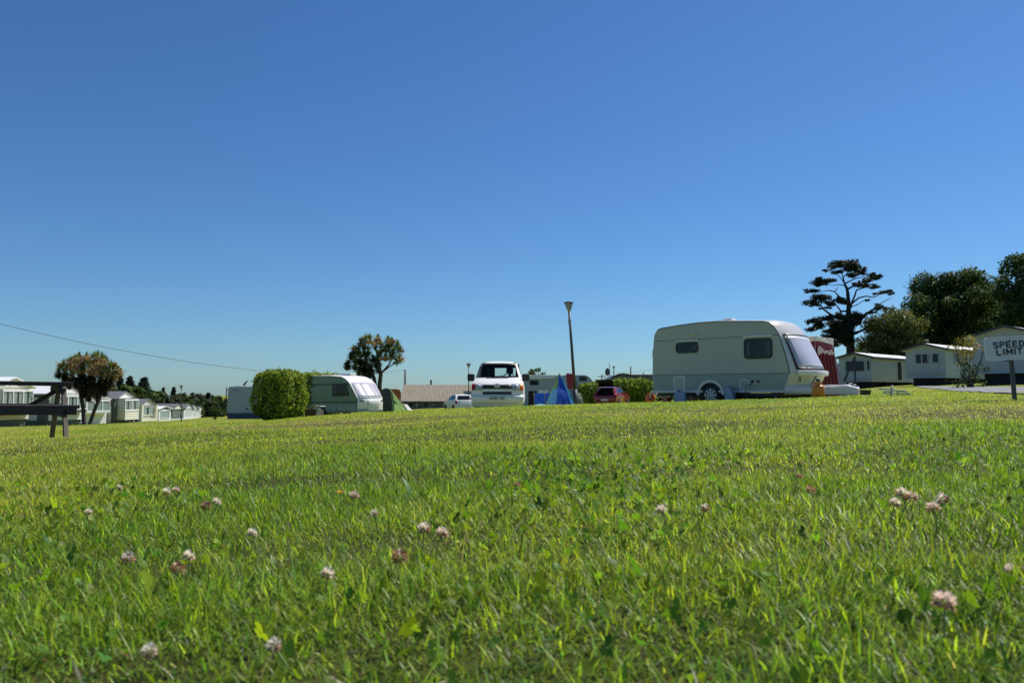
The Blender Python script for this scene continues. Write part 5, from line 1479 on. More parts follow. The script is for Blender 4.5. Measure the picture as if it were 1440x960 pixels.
def awning():
    """striped porch awning on the far side of the big caravan"""
    fr = CFR; W = 2.1
    t = thing('awning', fr.w(-.4, W + .05, 0), fr.rot, 'dark red porch awning with a white and pink top behind the big caravan', 'awning')
    # local X forward, Y away. plane of the visible front wall: x = .25 .. ; runs outward from the caravan
    y0, y1 = .0, 1.55
    x0 = .35
    f = lambda y, z: (x0 + .0, y, z)
    zt0, zt1 = 2.25, 2.05
    def wine(i, j):
        y = y0 + (y1 - y0 + .22 * (1 - j)) * i; z = .05 + (1.62 - .05) * j
        return Vector((x0 + .05 * math.sin(i * 34) * (1 - .3 * j) + .10 * (1 - j), y, z))
    mb = MB(); mb.grid(wine, 60, 12); mb.build('red_curtain', MT['wine'], t, fix=False)
    cloth('pink_band', [(x0 - .02, y0, 1.60), (x0 - .02, y1, 1.58), (x0 - .02, y1 - .02, 1.90), (x0 - .02, y0, 2.0)], MT['pinkcloth'], t, 10, .03, 41)
    cloth('white_top', [(x0 + .02, y0, 2.0), (x0 + .02, y1 - .02, 1.92), (x0 + .02, y1 - .02, 2.14), (x0 + .02, y0, 2.12)], MT['whitecloth'], t, 10, .05, 42)
    cloth('roof', [(x0 + .02, y0, 2.12), (x0 + .02, y1, 2.13), (x0 - 2.2, y1, 1.95), (x0 - 2.2, y0, 2.12)], MT['whitecloth'], t, 10, .04, 43)
    # ragged white trim hanging in points over the pink band
    jag = [(.05, 1.72), (.05, 1.62), (.16, 1.54), (.26, 1.62), (.34, 1.58), (.44, 1.65), (.56, 1.63), (.64, 1.58), (.74, 1.63), (.88, 1.64), (.96, 1.59), (1.08, 1.57), (1.18, 1.63), (1.30, 1.58), (1.44, 1.63), (1.50, 1.70), (1.36, 1.68), (1.20, 1.76), (1.02, 1.68), (.86, 1.74), (.70, 1.68), (.52, 1.74), (.36, 1.80), (.20, 1.84)]
    MB().prism(jag, 'yz', x0 + .05, x0 + .06).build('white_trim', MT['softpink'], t)
    cloth('shade_sheet', [(-4.4, .03, -.02), (x0 - .05, .03, -.02), (x0 - .05, .03, .36), (-4.4, .03, .36)], MT['darkcloth'], t, 12, .02, 66)  # dark sheet added to stand for the black shadow under the caravan
    cloth('outer_wall', [(x0 + .1, y1 + .25, .05), (x0 - 2.2, y1 + .25, .05), (x0 - 2.2, y1, 2.1), (x0, y1, 2.1)], MT['wine'], t, 10, .04, 60)
    cloth('mudflap', [(x0 + .12, y1 + .2, .02), (x0 + .30, y1 + .55, .02), (x0 + .02, y1 + .16, 1.5), (x0 + .02, y1 + .0, 1.5)], MT['greycloth'], t, 8, .03, 61)
    for y in (y0 + .05, y1): MB().tube([(x0 - .03, y, 0), (x0 - .03, y, 2.1)], .014, 6).build('pole', MT['steel'], t)
awning()

# ------------------------------------------------------------------ things standing round the big caravan
def place(u, v, h=0): return hit(u, v)
def water_carrier(u, d, vbot, vtop, wpx, slant, label):
    p = P(u, vbot, d); h = (vbot - vtop) / F * d; w_ = wpx / F * d
    t = thing('water_carrier', (p.x, d, p.z - .05), R(-20), label, 'water container', 'water containers beside the big caravan')
    h += .05
    pr = [(-w_/2, 0), (w_/2, 0), (w_/2, h * (.72 if slant else .85)), (w_ * .18, h * .985), (0, h), (-w_ * .3, h), (-w_/2, h * .9)]
    MB().prism(pr, 'xz', -.11, .11).build('container', MT['bluegrey'], t, bevel=.035, seg=3)
    MB().lathe([(.045, 0), (.045, .035), (.03, .04), (0, .04)], c=(-.03, 0, h - .01), n=14).build('cap', MT['navy'], t)
    MB().tube([(w_ * .15, -.0, h * .98), (w_ * .1, 0, h * 1.06), (-w_ * .2, 0, h * 1.07), (-w_ * .3, 0, h)], .014, 6).build('handle', MT['bluegrey'], t)
    if slant: MB().tube([(w_ * .12, -.12, h * .97), (w_ * .3, -.125, h * .7), (w_ * .5, -.10, h * .05)], .018, 6).build('hose', MT['black'], t)
water_carrier(956.5, 24.0, 565.5, 549.8, 15.5, False, 'pale blue water carrier near the rear of the big caravan, left of its wheel')
water_carrier(1027, 23.0, 562.5, 543.9, 14, True, 'pale blue water carrier with a black hose right of the big caravan wheel')
def gas_bottle():
    d = 20.8; p = P(1151, 559.5, d); z0 = Tz(p.x, d)
    t = thing('gas_bottle', (p.x, d, p.z - .03), 0, 'orange gas bottle on the grass by the caravan hitch', 'gas bottle')
    r = 8.6 / F * d; h = (559.5 - 541.5) / F * d + .03
    MB().lathe([(r * .9, 0), (r * .9, .04), (r, .07), (r, h * .82), (r * .93, h * .92), (r * .7, h), (r * .4, h * 1.03), (0, h * 1.03)], n=28).build('cylinder', MT['orange'], t)
    a = MB()
    n = 24
    for s0, s1 in ((.15, .95), (1.15, 1.95)):
        pts = [(r * .62 * math.cos(math.pi * (s0 + (s1 - s0) * k / n)), r * .62 * math.sin(math.pi * (s0 + (s1 - s0) * k / n))) for k in range(n + 1)]
        pts2 = [(x * .92, y * .92) for x, y in pts][::-1]
        a.prism(pts + pts2, 'xy', h * 1.0, h * 1.22)
    a.build('collar', MT['orange'], t)
    MB().lathe([(.035, h * 1.02), (.035, h * 1.15), (.02, h * 1.17), (.02, h * 1.3), (0, h * 1.3)], n=12).build('valve', MT['alloy'], t)
    MB().lathe([(.05, 0), (.055, .05), (.03, .08), (0, .08)], c=(-.01, -.02, h * 1.27), n=14).build('regulator', MT['black'], t)
    MB().tube([(0, 0, h * 1.3), (.05, .1, h * 1.35), (.15, .3, h * .9), (.1, .6, h * .5)], .012, 6).build('gas_hose', MT['black'], t)
gas_bottle()
def toy_trike():
    d = 26; p = P(914.5, 567, d)
    t = thing('toy_trike', (p.x, d, p.z), R(-25), 'childs orange and white trike beside the rear of the big caravan', 'toy trike')
    k = d / F
    MB().lathe([(0, -.06), (.13, -.06), (.165, -.04), (.165, .04), (.13, .06), (0, .06)], axis='y', c=(0, 0, .18), n=22).build('front_wheel', MT['toyorange'], t)
    MB().lathe([(0, -.065), (.05, -.065), (.05, .065), (0, .065)], axis='y', c=(0, 0, .18), n=12).build('hub', MT['black'], t)
    for yy in (-.2, .2): MB().lathe([(0, -.03), (.08, -.03), (.1, -.02), (.1, .02), (.08, .03), (0, .03)], axis='y', c=(.56, yy, .12), n=16).build('rear_wheel', MT['toyorange'], t)
    mb = MB(); mb.tube([(0, -.08, .18), (.05, -.08, .36), (.1, 0, .42)], .022, 6); mb.tube([(0, .08, .18), (.05, .08, .36), (.1, 0, .42)], .022, 6); mb.tube([(.05, 0, .38), (.3, 0, .28), (.56, 0, .14)], .035, 8); mb.tube([(.56, -.2, .12), (.56, .2, .12)], .02, 6)
    mb.build('frame', MT['white'], t)
    MB().tube([(.08, -.2, .50), (.12, -.06, .46), (.12, .06, .46), (.08, .2, .50)], .02, 6).build('handlebar', MT['black'], t)
    MB().box(.28, .52, -.12, .12, .30, .36).build('seat', MT['black'], t, bevel=.03)
toy_trike()
def a_frame_stand():
    """dark mast with two raking legs on a small wheeled base"""
    d = 30; p = P(1196, 552.5, d); k = d / F
    t = thing('winch_stand', (p.x, d, p.z), R(10), 'black upright post with two raking struts on a cluttered low trolley', 'stand')
    S = lambda u, v: Vector(((u - 1196) * k, 0, (552.5 - v) * k))
    MB().bar(S(1204, 552), S(1204.2, 501), .05, .05).build('post', MT['black'], t)
    MB().bar(S(1186, 540), S(1203, 503.5), .035, .035).build('strut', MT['black'], t)
    MB().bar(S(1195.5, 538.5) + Vector((0, .5, 0)), S(1203.7, 504), .03, .03).build('strut', MT['black'], t)
    mb = MB(); mb.bar(S(1184, 547), S(1208, 547), .07, .08); mb.bar(S(1184, 547) + Vector((0, .6, 0)), S(1208, 547) + Vector((0, .6, 0)), .07, .08); mb.bar(S(1186, 545), S(1186, 545) + Vector((0, .6, 0)), .06, .06); mb.bar(S(1206, 545), S(1206, 545) + Vector((0, .6, 0)), .06, .06)
    mb.build('trolley_frame', MT['darksteel'], t)
    for u in (1188, 1200): MB().lathe([(0, -.05), (.11, -.05), (.13, -.03), (.13, .03), (.11, .05), (0, .05)], axis='y', c=S(u, 549.5), n=16).build('wheel', MT['rubber'], t)
    for u, v, r in ((1188, 543, .15), (1197, 541, .13), (1205.5, 545, .1)):
        q = S(u, v); MB().lathe([(0, -.1), (r * .8, -.06), (r, 0), (r * .8, .05), (0, .08)], c=q, n=12).build('white_bundle', MT['whitecloth'], t)
    MB().lathe([(.0, -.14), (.2, -.14), (.22, 0), (.12, .1), (0, .12)], c=S(1193, 544.5), n=12).build('dark_bundle', MT['black'], t)
    MB().lathe([(.0, -.10), (.14, -.10), (.16, 0), (.1, .08), (0, .1)], c=S(1201, 543.5), n=12).build('dark_bundle', MT['black'], t)
a_frame_stand()
def tub():
    d = 19.5; p = P(1217, 556, d); p.z = Tz(p.x, d) + .05
    k = d / F
    t = thing('tub', (p.x, d, p.z - .02), R(8), 'black plastic tub on the grass right of the cluttered trolley', 'tub')
    r = 6.3 * k; h = 5 * k + .02
    MB().add([(-r*.85, -r*.5, 0), (r*.85, -r*.5, 0), (r*.85, r*.5, 0), (-r*.85, r*.5, 0), (-r, -r*.6, h), (r, -r*.6, h), (r, r*.6, h), (-r, r*.6, h)], [(0, 3, 2, 1), (0, 1, 5, 4), (1, 2, 6, 5), (2, 3, 7, 6), (3, 0, 4, 7)]).build('shell', MT['black'], t, solid=.012, bevel=.01)
    MB().ring(rrect(-r*1.04, r*1.04, -r*.64, r*.64, .03), rrect(-r*.96, r*.96, -r*.57, r*.57, .03), 'xy', h - .01, h + .015).build('rim', MT['black'], t)
tub()
def fallen_frame():
    p = hit(1252, 556.5); d = min(p.y, 26)
    p = P(1252, 556.5, d); k = d / F
    tag(MB().tube([(0, 0, -.1), (.05, 0, 15 * k)], .022, 6).build('stake', M('pale_wood_stake', (.45, .43, .36), .7), None, loc=p), 'thin pale stake standing in the lawn near the fallen camp chair', 'stake')
    d2 = d; q = P(1268, 556.0, d2); k = d2 / F
    t = thing('camp_chair', (q.x, d2, Tz(q.x, d2) + .03), R(12), 'pale green camp chair lying collapsed on the lawn', 'chair')
    S = lambda u, v, y=0: Vector(((u - 1268) * k, y, (556.0 - v) * k + .02))
    mb = MB()
    for y in (0, .45):
        mb.tube([S(1252, 550, y), S(1262, 552.5, y), S(1283, 557, y)], .010, 6); mb.tube([S(1260, 556, y), S(1266, 551.5, y), S(1276, 553, y)], .016, 6)
    for u, v in ((1252, 550), (1283, 557), (1260, 556)): mb.tube([S(u, v), S(u, v, .45)], .016, 6)
    mb.build('frame', MT['tubegreen'], t)
    cloth('seat', [S(1262, 552.8), S(1276, 553.5), S(1276, 553.5, .45), S(1262, 552.8, .45)], M('teal_seat', (.10, .26, .17), .7), t, 8, .04, 71)
    cloth('backrest', [S(1252.5, 550.4), S(1261, 552.8), S(1261, 552.8, .45), S(1252.5, 550.4, .45)], MT['whitecloth'], t, 8, .03, 72)
fallen_frame()
def folding_table():
    d = 43; p = P(431, 583.5, d); k = d / F
    t = thing('covered_crate', (p.x, d, p.z), R(-8), 'brown crate under a crumpled pale tarpaulin beside the green caravan', 'crate')
    w_ = 19 * k
    MB().box(.02, w_, .0, .6, -.1, 7.5 * k).build('crate', MT['brownbox'], t)
    def top(i, j):
        return Vector((-.04 + (w_ + .12) * i, -.08 + .75 * j, 7.5 * k + .03 + .13 * math.sin(i * 2.6) * (1 - .3 * j) + .035 * mnoise.noise(Vector((i * 6, j * 4, 3))) + .10 * i))
    mb = MB(); mb.grid(top, 16, 8); mb.build('tarpaulin', MT['tarp'], t, solid=.008, fix=False)
    def drop(i, j):
        return Vector((w_ - .16 + .26 * i + .03 * math.sin(j * 5), -.10 + .03 * math.sin(i * 9 + j * 4), (7.5 * k + .10 + .06 * i) * (1 - j) - .03))
    mb = MB(); mb.grid(drop, 8, 8); mb.build('tarpaulin_fold', MT['tarp'], t, solid=.008, fix=False)
folding_table()
p = P(426.5, 583, 42); k = 42 / F
tag(MB().box(-.055, .055, -.05, .05, -.1, 24 * k).build('timber_post', MT['woodpost'], None, loc=(p.x, 42, p.z), bevel=.008), 'short yellow timber post at the corner of the tall hedge', 'post')
tag(MB().box(-.05, .05, -.05, .05, -.1, 15 * k).build('timber_post', MT['wood'], None, loc=(P(422.5, 583, 42.4).x, 42.4, p.z), bevel=.008), 'dark timber post just left of the yellow one by the hedge', 'post')
def camp_chair():
    d = 48; p = P(817.5, 576, d); k = d / F
    t = thing('camp_chair', (p.x, d, p.z), R(15), 'folding camp chair with a white curved back beside the motorhome cab', 'chair')
    S = lambda u, v, y=0: Vector(((u - 817.5) * k, y, (576 - v) * k))
    mb = MB()
    for y in (0, .5):
        mb.tube([S(812, 576, y), S(816, 566, y), S(820, 560, y)], .02, 6); mb.tube([S(821, 576, y), S(818, 566, y), S(814, 561, y)], .02, 6)
    mb.build('frame', MT['black'], t)
    def back(i, j): return S(815 + 5.2 * (j ** .6), 552.5 + 16 * j, -.05 + .6 * i) + Vector((.06 * math.sin(math.pi * i), 0, 0))
    mb = MB(); mb.grid(back, 8, 10); mb.build('backrest', MT['whitecloth'], t, solid=.02, fix=False)
    cloth('seat', [S(812, 566), S(819, 566), S(819, 566, .5), S(812, 566, .5)], MT['darkcloth'], t, 6, .03, 81)
camp_chair()
def blue_tarp():
    d = 56; p = P(893, 579, d); k = d / F
    t = thing('tarpaulin_screen', (p.x, d, p.z), 0, 'blue tarpaulin screen low beneath the pink poster window', 'tarpaulin')
    cloth('sheet', [(0, 0, 0), (19.5 * k, 0, 0), (19.5 * k, 0, 19 * k), (0, 0, 18 * k)], M('royal_blue_tarp', (.015, .06, .35), .6, transl=.1), t, 10, .04, 91)
    for u in (0, 19.5): MB().tube([(u * k, .03, 0), (u * k, .03, 20 * k)], .03, 6).build('stake', MT['black'], t)
blue_tarp()

# ------------------------------------------------------------------ speed limit sign
def speed_sign():
    d = 10.6; p = P(1424.5, 480, d); base = P(1427, 562.5, d); k = d / F
    z0 = min(base.z, Tz(base.x, d))
    t = thing('speed_limit_sign', (base.x, d, z0 - .03), 0, 'white speed limit sign with black capitals on a short dark post', 'sign')
    S = lambda u, v: Vector(((u - 1427) * k, 0, (552 - v) * k + EYE - z0 + .03))
    MB().bar(Vector((0, 0, 0)), S(1424.3, 505), .045, .045).build('post', MT['darksteel'], t, bevel=.004)
    MB().bar(S(1415.5, 507.2), S(1425.5, 506.2), .05, .02).build('bracket', MT['darksteel'], t)
    c = S(1422.5, 489.5); w_ = 69 * k; h = 32.5 * k
    b = MB().prism(rrect(-w_/2, w_/2, -h/2, h/2, .05, 6), 'xz', -.012, .0).build('board', MT['signgrey'], t, loc=c + Vector((0, -.03, 0)), rot=(0, R(-3.4), R(-6)), bevel=.003)
    MB().ring(rrect(-w_/2 - .003, w_/2 + .003, -h/2 - .003, h/2 + .003, .052, 6), rrect(-w_/2 + .008, w_/2 - .008, -h/2 + .008, h/2 - .008, .045, 6), 'xz', -.016, .004).build('board_edge', MT['white'], b)
    arc = lambda cx, cy, rx, ry, a0, a1, n=8: [(cx + rx * math.cos(R(a0 + (a1 - a0) * i / n)), cy + ry * math.sin(R(a0 + (a1 - a0) * i / n))) for i in range(n + 1)]
    GL_ = {'S': [arc(.5, .74, .38, .22, 20, 270) + arc(.5, .26, .38, .24, 90, -160)], 'P': [[(.12, 0), (.12, 1)], [(.12, .96), (.5, .96)] + arc(.55, .72, .33, .24, 90, -90) + [(.12, .48)]],
           'E': [[(.12, 0), (.12, 1)], [(.12, .95), (.9, .95)], [(.12, .5), (.8, .5)], [(.12, .05), (.92, .05)]], 'D': [[(.12, 0), (.12, 1)], [(.12, .95), (.4, .95)] + arc(.42, .5, .46, .45, 90, -90, 12) + [(.12, .05)]],
           'L': [[(.12, 0), (.12, 1)], [(.12, .05), (.88, .05)]], 'I': [[(.5, 0), (.5, 1)]], 'M': [[(.06, 0), (.06, 1)], [(.08, .98), (.5, .25)], [(.5, .25), (.92, .98)], [(.94, 0), (.94, 1)]], 'T': [[(.5, 0), (.5, .98)], [(.02, .95), (.98, .95)]]}
    for s_, dz, wpx in (('SPEED', .012, 41.5), ('LIMIT', -.088, 34.5)):
        adv = {'I': .55, 'M': 1.25}; mb = MB(); lh = .080
        tot = sum(adv.get(c_, 1.0) for c_ in s_) * 1.0 + .22 * (len(s_) - 1); cw = wpx * k / tot; x = -wpx * k / 2; e_ = 0
        for c_ in s_:
            a_ = adv.get(c_, 1.0)
            for st in GL_[c_]:
                for p_, q_ in zip(st[:-1], st[1:]):
                    e_ += 1
                    P_ = Vector((x + p_[0] * a_ * cw, 0, p_[1] * lh)); Q_ = Vector((x + q_[0] * a_ * cw, 0, q_[1] * lh)); d_ = (Q_ - P_).normalized() * .002
                    mb.bar(P_ - d_, Q_ + d_, .0006 + .00002 * e_, .021, up=(0, 0, 1) if abs(d_.z) < abs(d_.x) * 5 else (1, 0, 0)) if abs(d_.z) < abs(d_.x) * 5 else mb.bar(P_ - d_, Q_ + d_, .021, .0006 + .00002 * e_, up=(0, 1, 0))
            x += (a_ + .22) * cw
        mb.build('lettering', MT['black'], b, loc=(-.028, -.0135, dz))
    MB().lathe([(0, -.006), (.009, -.005), (.009, 0), (0, 0)], axis='y', c=(-.01, -.012, h/2 - .05), n=10).build('bolt', MT['black'], b)
speed_sign()

# ------------------------------------------------------------------ picnic table at the left edge
def picnic_table():
    # A-frame plane runs along the line of sight, the length runs off to the left
    n_ = P(100.5, 612, 9.35); f_ = P(78.5, 609.5, 10.5)
    ax = (Vector((f_.x, f_.y, 0)) - Vector((n_.x, n_.y, 0)))
    mid = (n_ + f_) / 2; z0 = Tz(mid.x, mid.y)
    rot = math.atan2(ax.y, ax.x) - math.pi / 2          # local Y = towards the far foot, local X = right
    t = thing('picnic_table', (mid.x, mid.y, z0), rot, 'dark weathered wooden picnic table cut by the left frame edge', 'picnic table')
    t.rotation_euler = (0, R(.6), rot)
    s_ = ax.length / 2
    topz = .25 + (552 - 537.6) / F * mid.y - z0
    L_ = 1.9; th = .045
    W = MT['wooddark']
    for k in range(5):
        y = -.36 + k * .18
        MB().box(-L_, .02 + .02 * (k % 2), y - .08, y + .08, topz - th, topz).build('table_plank', W, t, bevel=.006)
    zs = .25 + (552 - 569.0) / F * (mid.y - .55) - z0
    for y, e in ((-.66, .05), (-.82, .05), (.66, .10), (.82, .10)):
        MB().box(-L_, e, y - .07, y + .07, zs - th, zs).build('seat_plank', W, t, bevel=.006)
    MB().box(-L_, .02, -.90, -.86, zs - .115, zs - .003).build('seat_rail', W, t, bevel=.004)
    for x in (-.05, -1.75):
        for sg in (-1, 1):
            MB().bar((x, sg * s_, -.04), (x, sg * .20, topz - th), .09, .05, up=(1, 0, 0)).build('leg', MT['wood'] if x > -1 else W, t, bevel=.005)  # right-end legs get greyer wood, painting their sunlit faces
        MB().box(x - .075, x - .03, -.9, .9, zs - th - .10, zs - th - .002).build('seat_bearer', W, t, bevel=.004)
        MB().box(x - .075, x - .03, -.42, .42, topz - th - .10, topz - th - .002).build('table_bearer', W, t, bevel=.004)
    MB().bar((-.1, 0, topz - th - .06), (-.40, 0, zs - .03), .05, .075, up=(0, 1, 0)).build('brace', W, t, bevel=.004)
    MB().bar((-1.7, 0, topz - th - .06), (-1.2, 0, zs - .03), .05, .09, up=(0, 1, 0)).build('brace', W, t, bevel=.004)
picnic_table()
# ------------------------------------------------------------------ foliage
def leaf_cloud(C, size, col, g, aspect=.55, nrm=None, up=.3):
    """rhombic leaves at points C (n,3); size (n,), col (n,3)"""
    n = len(C)
    d = g.normal(0, 1, (n, 3)); d /= np.linalg.norm(d, axis=1, keepdims=True)
    nn = g.normal(0, 1, (n, 3))
    if nrm is not None: nn = nn * .75 + nrm * .9
    nn[:, 2] += up
    nn /= np.linalg.norm(nn, axis=1, keepdims=True)
    a = np.cross(nn, d); a /= np.linalg.norm(a, axis=1, keepdims=True) + 1e-9
    b = np.cross(nn, a)
    s = size[:, None]
    V = np.stack([C - a * s, C + b * s * aspect + nn * s * .12, C + a * s, C - b * s * aspect + nn * s * .12], 1).reshape(-1, 3)
    return V, np.arange(4 * n), np.arange(n) * 4, np.repeat(col, 4, 0)
def tints(n, g, pal, w=None, sd=.22):
    pal = np.array(pal); i = g.choice(len(pal), n, p=w)
    return np.clip(pal[i] * np.exp(g.normal(0, sd, (n, 1))) * (1 + g.normal(0, 1, (n, 1)) * np.array([[.12, .02, -.08]])), .003, .8)
def blob_points(blobs, per, g, shell=.45):
    """points in ellipsoids, thicker towards their skin; per = points per unit of r^2"""
    P_ = []; N_ = []
    for c, r in blobs:
        r = np.array(r, float) if hasattr(r, '__len__') else np.array([r] * 3)
        n = max(6, int(per * (r[0] * r[1] * r[2]) ** (2 / 3)))
        d = g.normal(0, 1, (n, 3)); d /= np.linalg.norm(d, axis=1, keepdims=True)
        k = (shell + (1 - shell) * g.random((n, 1)) ** .6) * (1 + g.normal(0, .10, (n, 1)))
        P_.append(np.array(c) + d * r * k); N_.append(d)
    return np.concatenate(P_), np.concatenate(N_)
def crown(parent, blobs, per, size, pal, g, mat=None, name='crown', w=None, aspect=.55, up=.3, sd=.25, keep=None, align=True, shell=.45):
    C, N_ = blob_points(blobs, per, g, shell)
    if keep is not None:
        k = keep(C); C, N_ = C[k], N_[k]
    n = len(C)
    V, L_, S, Cc = leaf_cloud(C, size * np.exp(g.normal(0, .3, n)), tints(n, g, pal, w, sd), g, aspect, N_ if align else None, up)
    return link(name, np_mesh(name, V, L_, S, Cc), mat or MT['leaf'], parent)
def limb(mb, p, q, r0, r1, g, n=5, wob=.06, seg=7):
    p, q = Vector(p), Vector(q); L_ = (q - p).length
    pts = [p.lerp(q, i / n) + Vector(g.normal(0, wob * L_ / 2, 3)) * (1 if 0 < i < n else 0) for i in range(n + 1)]
    mb.tube(pts, [r0 + (r1 - r0) * i / n for i in range(n + 1)], seg)
    return pts

def broad_tree(u, d, vtop, vbase, wpx, label, pal, seed, leaf=.16, per=220, nb=46, cat='tree', name='broadleaf_tree', trunk_frac=.25, group=None, flat=1.0, w=None, depth=None, sink=True):
    g = np.random.default_rng(seed)
    b = P(u, vbase, d); top = P(u, vtop, d)
    z0 = min(b.z, Tz(b.x, d)) if sink else b.z
    H = top.z - z0; Wd = wpx / F * d
    t = thing(name, (b.x, d, z0 - .1), 0, label, cat, group)
    cz = H * (trunk_frac + 1) / 2; rz = H * (1 - trunk_frac) / 2; rx = Wd / 2; ry = (depth or Wd) / 2
    blobs = []
    for i in range(nb):
        dd = g.normal(0, 1, 3); dd /= np.linalg.norm(dd); rr = g.uniform(.45, .88)
        s = g.uniform(.16, .34)
        c = np.array([dd[0] * rx * rr, dd[1] * ry * rr, cz + dd[2] * rz * rr])
        blobs.append((c, np.array([rx * s, ry * s, min(rx, rz) * s * g.uniform(.7, 1.0) * flat])))
    for i in range(8):
        dd = g.normal(0, 1, 3); dd /= np.linalg.norm(dd)
        blobs.append((np.array([dd[0] * rx * .3, dd[1] * ry * .3, cz + dd[2] * rz * .3]), np.array([rx, ry, rz]) * .35))
    crown(t, blobs, per, leaf, pal, g, w=w)
    mb = MB(); pts = limb(mb, (0, 0, 0), (0, 0, H * max(trunk_frac, .15) + .2), .045 * H ** .9, .03 * H ** .9, g, 3, .05, 9)
    for i in range(7):
        bl = blobs[int(g.integers(len(blobs)))][0]
        limb(mb, pts[-1] + Vector((0, 0, -.1)), Vector(bl), .018 * H ** .9, .006 * H ** .9, g, 4, .08, 6)
    mb.build('trunk', MT['bark'], t)
    return t
DG = [(.034, .068, .018), (.052, .092, .026), (.076, .118, .036), (.024, .048, .014)]
MG = [(.07, .115, .028), (.095, .14, .036), (.05, .08, .02), (.12, .155, .045)]
OL = [(.125, .14, .05), (.09, .12, .036), (.16, .17, .07), (.065, .09, .028)]

# ---- the big trees on the right
broad_tree(1340, 88, 360, 548, 140, 'tall dark green tree with a ragged crown behind the pale twin window home', DG, 11, leaf=.145, per=330, nb=64, trunk_frac=.12, w=[.3, .3, .25, .15])
broad_tree(1452, 80, 338, 548, 105, 'dark tall tree cut by the right frame edge above the speed limit sign', DG, 12, leaf=.145, per=330, nb=50, trunk_frac=.15, w=[.25, .3, .35, .1])
broad_tree(1402, 98, 366, 548, 104, 'dark tree standing back between the two tallest trees on the right', DG, 16, leaf=.145, per=300, nb=40, trunk_frac=.1)
broad_tree(1257, 84, 426, 545, 98, 'lower olive green bushy tree between the pine and the tall dark tree', OL, 13, leaf=.12, per=380, nb=54, trunk_frac=.05)
broad_tree(1214, 90, 472, 545, 56, 'small mid green bushy tree at the foot of the pine', MG, 14, leaf=.12, per=330, nb=30, trunk_frac=.05)
broad_tree(1302, 78, 470, 545, 60, 'dark undergrowth bush behind the roof between the two right hand homes', DG, 15, leaf=.13, per=280, nb=30, trunk_frac=.05, name='bush', cat='bush')
broad_tree(1375, 74, 468, 545, 90, 'dark undergrowth bush behind the bronze shrub', DG, 17, leaf=.13, per=280, nb=30, trunk_frac=.05, name='bush', cat='bush')
broad_tree(1163, 76, 500, 552, 22, 'thin pale green sapling peeping out beside the red awning', OL, 18, leaf=.11, per=130, nb=14, trunk_frac=.3)

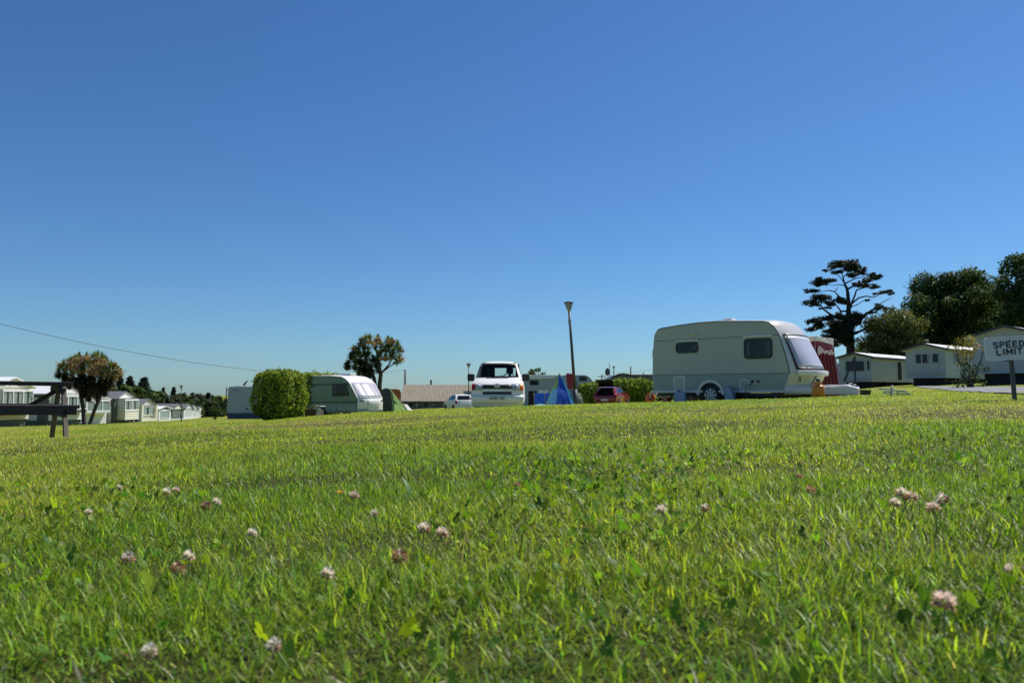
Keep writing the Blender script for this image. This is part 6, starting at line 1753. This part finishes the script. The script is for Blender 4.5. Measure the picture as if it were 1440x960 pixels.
# ---- the pine
def pine():
    g = np.random.default_rng(21); d = 86
    zx = lambda X, Y: (1120 + X / 6.4, 350 + Y / 6.4)
    base = P(*zx(485, 800), d); z0 = Tz(base.x, d)
    t = thing('pine_tree', (base.x, d, z0 - .1), 0, 'tall open crowned dark pine with flat foliage pads above the red awning', 'pine tree')
    O = Vector((base.x, d, z0 - .1))
    S = lambda X, Y, dy=0: P(*zx(X, Y), d + dy) * 1 - O
    mb = MB()
    tr = [Vector((S(485, 800).x, 0, -.2)), S(482, 800), S(474, 700), S(468, 600), S(470, 500), S(462, 400), S(455, 360), S(428, 300), S(416, 240)]
    mb.tube(tr, [.50, .44, .36, .30, .24, .19, .16, .11, .06], 10)
    mb.tube([S(455, 365), S(500, 340, 1), S(560, 325, 1.5)], [.13, .1, .05], 6)
    br = [((470, 500), [(430, 470), (385, 430), (345, 385), (372, 345)], .15), ((345, 385), [(290, 372), (200, 392), (120, 378)], .07),
          ((468, 560), [(400, 560), (370, 520), (330, 480), (280, 480)], .12), ((470, 640), [(370, 620), (300, 585), (235, 535), (225, 510), (160, 500)], .18),
          ((485, 530), [(500, 480), (525, 420), (540, 370), (620, 345), (700, 340), (770, 345)], .13), ((500, 490), [(560, 440), (625, 425), (700, 435), (745, 410), (860, 385)], .10),
          ((490, 525), [(560, 495), (620, 455), (680, 450)], .06), ((490, 710), [(560, 650), (620, 590), (690, 545), (750, 520), (800, 530)], .22),
          ((620, 590), [(680, 570), (740, 575)], .09), ((690, 545), [(760, 490), (830, 450), (860, 440)], .07), ((500, 770), [(560, 745), (620, 720), (680, 700)], .2),
          ((480, 740), [(400, 740), (320, 720), (230, 740)], .16), ((478, 680), [(400, 660), (300, 640), (200, 640), (140, 660)], .14), ((490, 800), [(420, 830), (340, 850)], .12),
          ((428, 300), [(380, 240), (330, 195), (250, 195)], .06), ((440, 310), [(520, 270), (600, 250), (700, 250)], .08), ((420, 260), [(470, 200), (520, 150)], .06), ((418, 245), [(400, 190), (380, 150)], .05),
          ((430, 330), [(380, 320), (320, 330), (240, 300)], .06)]
    for (x0, y0), pts, r in br:
        s_ = g.normal(0, 1.6); P0 = S(x0, y0); q = [P0] + [S(x, y, s_ * (i + 1) / len(pts)) for i, (x, y) in enumerate(pts)]
        mb.tube(q, [r * (1 - .75 * i / (len(q) - 1)) for i in range(len(q))], 6)
    mb.build('trunk', MT['pinebark'], t)
    k = d / F / 6.4
    pads = [(450, 130, 135, 38), (380, 140, 70, 30), (520, 160, 90, 40), (450, 175, 90, 28), (540, 205, 70, 30), (380, 205, 50, 18), (600, 190, 30, 30), (260, 192, 30, 10), (490, 235, 60, 20),
            (235, 300, 85, 28), (200, 275, 40, 20), (290, 285, 60, 18), (215, 325, 60, 12), (700, 255, 65, 26), (735, 250, 38, 20), (640, 285, 50, 25), (545, 318, 42, 24), (610, 325, 60, 18), (700, 325, 35, 14), (670, 230, 40, 14),
            (140, 372, 60, 16), (110, 380, 40, 10), (220, 440, 65, 34), (170, 480, 70, 26), (270, 435, 55, 22), (140, 500, 45, 16), (370, 480, 75, 32), (310, 490, 50, 25), (410, 455, 40, 22), (270, 530, 40, 12),
            (830, 385, 55, 14), (770, 398, 50, 12), (850, 400, 30, 12), (700, 345, 50, 8), (640, 460, 30, 6), (760, 525, 55, 22), (740, 505, 35, 14), (800, 535, 35, 14), (690, 575, 40, 10), (655, 655, 20, 20),
            (420, 610, 60, 30), (520, 600, 70, 28), (580, 605, 40, 20), (450, 660, 120, 40), (350, 690, 90, 40), (250, 630, 80, 32), (170, 650, 60, 28), (220, 690, 80, 25), (130, 720, 50, 20), (300, 740, 80, 30), (400, 740, 90, 45), (460, 780, 80, 50),
            (340, 800, 70, 30), (270, 790, 40, 25), (400, 830, 60, 25), (310, 850, 50, 25), (290, 880, 30, 12), (440, 720, 60, 40), (500, 820, 40, 30), (350, 860, 45, 20), (570, 630, 40, 25), (540, 660, 50, 25), (470, 700, 60, 40), (490, 750, 55, 40), (450, 830, 60, 30), (480, 860, 50, 30), (430, 760, 60, 35), (510, 700, 40, 30), (470, 640, 50, 25), (400, 780, 60, 30)]
    blobs = []
    for x, y, rx, rz in pads:
        c = np.array(S(x, y, g.normal(0, 1.5)))
        for q in range(5):
            blobs.append((c + np.array([g.normal(0, rx * .45), g.normal(0, rx * .5), g.normal(0, rz * .3)]) * k, np.array([rx * .64, rx * .66, rz * .86]) * k * g.uniform(.75, 1.15)))
    crown(t, blobs, 620, .13, [(.012, .022, .014), (.018, .03, .016), (.026, .04, .02)], g, MT['leafdark'], aspect=.35, up=.6, shell=.2)
pine()

# ---- shrub in front of the right homes
def bronze_shrub():
    g = np.random.default_rng(31); d = 40; b = P(1367, 543, d)
    t = thing('shrub', (b.x, d, min(b.z, Tz(b.x, d)) - .05), 0, 'bronze topped evergreen shrub with dark leaves below, between two right hand homes', 'shrub')
    k = d / F; S = lambda u, v: np.array([(u - 1367) * k, g.normal(0, .25), (543 - v) * k + .05])
    top = [(S(u, v), r * k) for u, v, r in ((1362, 474, 8), (1354, 480, 9), (1370, 478, 9), (1360, 488, 12), (1374, 487, 8), (1352, 493, 8), (1364, 498, 11), (1357, 505, 9), (1382, 481, 5), (1379, 488, 4), (1346, 486, 5), (1371, 470, 4))]
    crown(t, top, 600, .055, [(.30, .25, .08), (.20, .19, .06), (.36, .28, .12), (.12, .14, .04)], g, name='bronze_crown')
    low = [(S(u, v), r * k) for u, v, r in ((1362, 512, 9), (1368, 520, 12), (1360, 526, 11), (1374, 526, 10), (1366, 535, 13), (1358, 537, 8), (1378, 534, 8), (1362, 504, 8), (1381, 518, 5))]
    crown(t, low, 620, .055, [(.03, .055, .02), (.05, .08, .03), (.09, .13, .07), (.20, .25, .19)], g, name='green_crown', w=[.45, .3, .15, .1])
    mb = MB()
    for i in range(6): limb(mb, (g.normal(0, .1), g.normal(0, .1), 0), (g.normal(0, .4), g.normal(0, .3), 1.9 + g.random() * .5), .04, .012, g)
    mb.build('stem', MT['bark'], t)
bronze_shrub()

# ---- clipped hedges: leaf skin over a dark twiggy core
def hedge(x, y, z0, rot, L_, Wd, H, label, pal, seed, leaf=.05, dens=260, rad=.35, top_light=None, name='hedge', tufts=30):
    g = np.random.default_rng(seed)
    t = thing(name, (x, y, z0), rot, label, 'hedge')
    # points on the rounded box
    n = int(dens * 2 * (L_ * H + Wd * H + L_ * Wd / 2))
    pts = []
    a = np.array([L_ / 2, Wd / 2, H / 2])
    p = g.uniform(-1, 1, (n * 2, 3)); ax = g.choice(3, n * 2, p=np.array([Wd * H, L_ * H, L_ * Wd]) / (Wd * H + L_ * H + L_ * Wd))
    p[np.arange(n * 2), ax] = np.sign(p[np.arange(n * 2), ax])
    q = p * a; core = np.clip(q, -(a - rad), a - rad); dv = q - core
    dl = np.linalg.norm(dv, axis=1, keepdims=True) + 1e-9; nr = dv / dl
    lump = np.array([mnoise.noise(Vector(v) * 1.4 + Vector((seed, 0, 0))) * .6 + mnoise.noise(Vector(v) * 4 + Vector((0, seed, 0))) * .4 for v in q])[:, None]
    s = core + nr * (rad + lump * .26 + g.normal(0, .055, (len(q), 1)))
    k = s[:, 2] > -a[2] + .02; s, nr = s[k][:n], nr[k][:n]
    s[:, 2] += a[2]
    c = tints(len(s), g, pal, sd=.25)
    V, Lp, S, Cc = leaf_cloud(s, leaf * np.exp(g.normal(0, .25, len(s))), c, g, .6, nr, .15)
    parts = [(V, Lp, S, Cc)]
    for i in range(tufts):      # young shoots breaking the outline
        b = s[int(g.integers(len(s)))]
        if b[2] < H * .9: continue
        m = 7; w_ = b + np.linspace(0, 1, m)[:, None] * np.array([g.normal(0, .06), g.normal(0, .06), g.uniform(.08, .22)]) + g.normal(0, .015, (m, 3))
        parts.append(leaf_cloud(w_, np.full(m, leaf * .8), tints(m, g, pal[:2]), g, .5, None, .6))
    V, Lp, S, Cc = merge(parts)
    link('foliage', np_mesh('foliage', V, Lp, S, Cc), MT['leaf'], t)
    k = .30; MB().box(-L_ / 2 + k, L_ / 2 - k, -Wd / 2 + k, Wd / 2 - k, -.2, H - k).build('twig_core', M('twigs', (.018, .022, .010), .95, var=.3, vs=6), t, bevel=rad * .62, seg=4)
    return t
HP = [(.24, .33, .03), (.17, .26, .022), (.09, .15, .016), (.31, .37, .05)]
d = 40; p = P(386, 586, d)
hedge(p.x - .15, d + 1.4, p.z - .1, R(-27), 2.25, 2.3, 2.5, 'tall clipped green hedge block left of the sage green caravan', HP, 41, leaf=.06, dens=420, rad=.7, tufts=170)
p = P(428, 586, 47)
hedge(p.x + .1, 50, p.z - .2, R(-27), 1.4, 3.0, 2.85, 'rear stretch of clipped hedge showing above the sage green caravan roof', HP, 42, leaf=.06, dens=300, rad=.4, tufts=60)
d = 54; p = P(885, 580, d)
hedge(p.x + .2, d + 1.0, p.z - .0, R(12), 3.0, 1.8, (580 - 534.5) * d / F, 'clipped hedge with a bright green top behind the red hatchback', HP, 43, leaf=.07, dens=320, rad=.45, tufts=60)
d = 58; p = P(842, 580, d)
hedge(p.x + .1, d + 1.2, p.z, R(5), 2.6, 1.4, (580 - 540) * d / F, 'lower clipped hedge between the motorhome cab and the red hatchback', HP, 44, leaf=.07, dens=320, rad=.4, tufts=40)
broad_tree(757, 84, 514.5, 560, 36, 'round bushy treetop rising behind the alcove motorhome roof', [(.06, .10, .02), (.045, .075, .018), (.09, .13, .03)], 45, leaf=.13, per=260, nb=26, trunk_frac=.3)

# ---- cabbage trees
def sword_tuft(c, Rl, n, g, pal, width=.045, droop=.5, bias=.35):
    d = g.normal(0, 1, (n, 3)); d[:, 2] += bias; d /= np.linalg.norm(d, axis=1, keepdims=True)
    L_ = Rl * g.uniform(.7, 1.08, n)
    col = tints(n, g, pal, sd=.25)
    side = np.cross(d, np.array([0, 0, 1.])); side /= np.linalg.norm(side, axis=1, keepdims=True) + 1e-6
    V = np.zeros((n, 7, 3))
    for k, (s_, w_) in enumerate(((.08, .6), (.45, 1.0), (.8, .7), (1.0, 0))):
        q = c + d * (L_ * s_)[:, None]; q[:, 2] -= droop * L_ * s_ ** 2.4 * (1 - np.abs(d[:, 2])) * .7
        if k < 3:
            V[:, 2*k] = q - side * width * w_ * .5; V[:, 2*k+1] = q + side * width * w_ * .5
        else: V[:, 6] = q
    base = (np.arange(n) * 7)[:, None]
    lp = np.array([0, 1, 3, 2, 2, 3, 5, 4, 4, 5, 6])
    return V.reshape(-1, 3), (base + lp).ravel(), ((np.arange(n) * 11)[:, None] + np.array([0, 4, 8])).ravel(), np.repeat(col, 7, 0)
SW = [(.09, .145, .04), (.12, .18, .05), (.065, .10, .03), (.16, .20, .07)]
DEAD = [(.12, .09, .055), (.08, .065, .045), (.05, .045, .03)]
TAN = [(.34, .23, .13), (.42, .30, .18), (.26, .17, .10), (.48, .36, .24)]
def panicle(c, r, g, n=150):
    C = np.array(c) + g.normal(0, 1, (n, 3)) * np.array(r) * .5
    return leaf_cloud(C, np.full(n, .05) * np.exp(g.normal(0, .3, n)), tints(n, g, TAN, sd=.2), g, .7, None, .2)
def right_cabbage_tree():
    g = np.random.default_rng(51); d = 56
    zx = lambda X, Y: (470 + X / 9.6, 460 + Y / 9.6)
    base = P(533, 583, d); z0 = min(base.z, Tz(base.x, d))
    t = thing('cabbage_tree', (base.x, d, z0), 0, 'branching cabbage tree with spiky heads and tan flower plumes above the lime tent', 'cabbage tree', 'cabbage trees')
    O = Vector((base.x, d, z0)); S = lambda X, Y, dy=0: P(*zx(X, Y), d + dy) - O
    mb = MB()
    mb.tube([Vector((S(600, 900).x, .2, -.2)), S(612, 780), S(628, 640), S(610, 560), S(600, 480)], [.17, .16, .15, .14, .12], 9)
    mb.tube([Vector((S(560, 900).x, -.1, -.2)), S(548, 790), S(540, 700), S(500, 600), S(430, 520), S(350, 480)], [.17, .16, .14, .13, .10, .07], 9)
    for pts, r in (([(628, 625), (690, 560), (740, 500), (775, 430), (850, 380)], .075), ([(640, 610), (710, 560), (760, 520), (860, 470)], .06), ([(600, 480), (640, 330), (700, 240), (760, 190)], .08), ([(605, 500), (580, 380), (560, 250)], .09),
                   ([(500, 600), (420, 420), (400, 300), (420, 200)], .09), ([(520, 620), (500, 480), (470, 400)], .08), ([(350, 480), (280, 400), (240, 320)], .07), ([(350, 480), (240, 470), (190, 500)], .06)):
        s_ = g.normal(0, .5); mb.tube([S(x, y, s_ * i / len(pts)) for i, (x, y) in enumerate(pts)], [r * (1 - .5 * i / len(pts)) for i in range(len(pts))], 7)
    mb.build('trunk', MT['bark'], t)
    heads = [(420, 175, 85), (365, 200, 75), (480, 160, 70), (590, 175, 80), (560, 240, 80), (720, 185, 70), (770, 215, 75), (850, 245, 70), (880, 300, 60), (740, 290, 70), (800, 330, 75), (690, 300, 65), (610, 365, 75), (880, 420, 70), (840, 460, 60), (760, 390, 65), (690, 410, 60),
             (270, 310, 75), (320, 340, 80), (400, 320, 90), (460, 320, 75), (350, 420, 90), (430, 420, 95), (250, 380, 65), (220, 400, 60), (190, 500, 65), (160, 520, 50), (280, 490, 80), (360, 520, 90), (440, 520, 90), (500, 560, 80), (400, 590, 75), (460, 630, 70), (560, 470, 75), (330, 590, 60), (590, 560, 55), (600, 480, 70), (520, 420, 55), (640, 250, 50)]
    parts = []; dead = []
    k = d / F / 9.6
    for x, y, r in heads:
        c = np.array(S(x, y, g.normal(0, .35)))
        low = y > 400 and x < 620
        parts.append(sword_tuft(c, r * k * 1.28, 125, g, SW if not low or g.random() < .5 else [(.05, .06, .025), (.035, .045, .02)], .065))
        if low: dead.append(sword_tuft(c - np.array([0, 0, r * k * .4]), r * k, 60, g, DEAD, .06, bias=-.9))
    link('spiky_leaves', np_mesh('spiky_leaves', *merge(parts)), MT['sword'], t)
    link('dead_leaf_skirt', np_mesh('dead_leaf_skirt', *merge(dead)), MT['sword'], t)
    fl = [(530, 220, 60, 40), (470, 205, 40, 25), (590, 165, 50, 35), (610, 210, 40, 30), (270, 290, 55, 28), (310, 280, 30, 18), (760, 195, 50, 30), (910, 320, 30, 28), (905, 430, 55, 45), (690, 415, 55, 28), (780, 390, 42, 32), (650, 430, 30, 18), (360, 240, 35, 22), (800, 195, 25, 25)]
    link('flower_plumes', np_mesh('flower_plumes', *merge([panicle(np.array(S(x, y, -.45 + g.normal(0, .15))), np.array([rx, rx * .8, rz]) * k * 1.0, g) for x, y, rx, rz in fl])), MT['leaf'], t)
right_cabbage_tree()
def left_cabbage_tree():
    g = np.random.default_rng(52); d = 50
    zx = lambda X, Y: (60 + X / 8.0, 480 + Y / 8.0)
    base = P(121, 597, d); z0 = min(base.z, Tz(base.x, d))
    t = thing('cabbage_tree', (base.x, d, z0 - .05), 0, 'broad brown topped cabbage tree on two leaning trunks behind the picnic table', 'cabbage tree', 'cabbage trees')
    O = Vector((base.x, d, z0 - .05)); S = lambda X, Y, dy=0: P(*zx(X, Y), d + dy) - O
    mb = MB()
    mb.tube([Vector((S(466, 925).x, 0, -.2)), S(466, 925), S(455, 740), S(430, 600), S(440, 480)], [.15, .13, .12, .12, .14], 9)
    mb.tube([Vector((S(530, 925).x, .1, -.2)), S(532, 925, .1), S(580, 780, .1), S(650, 610), S(680, 480)], [.15, .12, .11, .11, .12], 9)
    for x, y in ((250, 330), (350, 250), (560, 220), (640, 280), (760, 320), (820, 330), (740, 430), (460, 250), (430, 380)):
        x0 = (440, 480) if x < 520 else (680, 480); limb(mb, S(*x0), S(x, y, g.normal(0, .5)), .09, .05, g)
    mb.build('trunk', MT['bark'], t)
    k = d / F / 8
    parts = []; dead = []
    n = 0
    heads = [(400, 190, 85), (480, 200, 85), (560, 190, 90), (610, 180, 95), (660, 200, 90), (700, 240, 85), (230, 270, 75), (300, 240, 80), (350, 220, 80), (180, 340, 65), (250, 350, 85), (760, 280, 80), (820, 310, 75), (860, 340, 60), (800, 380, 70), (330, 320, 90), (420, 290, 95), (520, 280, 95), (600, 300, 95), (680, 330, 90), (740, 370, 85), (770, 440, 70), (720, 480, 70), (640, 420, 90), (540, 400, 95), (440, 400, 95), (330, 400, 85), (250, 410, 70), (640, 500, 80), (560, 500, 85), (420, 490, 70), (700, 560, 55), (590, 570, 60), (380, 460, 65), (480, 470, 90), (510, 540, 80), (560, 470, 85), (460, 560, 65), (520, 610, 60), (620, 620, 50), (300, 450, 70), (450, 350, 90), (560, 340, 90)]
    for x, y, r in heads:
        c = np.array(S(x, y, g.normal(0, .6)))
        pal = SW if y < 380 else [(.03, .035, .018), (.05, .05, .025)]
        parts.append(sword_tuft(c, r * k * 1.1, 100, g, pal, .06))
        if y > 330: dead.append(sword_tuft(c - np.array([0, 0, r * k * .4]), r * k * 1.0, 110, g, [(.06, .045, .03), (.035, .03, .02), (.10, .075, .045)], .06, bias=-1.0))
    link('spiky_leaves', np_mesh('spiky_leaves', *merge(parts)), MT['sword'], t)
    link('dead_leaf_skirt', np_mesh('dead_leaf_skirt', *merge(dead)), MT['sword'], t)
    fl = [(400, 200, 60, 40), (330, 240, 60, 40), (240, 250, 60, 30), (200, 270, 40, 30), (470, 190, 60, 30), (440, 260, 60, 40), (500, 300, 70, 45), (420, 330, 60, 40), (560, 240, 50, 30), (620, 200, 45, 25), (660, 330, 70, 40), (730, 350, 55, 45), (700, 300, 50, 35), (770, 300, 50, 40), (840, 310, 50, 35), (870, 350, 35, 40), (790, 400, 50, 45), (770, 480, 40, 45), (740, 520, 35, 35), (590, 350, 60, 30), (360, 290, 55, 40), (800, 260, 35, 25), (520, 250, 60, 30), (500, 190, 50, 25), (580, 300, 55, 35), (640, 260, 50, 30), (450, 310, 60, 35), (540, 340, 60, 35), (700, 220, 40, 25), (280, 300, 50, 30)]
    link('flower_plumes', np_mesh('flower_plumes', *merge([panicle(np.array(S(x, y, -.75 + g.normal(0, .25))), np.array([rx, rx * .8, rz]) * k, g, 170) for x, y, rx, rz in [q for i, q in enumerate(fl) if i % 4 != 2]])), MT['leaf'], t)
left_cabbage_tree()

# ---- wooded slope on the left, every tree its own
WG = 'trees on the wooded slope behind the left row'
WOOD = [(152, 200, 537, 60, 0), (176, 205, 539, 64, 0), (200, 210, 542, 58, 1), (222, 214, 547, 56, 0), (246, 218, 550, 54, 1), (266, 222, 551.5, 52, 2), (286, 226, 552.5, 50, 2), (306, 200, 552, 46, 1), (236, 190, 556, 50, 2), (206, 184, 550, 54, 1), (176, 180, 550, 56, 1), (270, 188, 560, 46, 0), (296, 170, 562, 40, 2),
        (46, 190, 534, 40, 1), (70, 200, 533, 44, 1), (92, 200, 536, 40, 1), (20, 200, 538, 44, 0), (126, 205, 544, 44, 0)]
WL = ['bright green rounded tree high on the wooded slope', 'dark green rounded tree on the wooded slope', 'grey green bush at the foot of the wooded slope']
PAL = [[(.075, .12, .025), (.055, .09, .02), (.10, .14, .035)], [(.03, .055, .015), (.045, .07, .02), (.06, .085, .028)], [(.075, .095, .055), (.10, .12, .08), (.05, .065, .035)]]
WD = ['behind the tree between the cabbage tree and its neighbour']
for i, (u, d, vt, wpx, kd) in enumerate(WOOD):
    broad_tree(u, d, vt, 594, wpx, WL[kd], PAL[kd], 100 + i, leaf=.42, per=95, nb=30, trunk_frac=.02, group=WG + (', bright' if kd == 0 else ', dark' if kd == 1 else ', grey green'), depth=wpx / F * d * .8)
def conifer(u, d, vtop, vbase, wpx, label, seed, group=None, ragged=.3):
    g = np.random.default_rng(seed); b = P(u, vbase, d); H = P(u, vtop, d).z - b.z; rx = wpx / F * d / 2
    t = thing('conifer', (b.x, d, b.z), 0, label, 'conifer', group)
    blobs = []
    for k in range(11):
        f = k / 10; z = H * (.25 + .72 * f); r = rx * (1 - f) ** .75 * g.uniform(.8, 1.15) + rx * .10
        for q in range(7):
            a = g.uniform(0, 6.28); rr = r * g.uniform(.3, .95)
            blobs.append((np.array([math.cos(a) * rr, math.sin(a) * rr, z - rr * .15 + g.normal(0, H * .02)]), np.array([rx * .30, rx * .30, H * .055])))
    crown(t, blobs, 70, .34, [(.010, .020, .014), (.018, .03, .018)], g, MT['leafdark'], aspect=.3, up=.5, shell=.2)
    mb = MB(); mb.tube([(0, 0, -.5), (0, 0, H * .95)], [.035 * H, .006 * H], 7); mb.build('trunk', MT['bark'], t)
CG = 'dark conifers on the skyline above the left row'
for i, (u, d, vt, vb, wpx, lb) in enumerate([(168, 220, 529, 560, 20, 'dark conifer just right of the left cabbage tree crown, left of a wider one'), (182, 222, 530, 562, 22, 'dark conifer, middle of the three close together on the skyline'), (202, 224, 531, 565, 27, 'wide dark conifer, rightmost of the three close together on the skyline'),
                                           (229, 230, 545, 572, 10, 'small dark conifer tip on the skyline left of a broader small one'), (243.5, 232, 544.5, 574, 14, 'small broad dark conifer on the skyline just left of the green lamp post'), (270, 236, 553, 580, 13, 'low dark conifer on the skyline right of the green lamp post'), (292, 215, 553, 585, 18, 'dark conifer beside the pale blue grey motorhome'), (304, 210, 558, 586, 16, 'dark conifer nearest the bike rack of the pale blue grey motorhome')]):
    conifer(u, d, vt, vb, wpx, lb, 200 + i, CG)
broad_tree(284.5, 150, 570, 591, 6, 'small yellow green columnar bush at the far end of the left row', [(.14, .20, .03), (.10, .15, .02)], 301, leaf=.2, per=120, nb=14, trunk_frac=.02, name='bush', cat='bush')
broad_tree(303, 100, 562, 592, 22, 'dark leafy bush left of the bike rack', DG, 302, leaf=.16, per=150, nb=20, trunk_frac=.02, name='bush', cat='bush')
# low shrubs that close the view between the vehicles
for i, (u, d, vt, wpx, lb) in enumerate([(338, 110, 566, 60, 'dark bush behind the pale blue grey motorhome'), (925, 90, 545, 50, 'dark bush hidden behind the rear of the big caravan'), (1045, 110, 548, 120, 'broad dark bush hidden behind the big caravan')]):
    broad_tree(u, d, vt, 585, wpx, lb, DG, 310 + i, leaf=.2, per=90, nb=26, trunk_frac=.02, name='bush', cat='bush')
# ------------------------------------------------------------------ light, sky, camera
SUN_AZ, SUN_EL = R(52), R(54)          # azimuth from straight ahead towards the right
w = bpy.data.worlds.new("World"); sc.world = w; w.use_nodes = True
nt = w.node_tree; bg = nt.nodes['Background']
sky = nt.nodes.new('ShaderNodeTexSky'); sky.sky_type = 'NISHITA'; sky.sun_disc = False
sky.sun_elevation = SUN_EL; sky.sun_rotation = SUN_AZ
sky.altitude = 0; sky.air_density = 1.0; sky.dust_density = .25; sky.ozone_density = 3.0
hs = nt.nodes.new('ShaderNodeHueSaturation'); hs.inputs['Saturation'].default_value = 1.07
nt.links.new(sky.outputs['Color'], hs.inputs['Color'])
wb = nt.nodes.new('ShaderNodeMix'); wb.data_type = 'RGBA'; wb.blend_type = 'MULTIPLY'; wb.inputs[0].default_value = 1; wb.inputs[7].default_value = (.67, 1.02, 1.38, 1)
nt.links.new(hs.outputs['Color'], wb.inputs[6]); nt.links.new(wb.outputs[2], bg.inputs['Color']); bg.inputs['Strength'].default_value = .064
ld = bpy.data.lights.new('sun', 'SUN'); ld.energy = 4.8; ld.angle = R(.53); ld.color = (1, .955, .88)
lo = bpy.data.objects.new('sun', ld); COL.objects.link(lo)
to_sun = Vector((math.sin(SUN_AZ) * math.cos(SUN_EL), math.cos(SUN_AZ) * math.cos(SUN_EL), math.sin(SUN_EL)))
lo.rotation_euler = to_sun.to_track_quat('Z', 'Y').to_euler()
cd = bpy.data.cameras.new('camera'); co = bpy.data.objects.new('camera', cd); COL.objects.link(co)
cd.sensor_width = 36; cd.lens = 27; cd.clip_start = .02; cd.clip_end = 6000
co.location = (0, 0, EYE); co.rotation_euler = (math.pi / 2 + PITCH, 0, 0)
cd.dof.use_dof = True; cd.dof.focus_distance = 6.5; cd.dof.aperture_fstop = 9.5
sc.camera = co
sc.render.engine = 'CYCLES'
sc.view_settings.view_transform = 'Standard'; sc.view_settings.look = 'None'; sc.view_settings.exposure = .2; sc.view_settings.gamma = 1
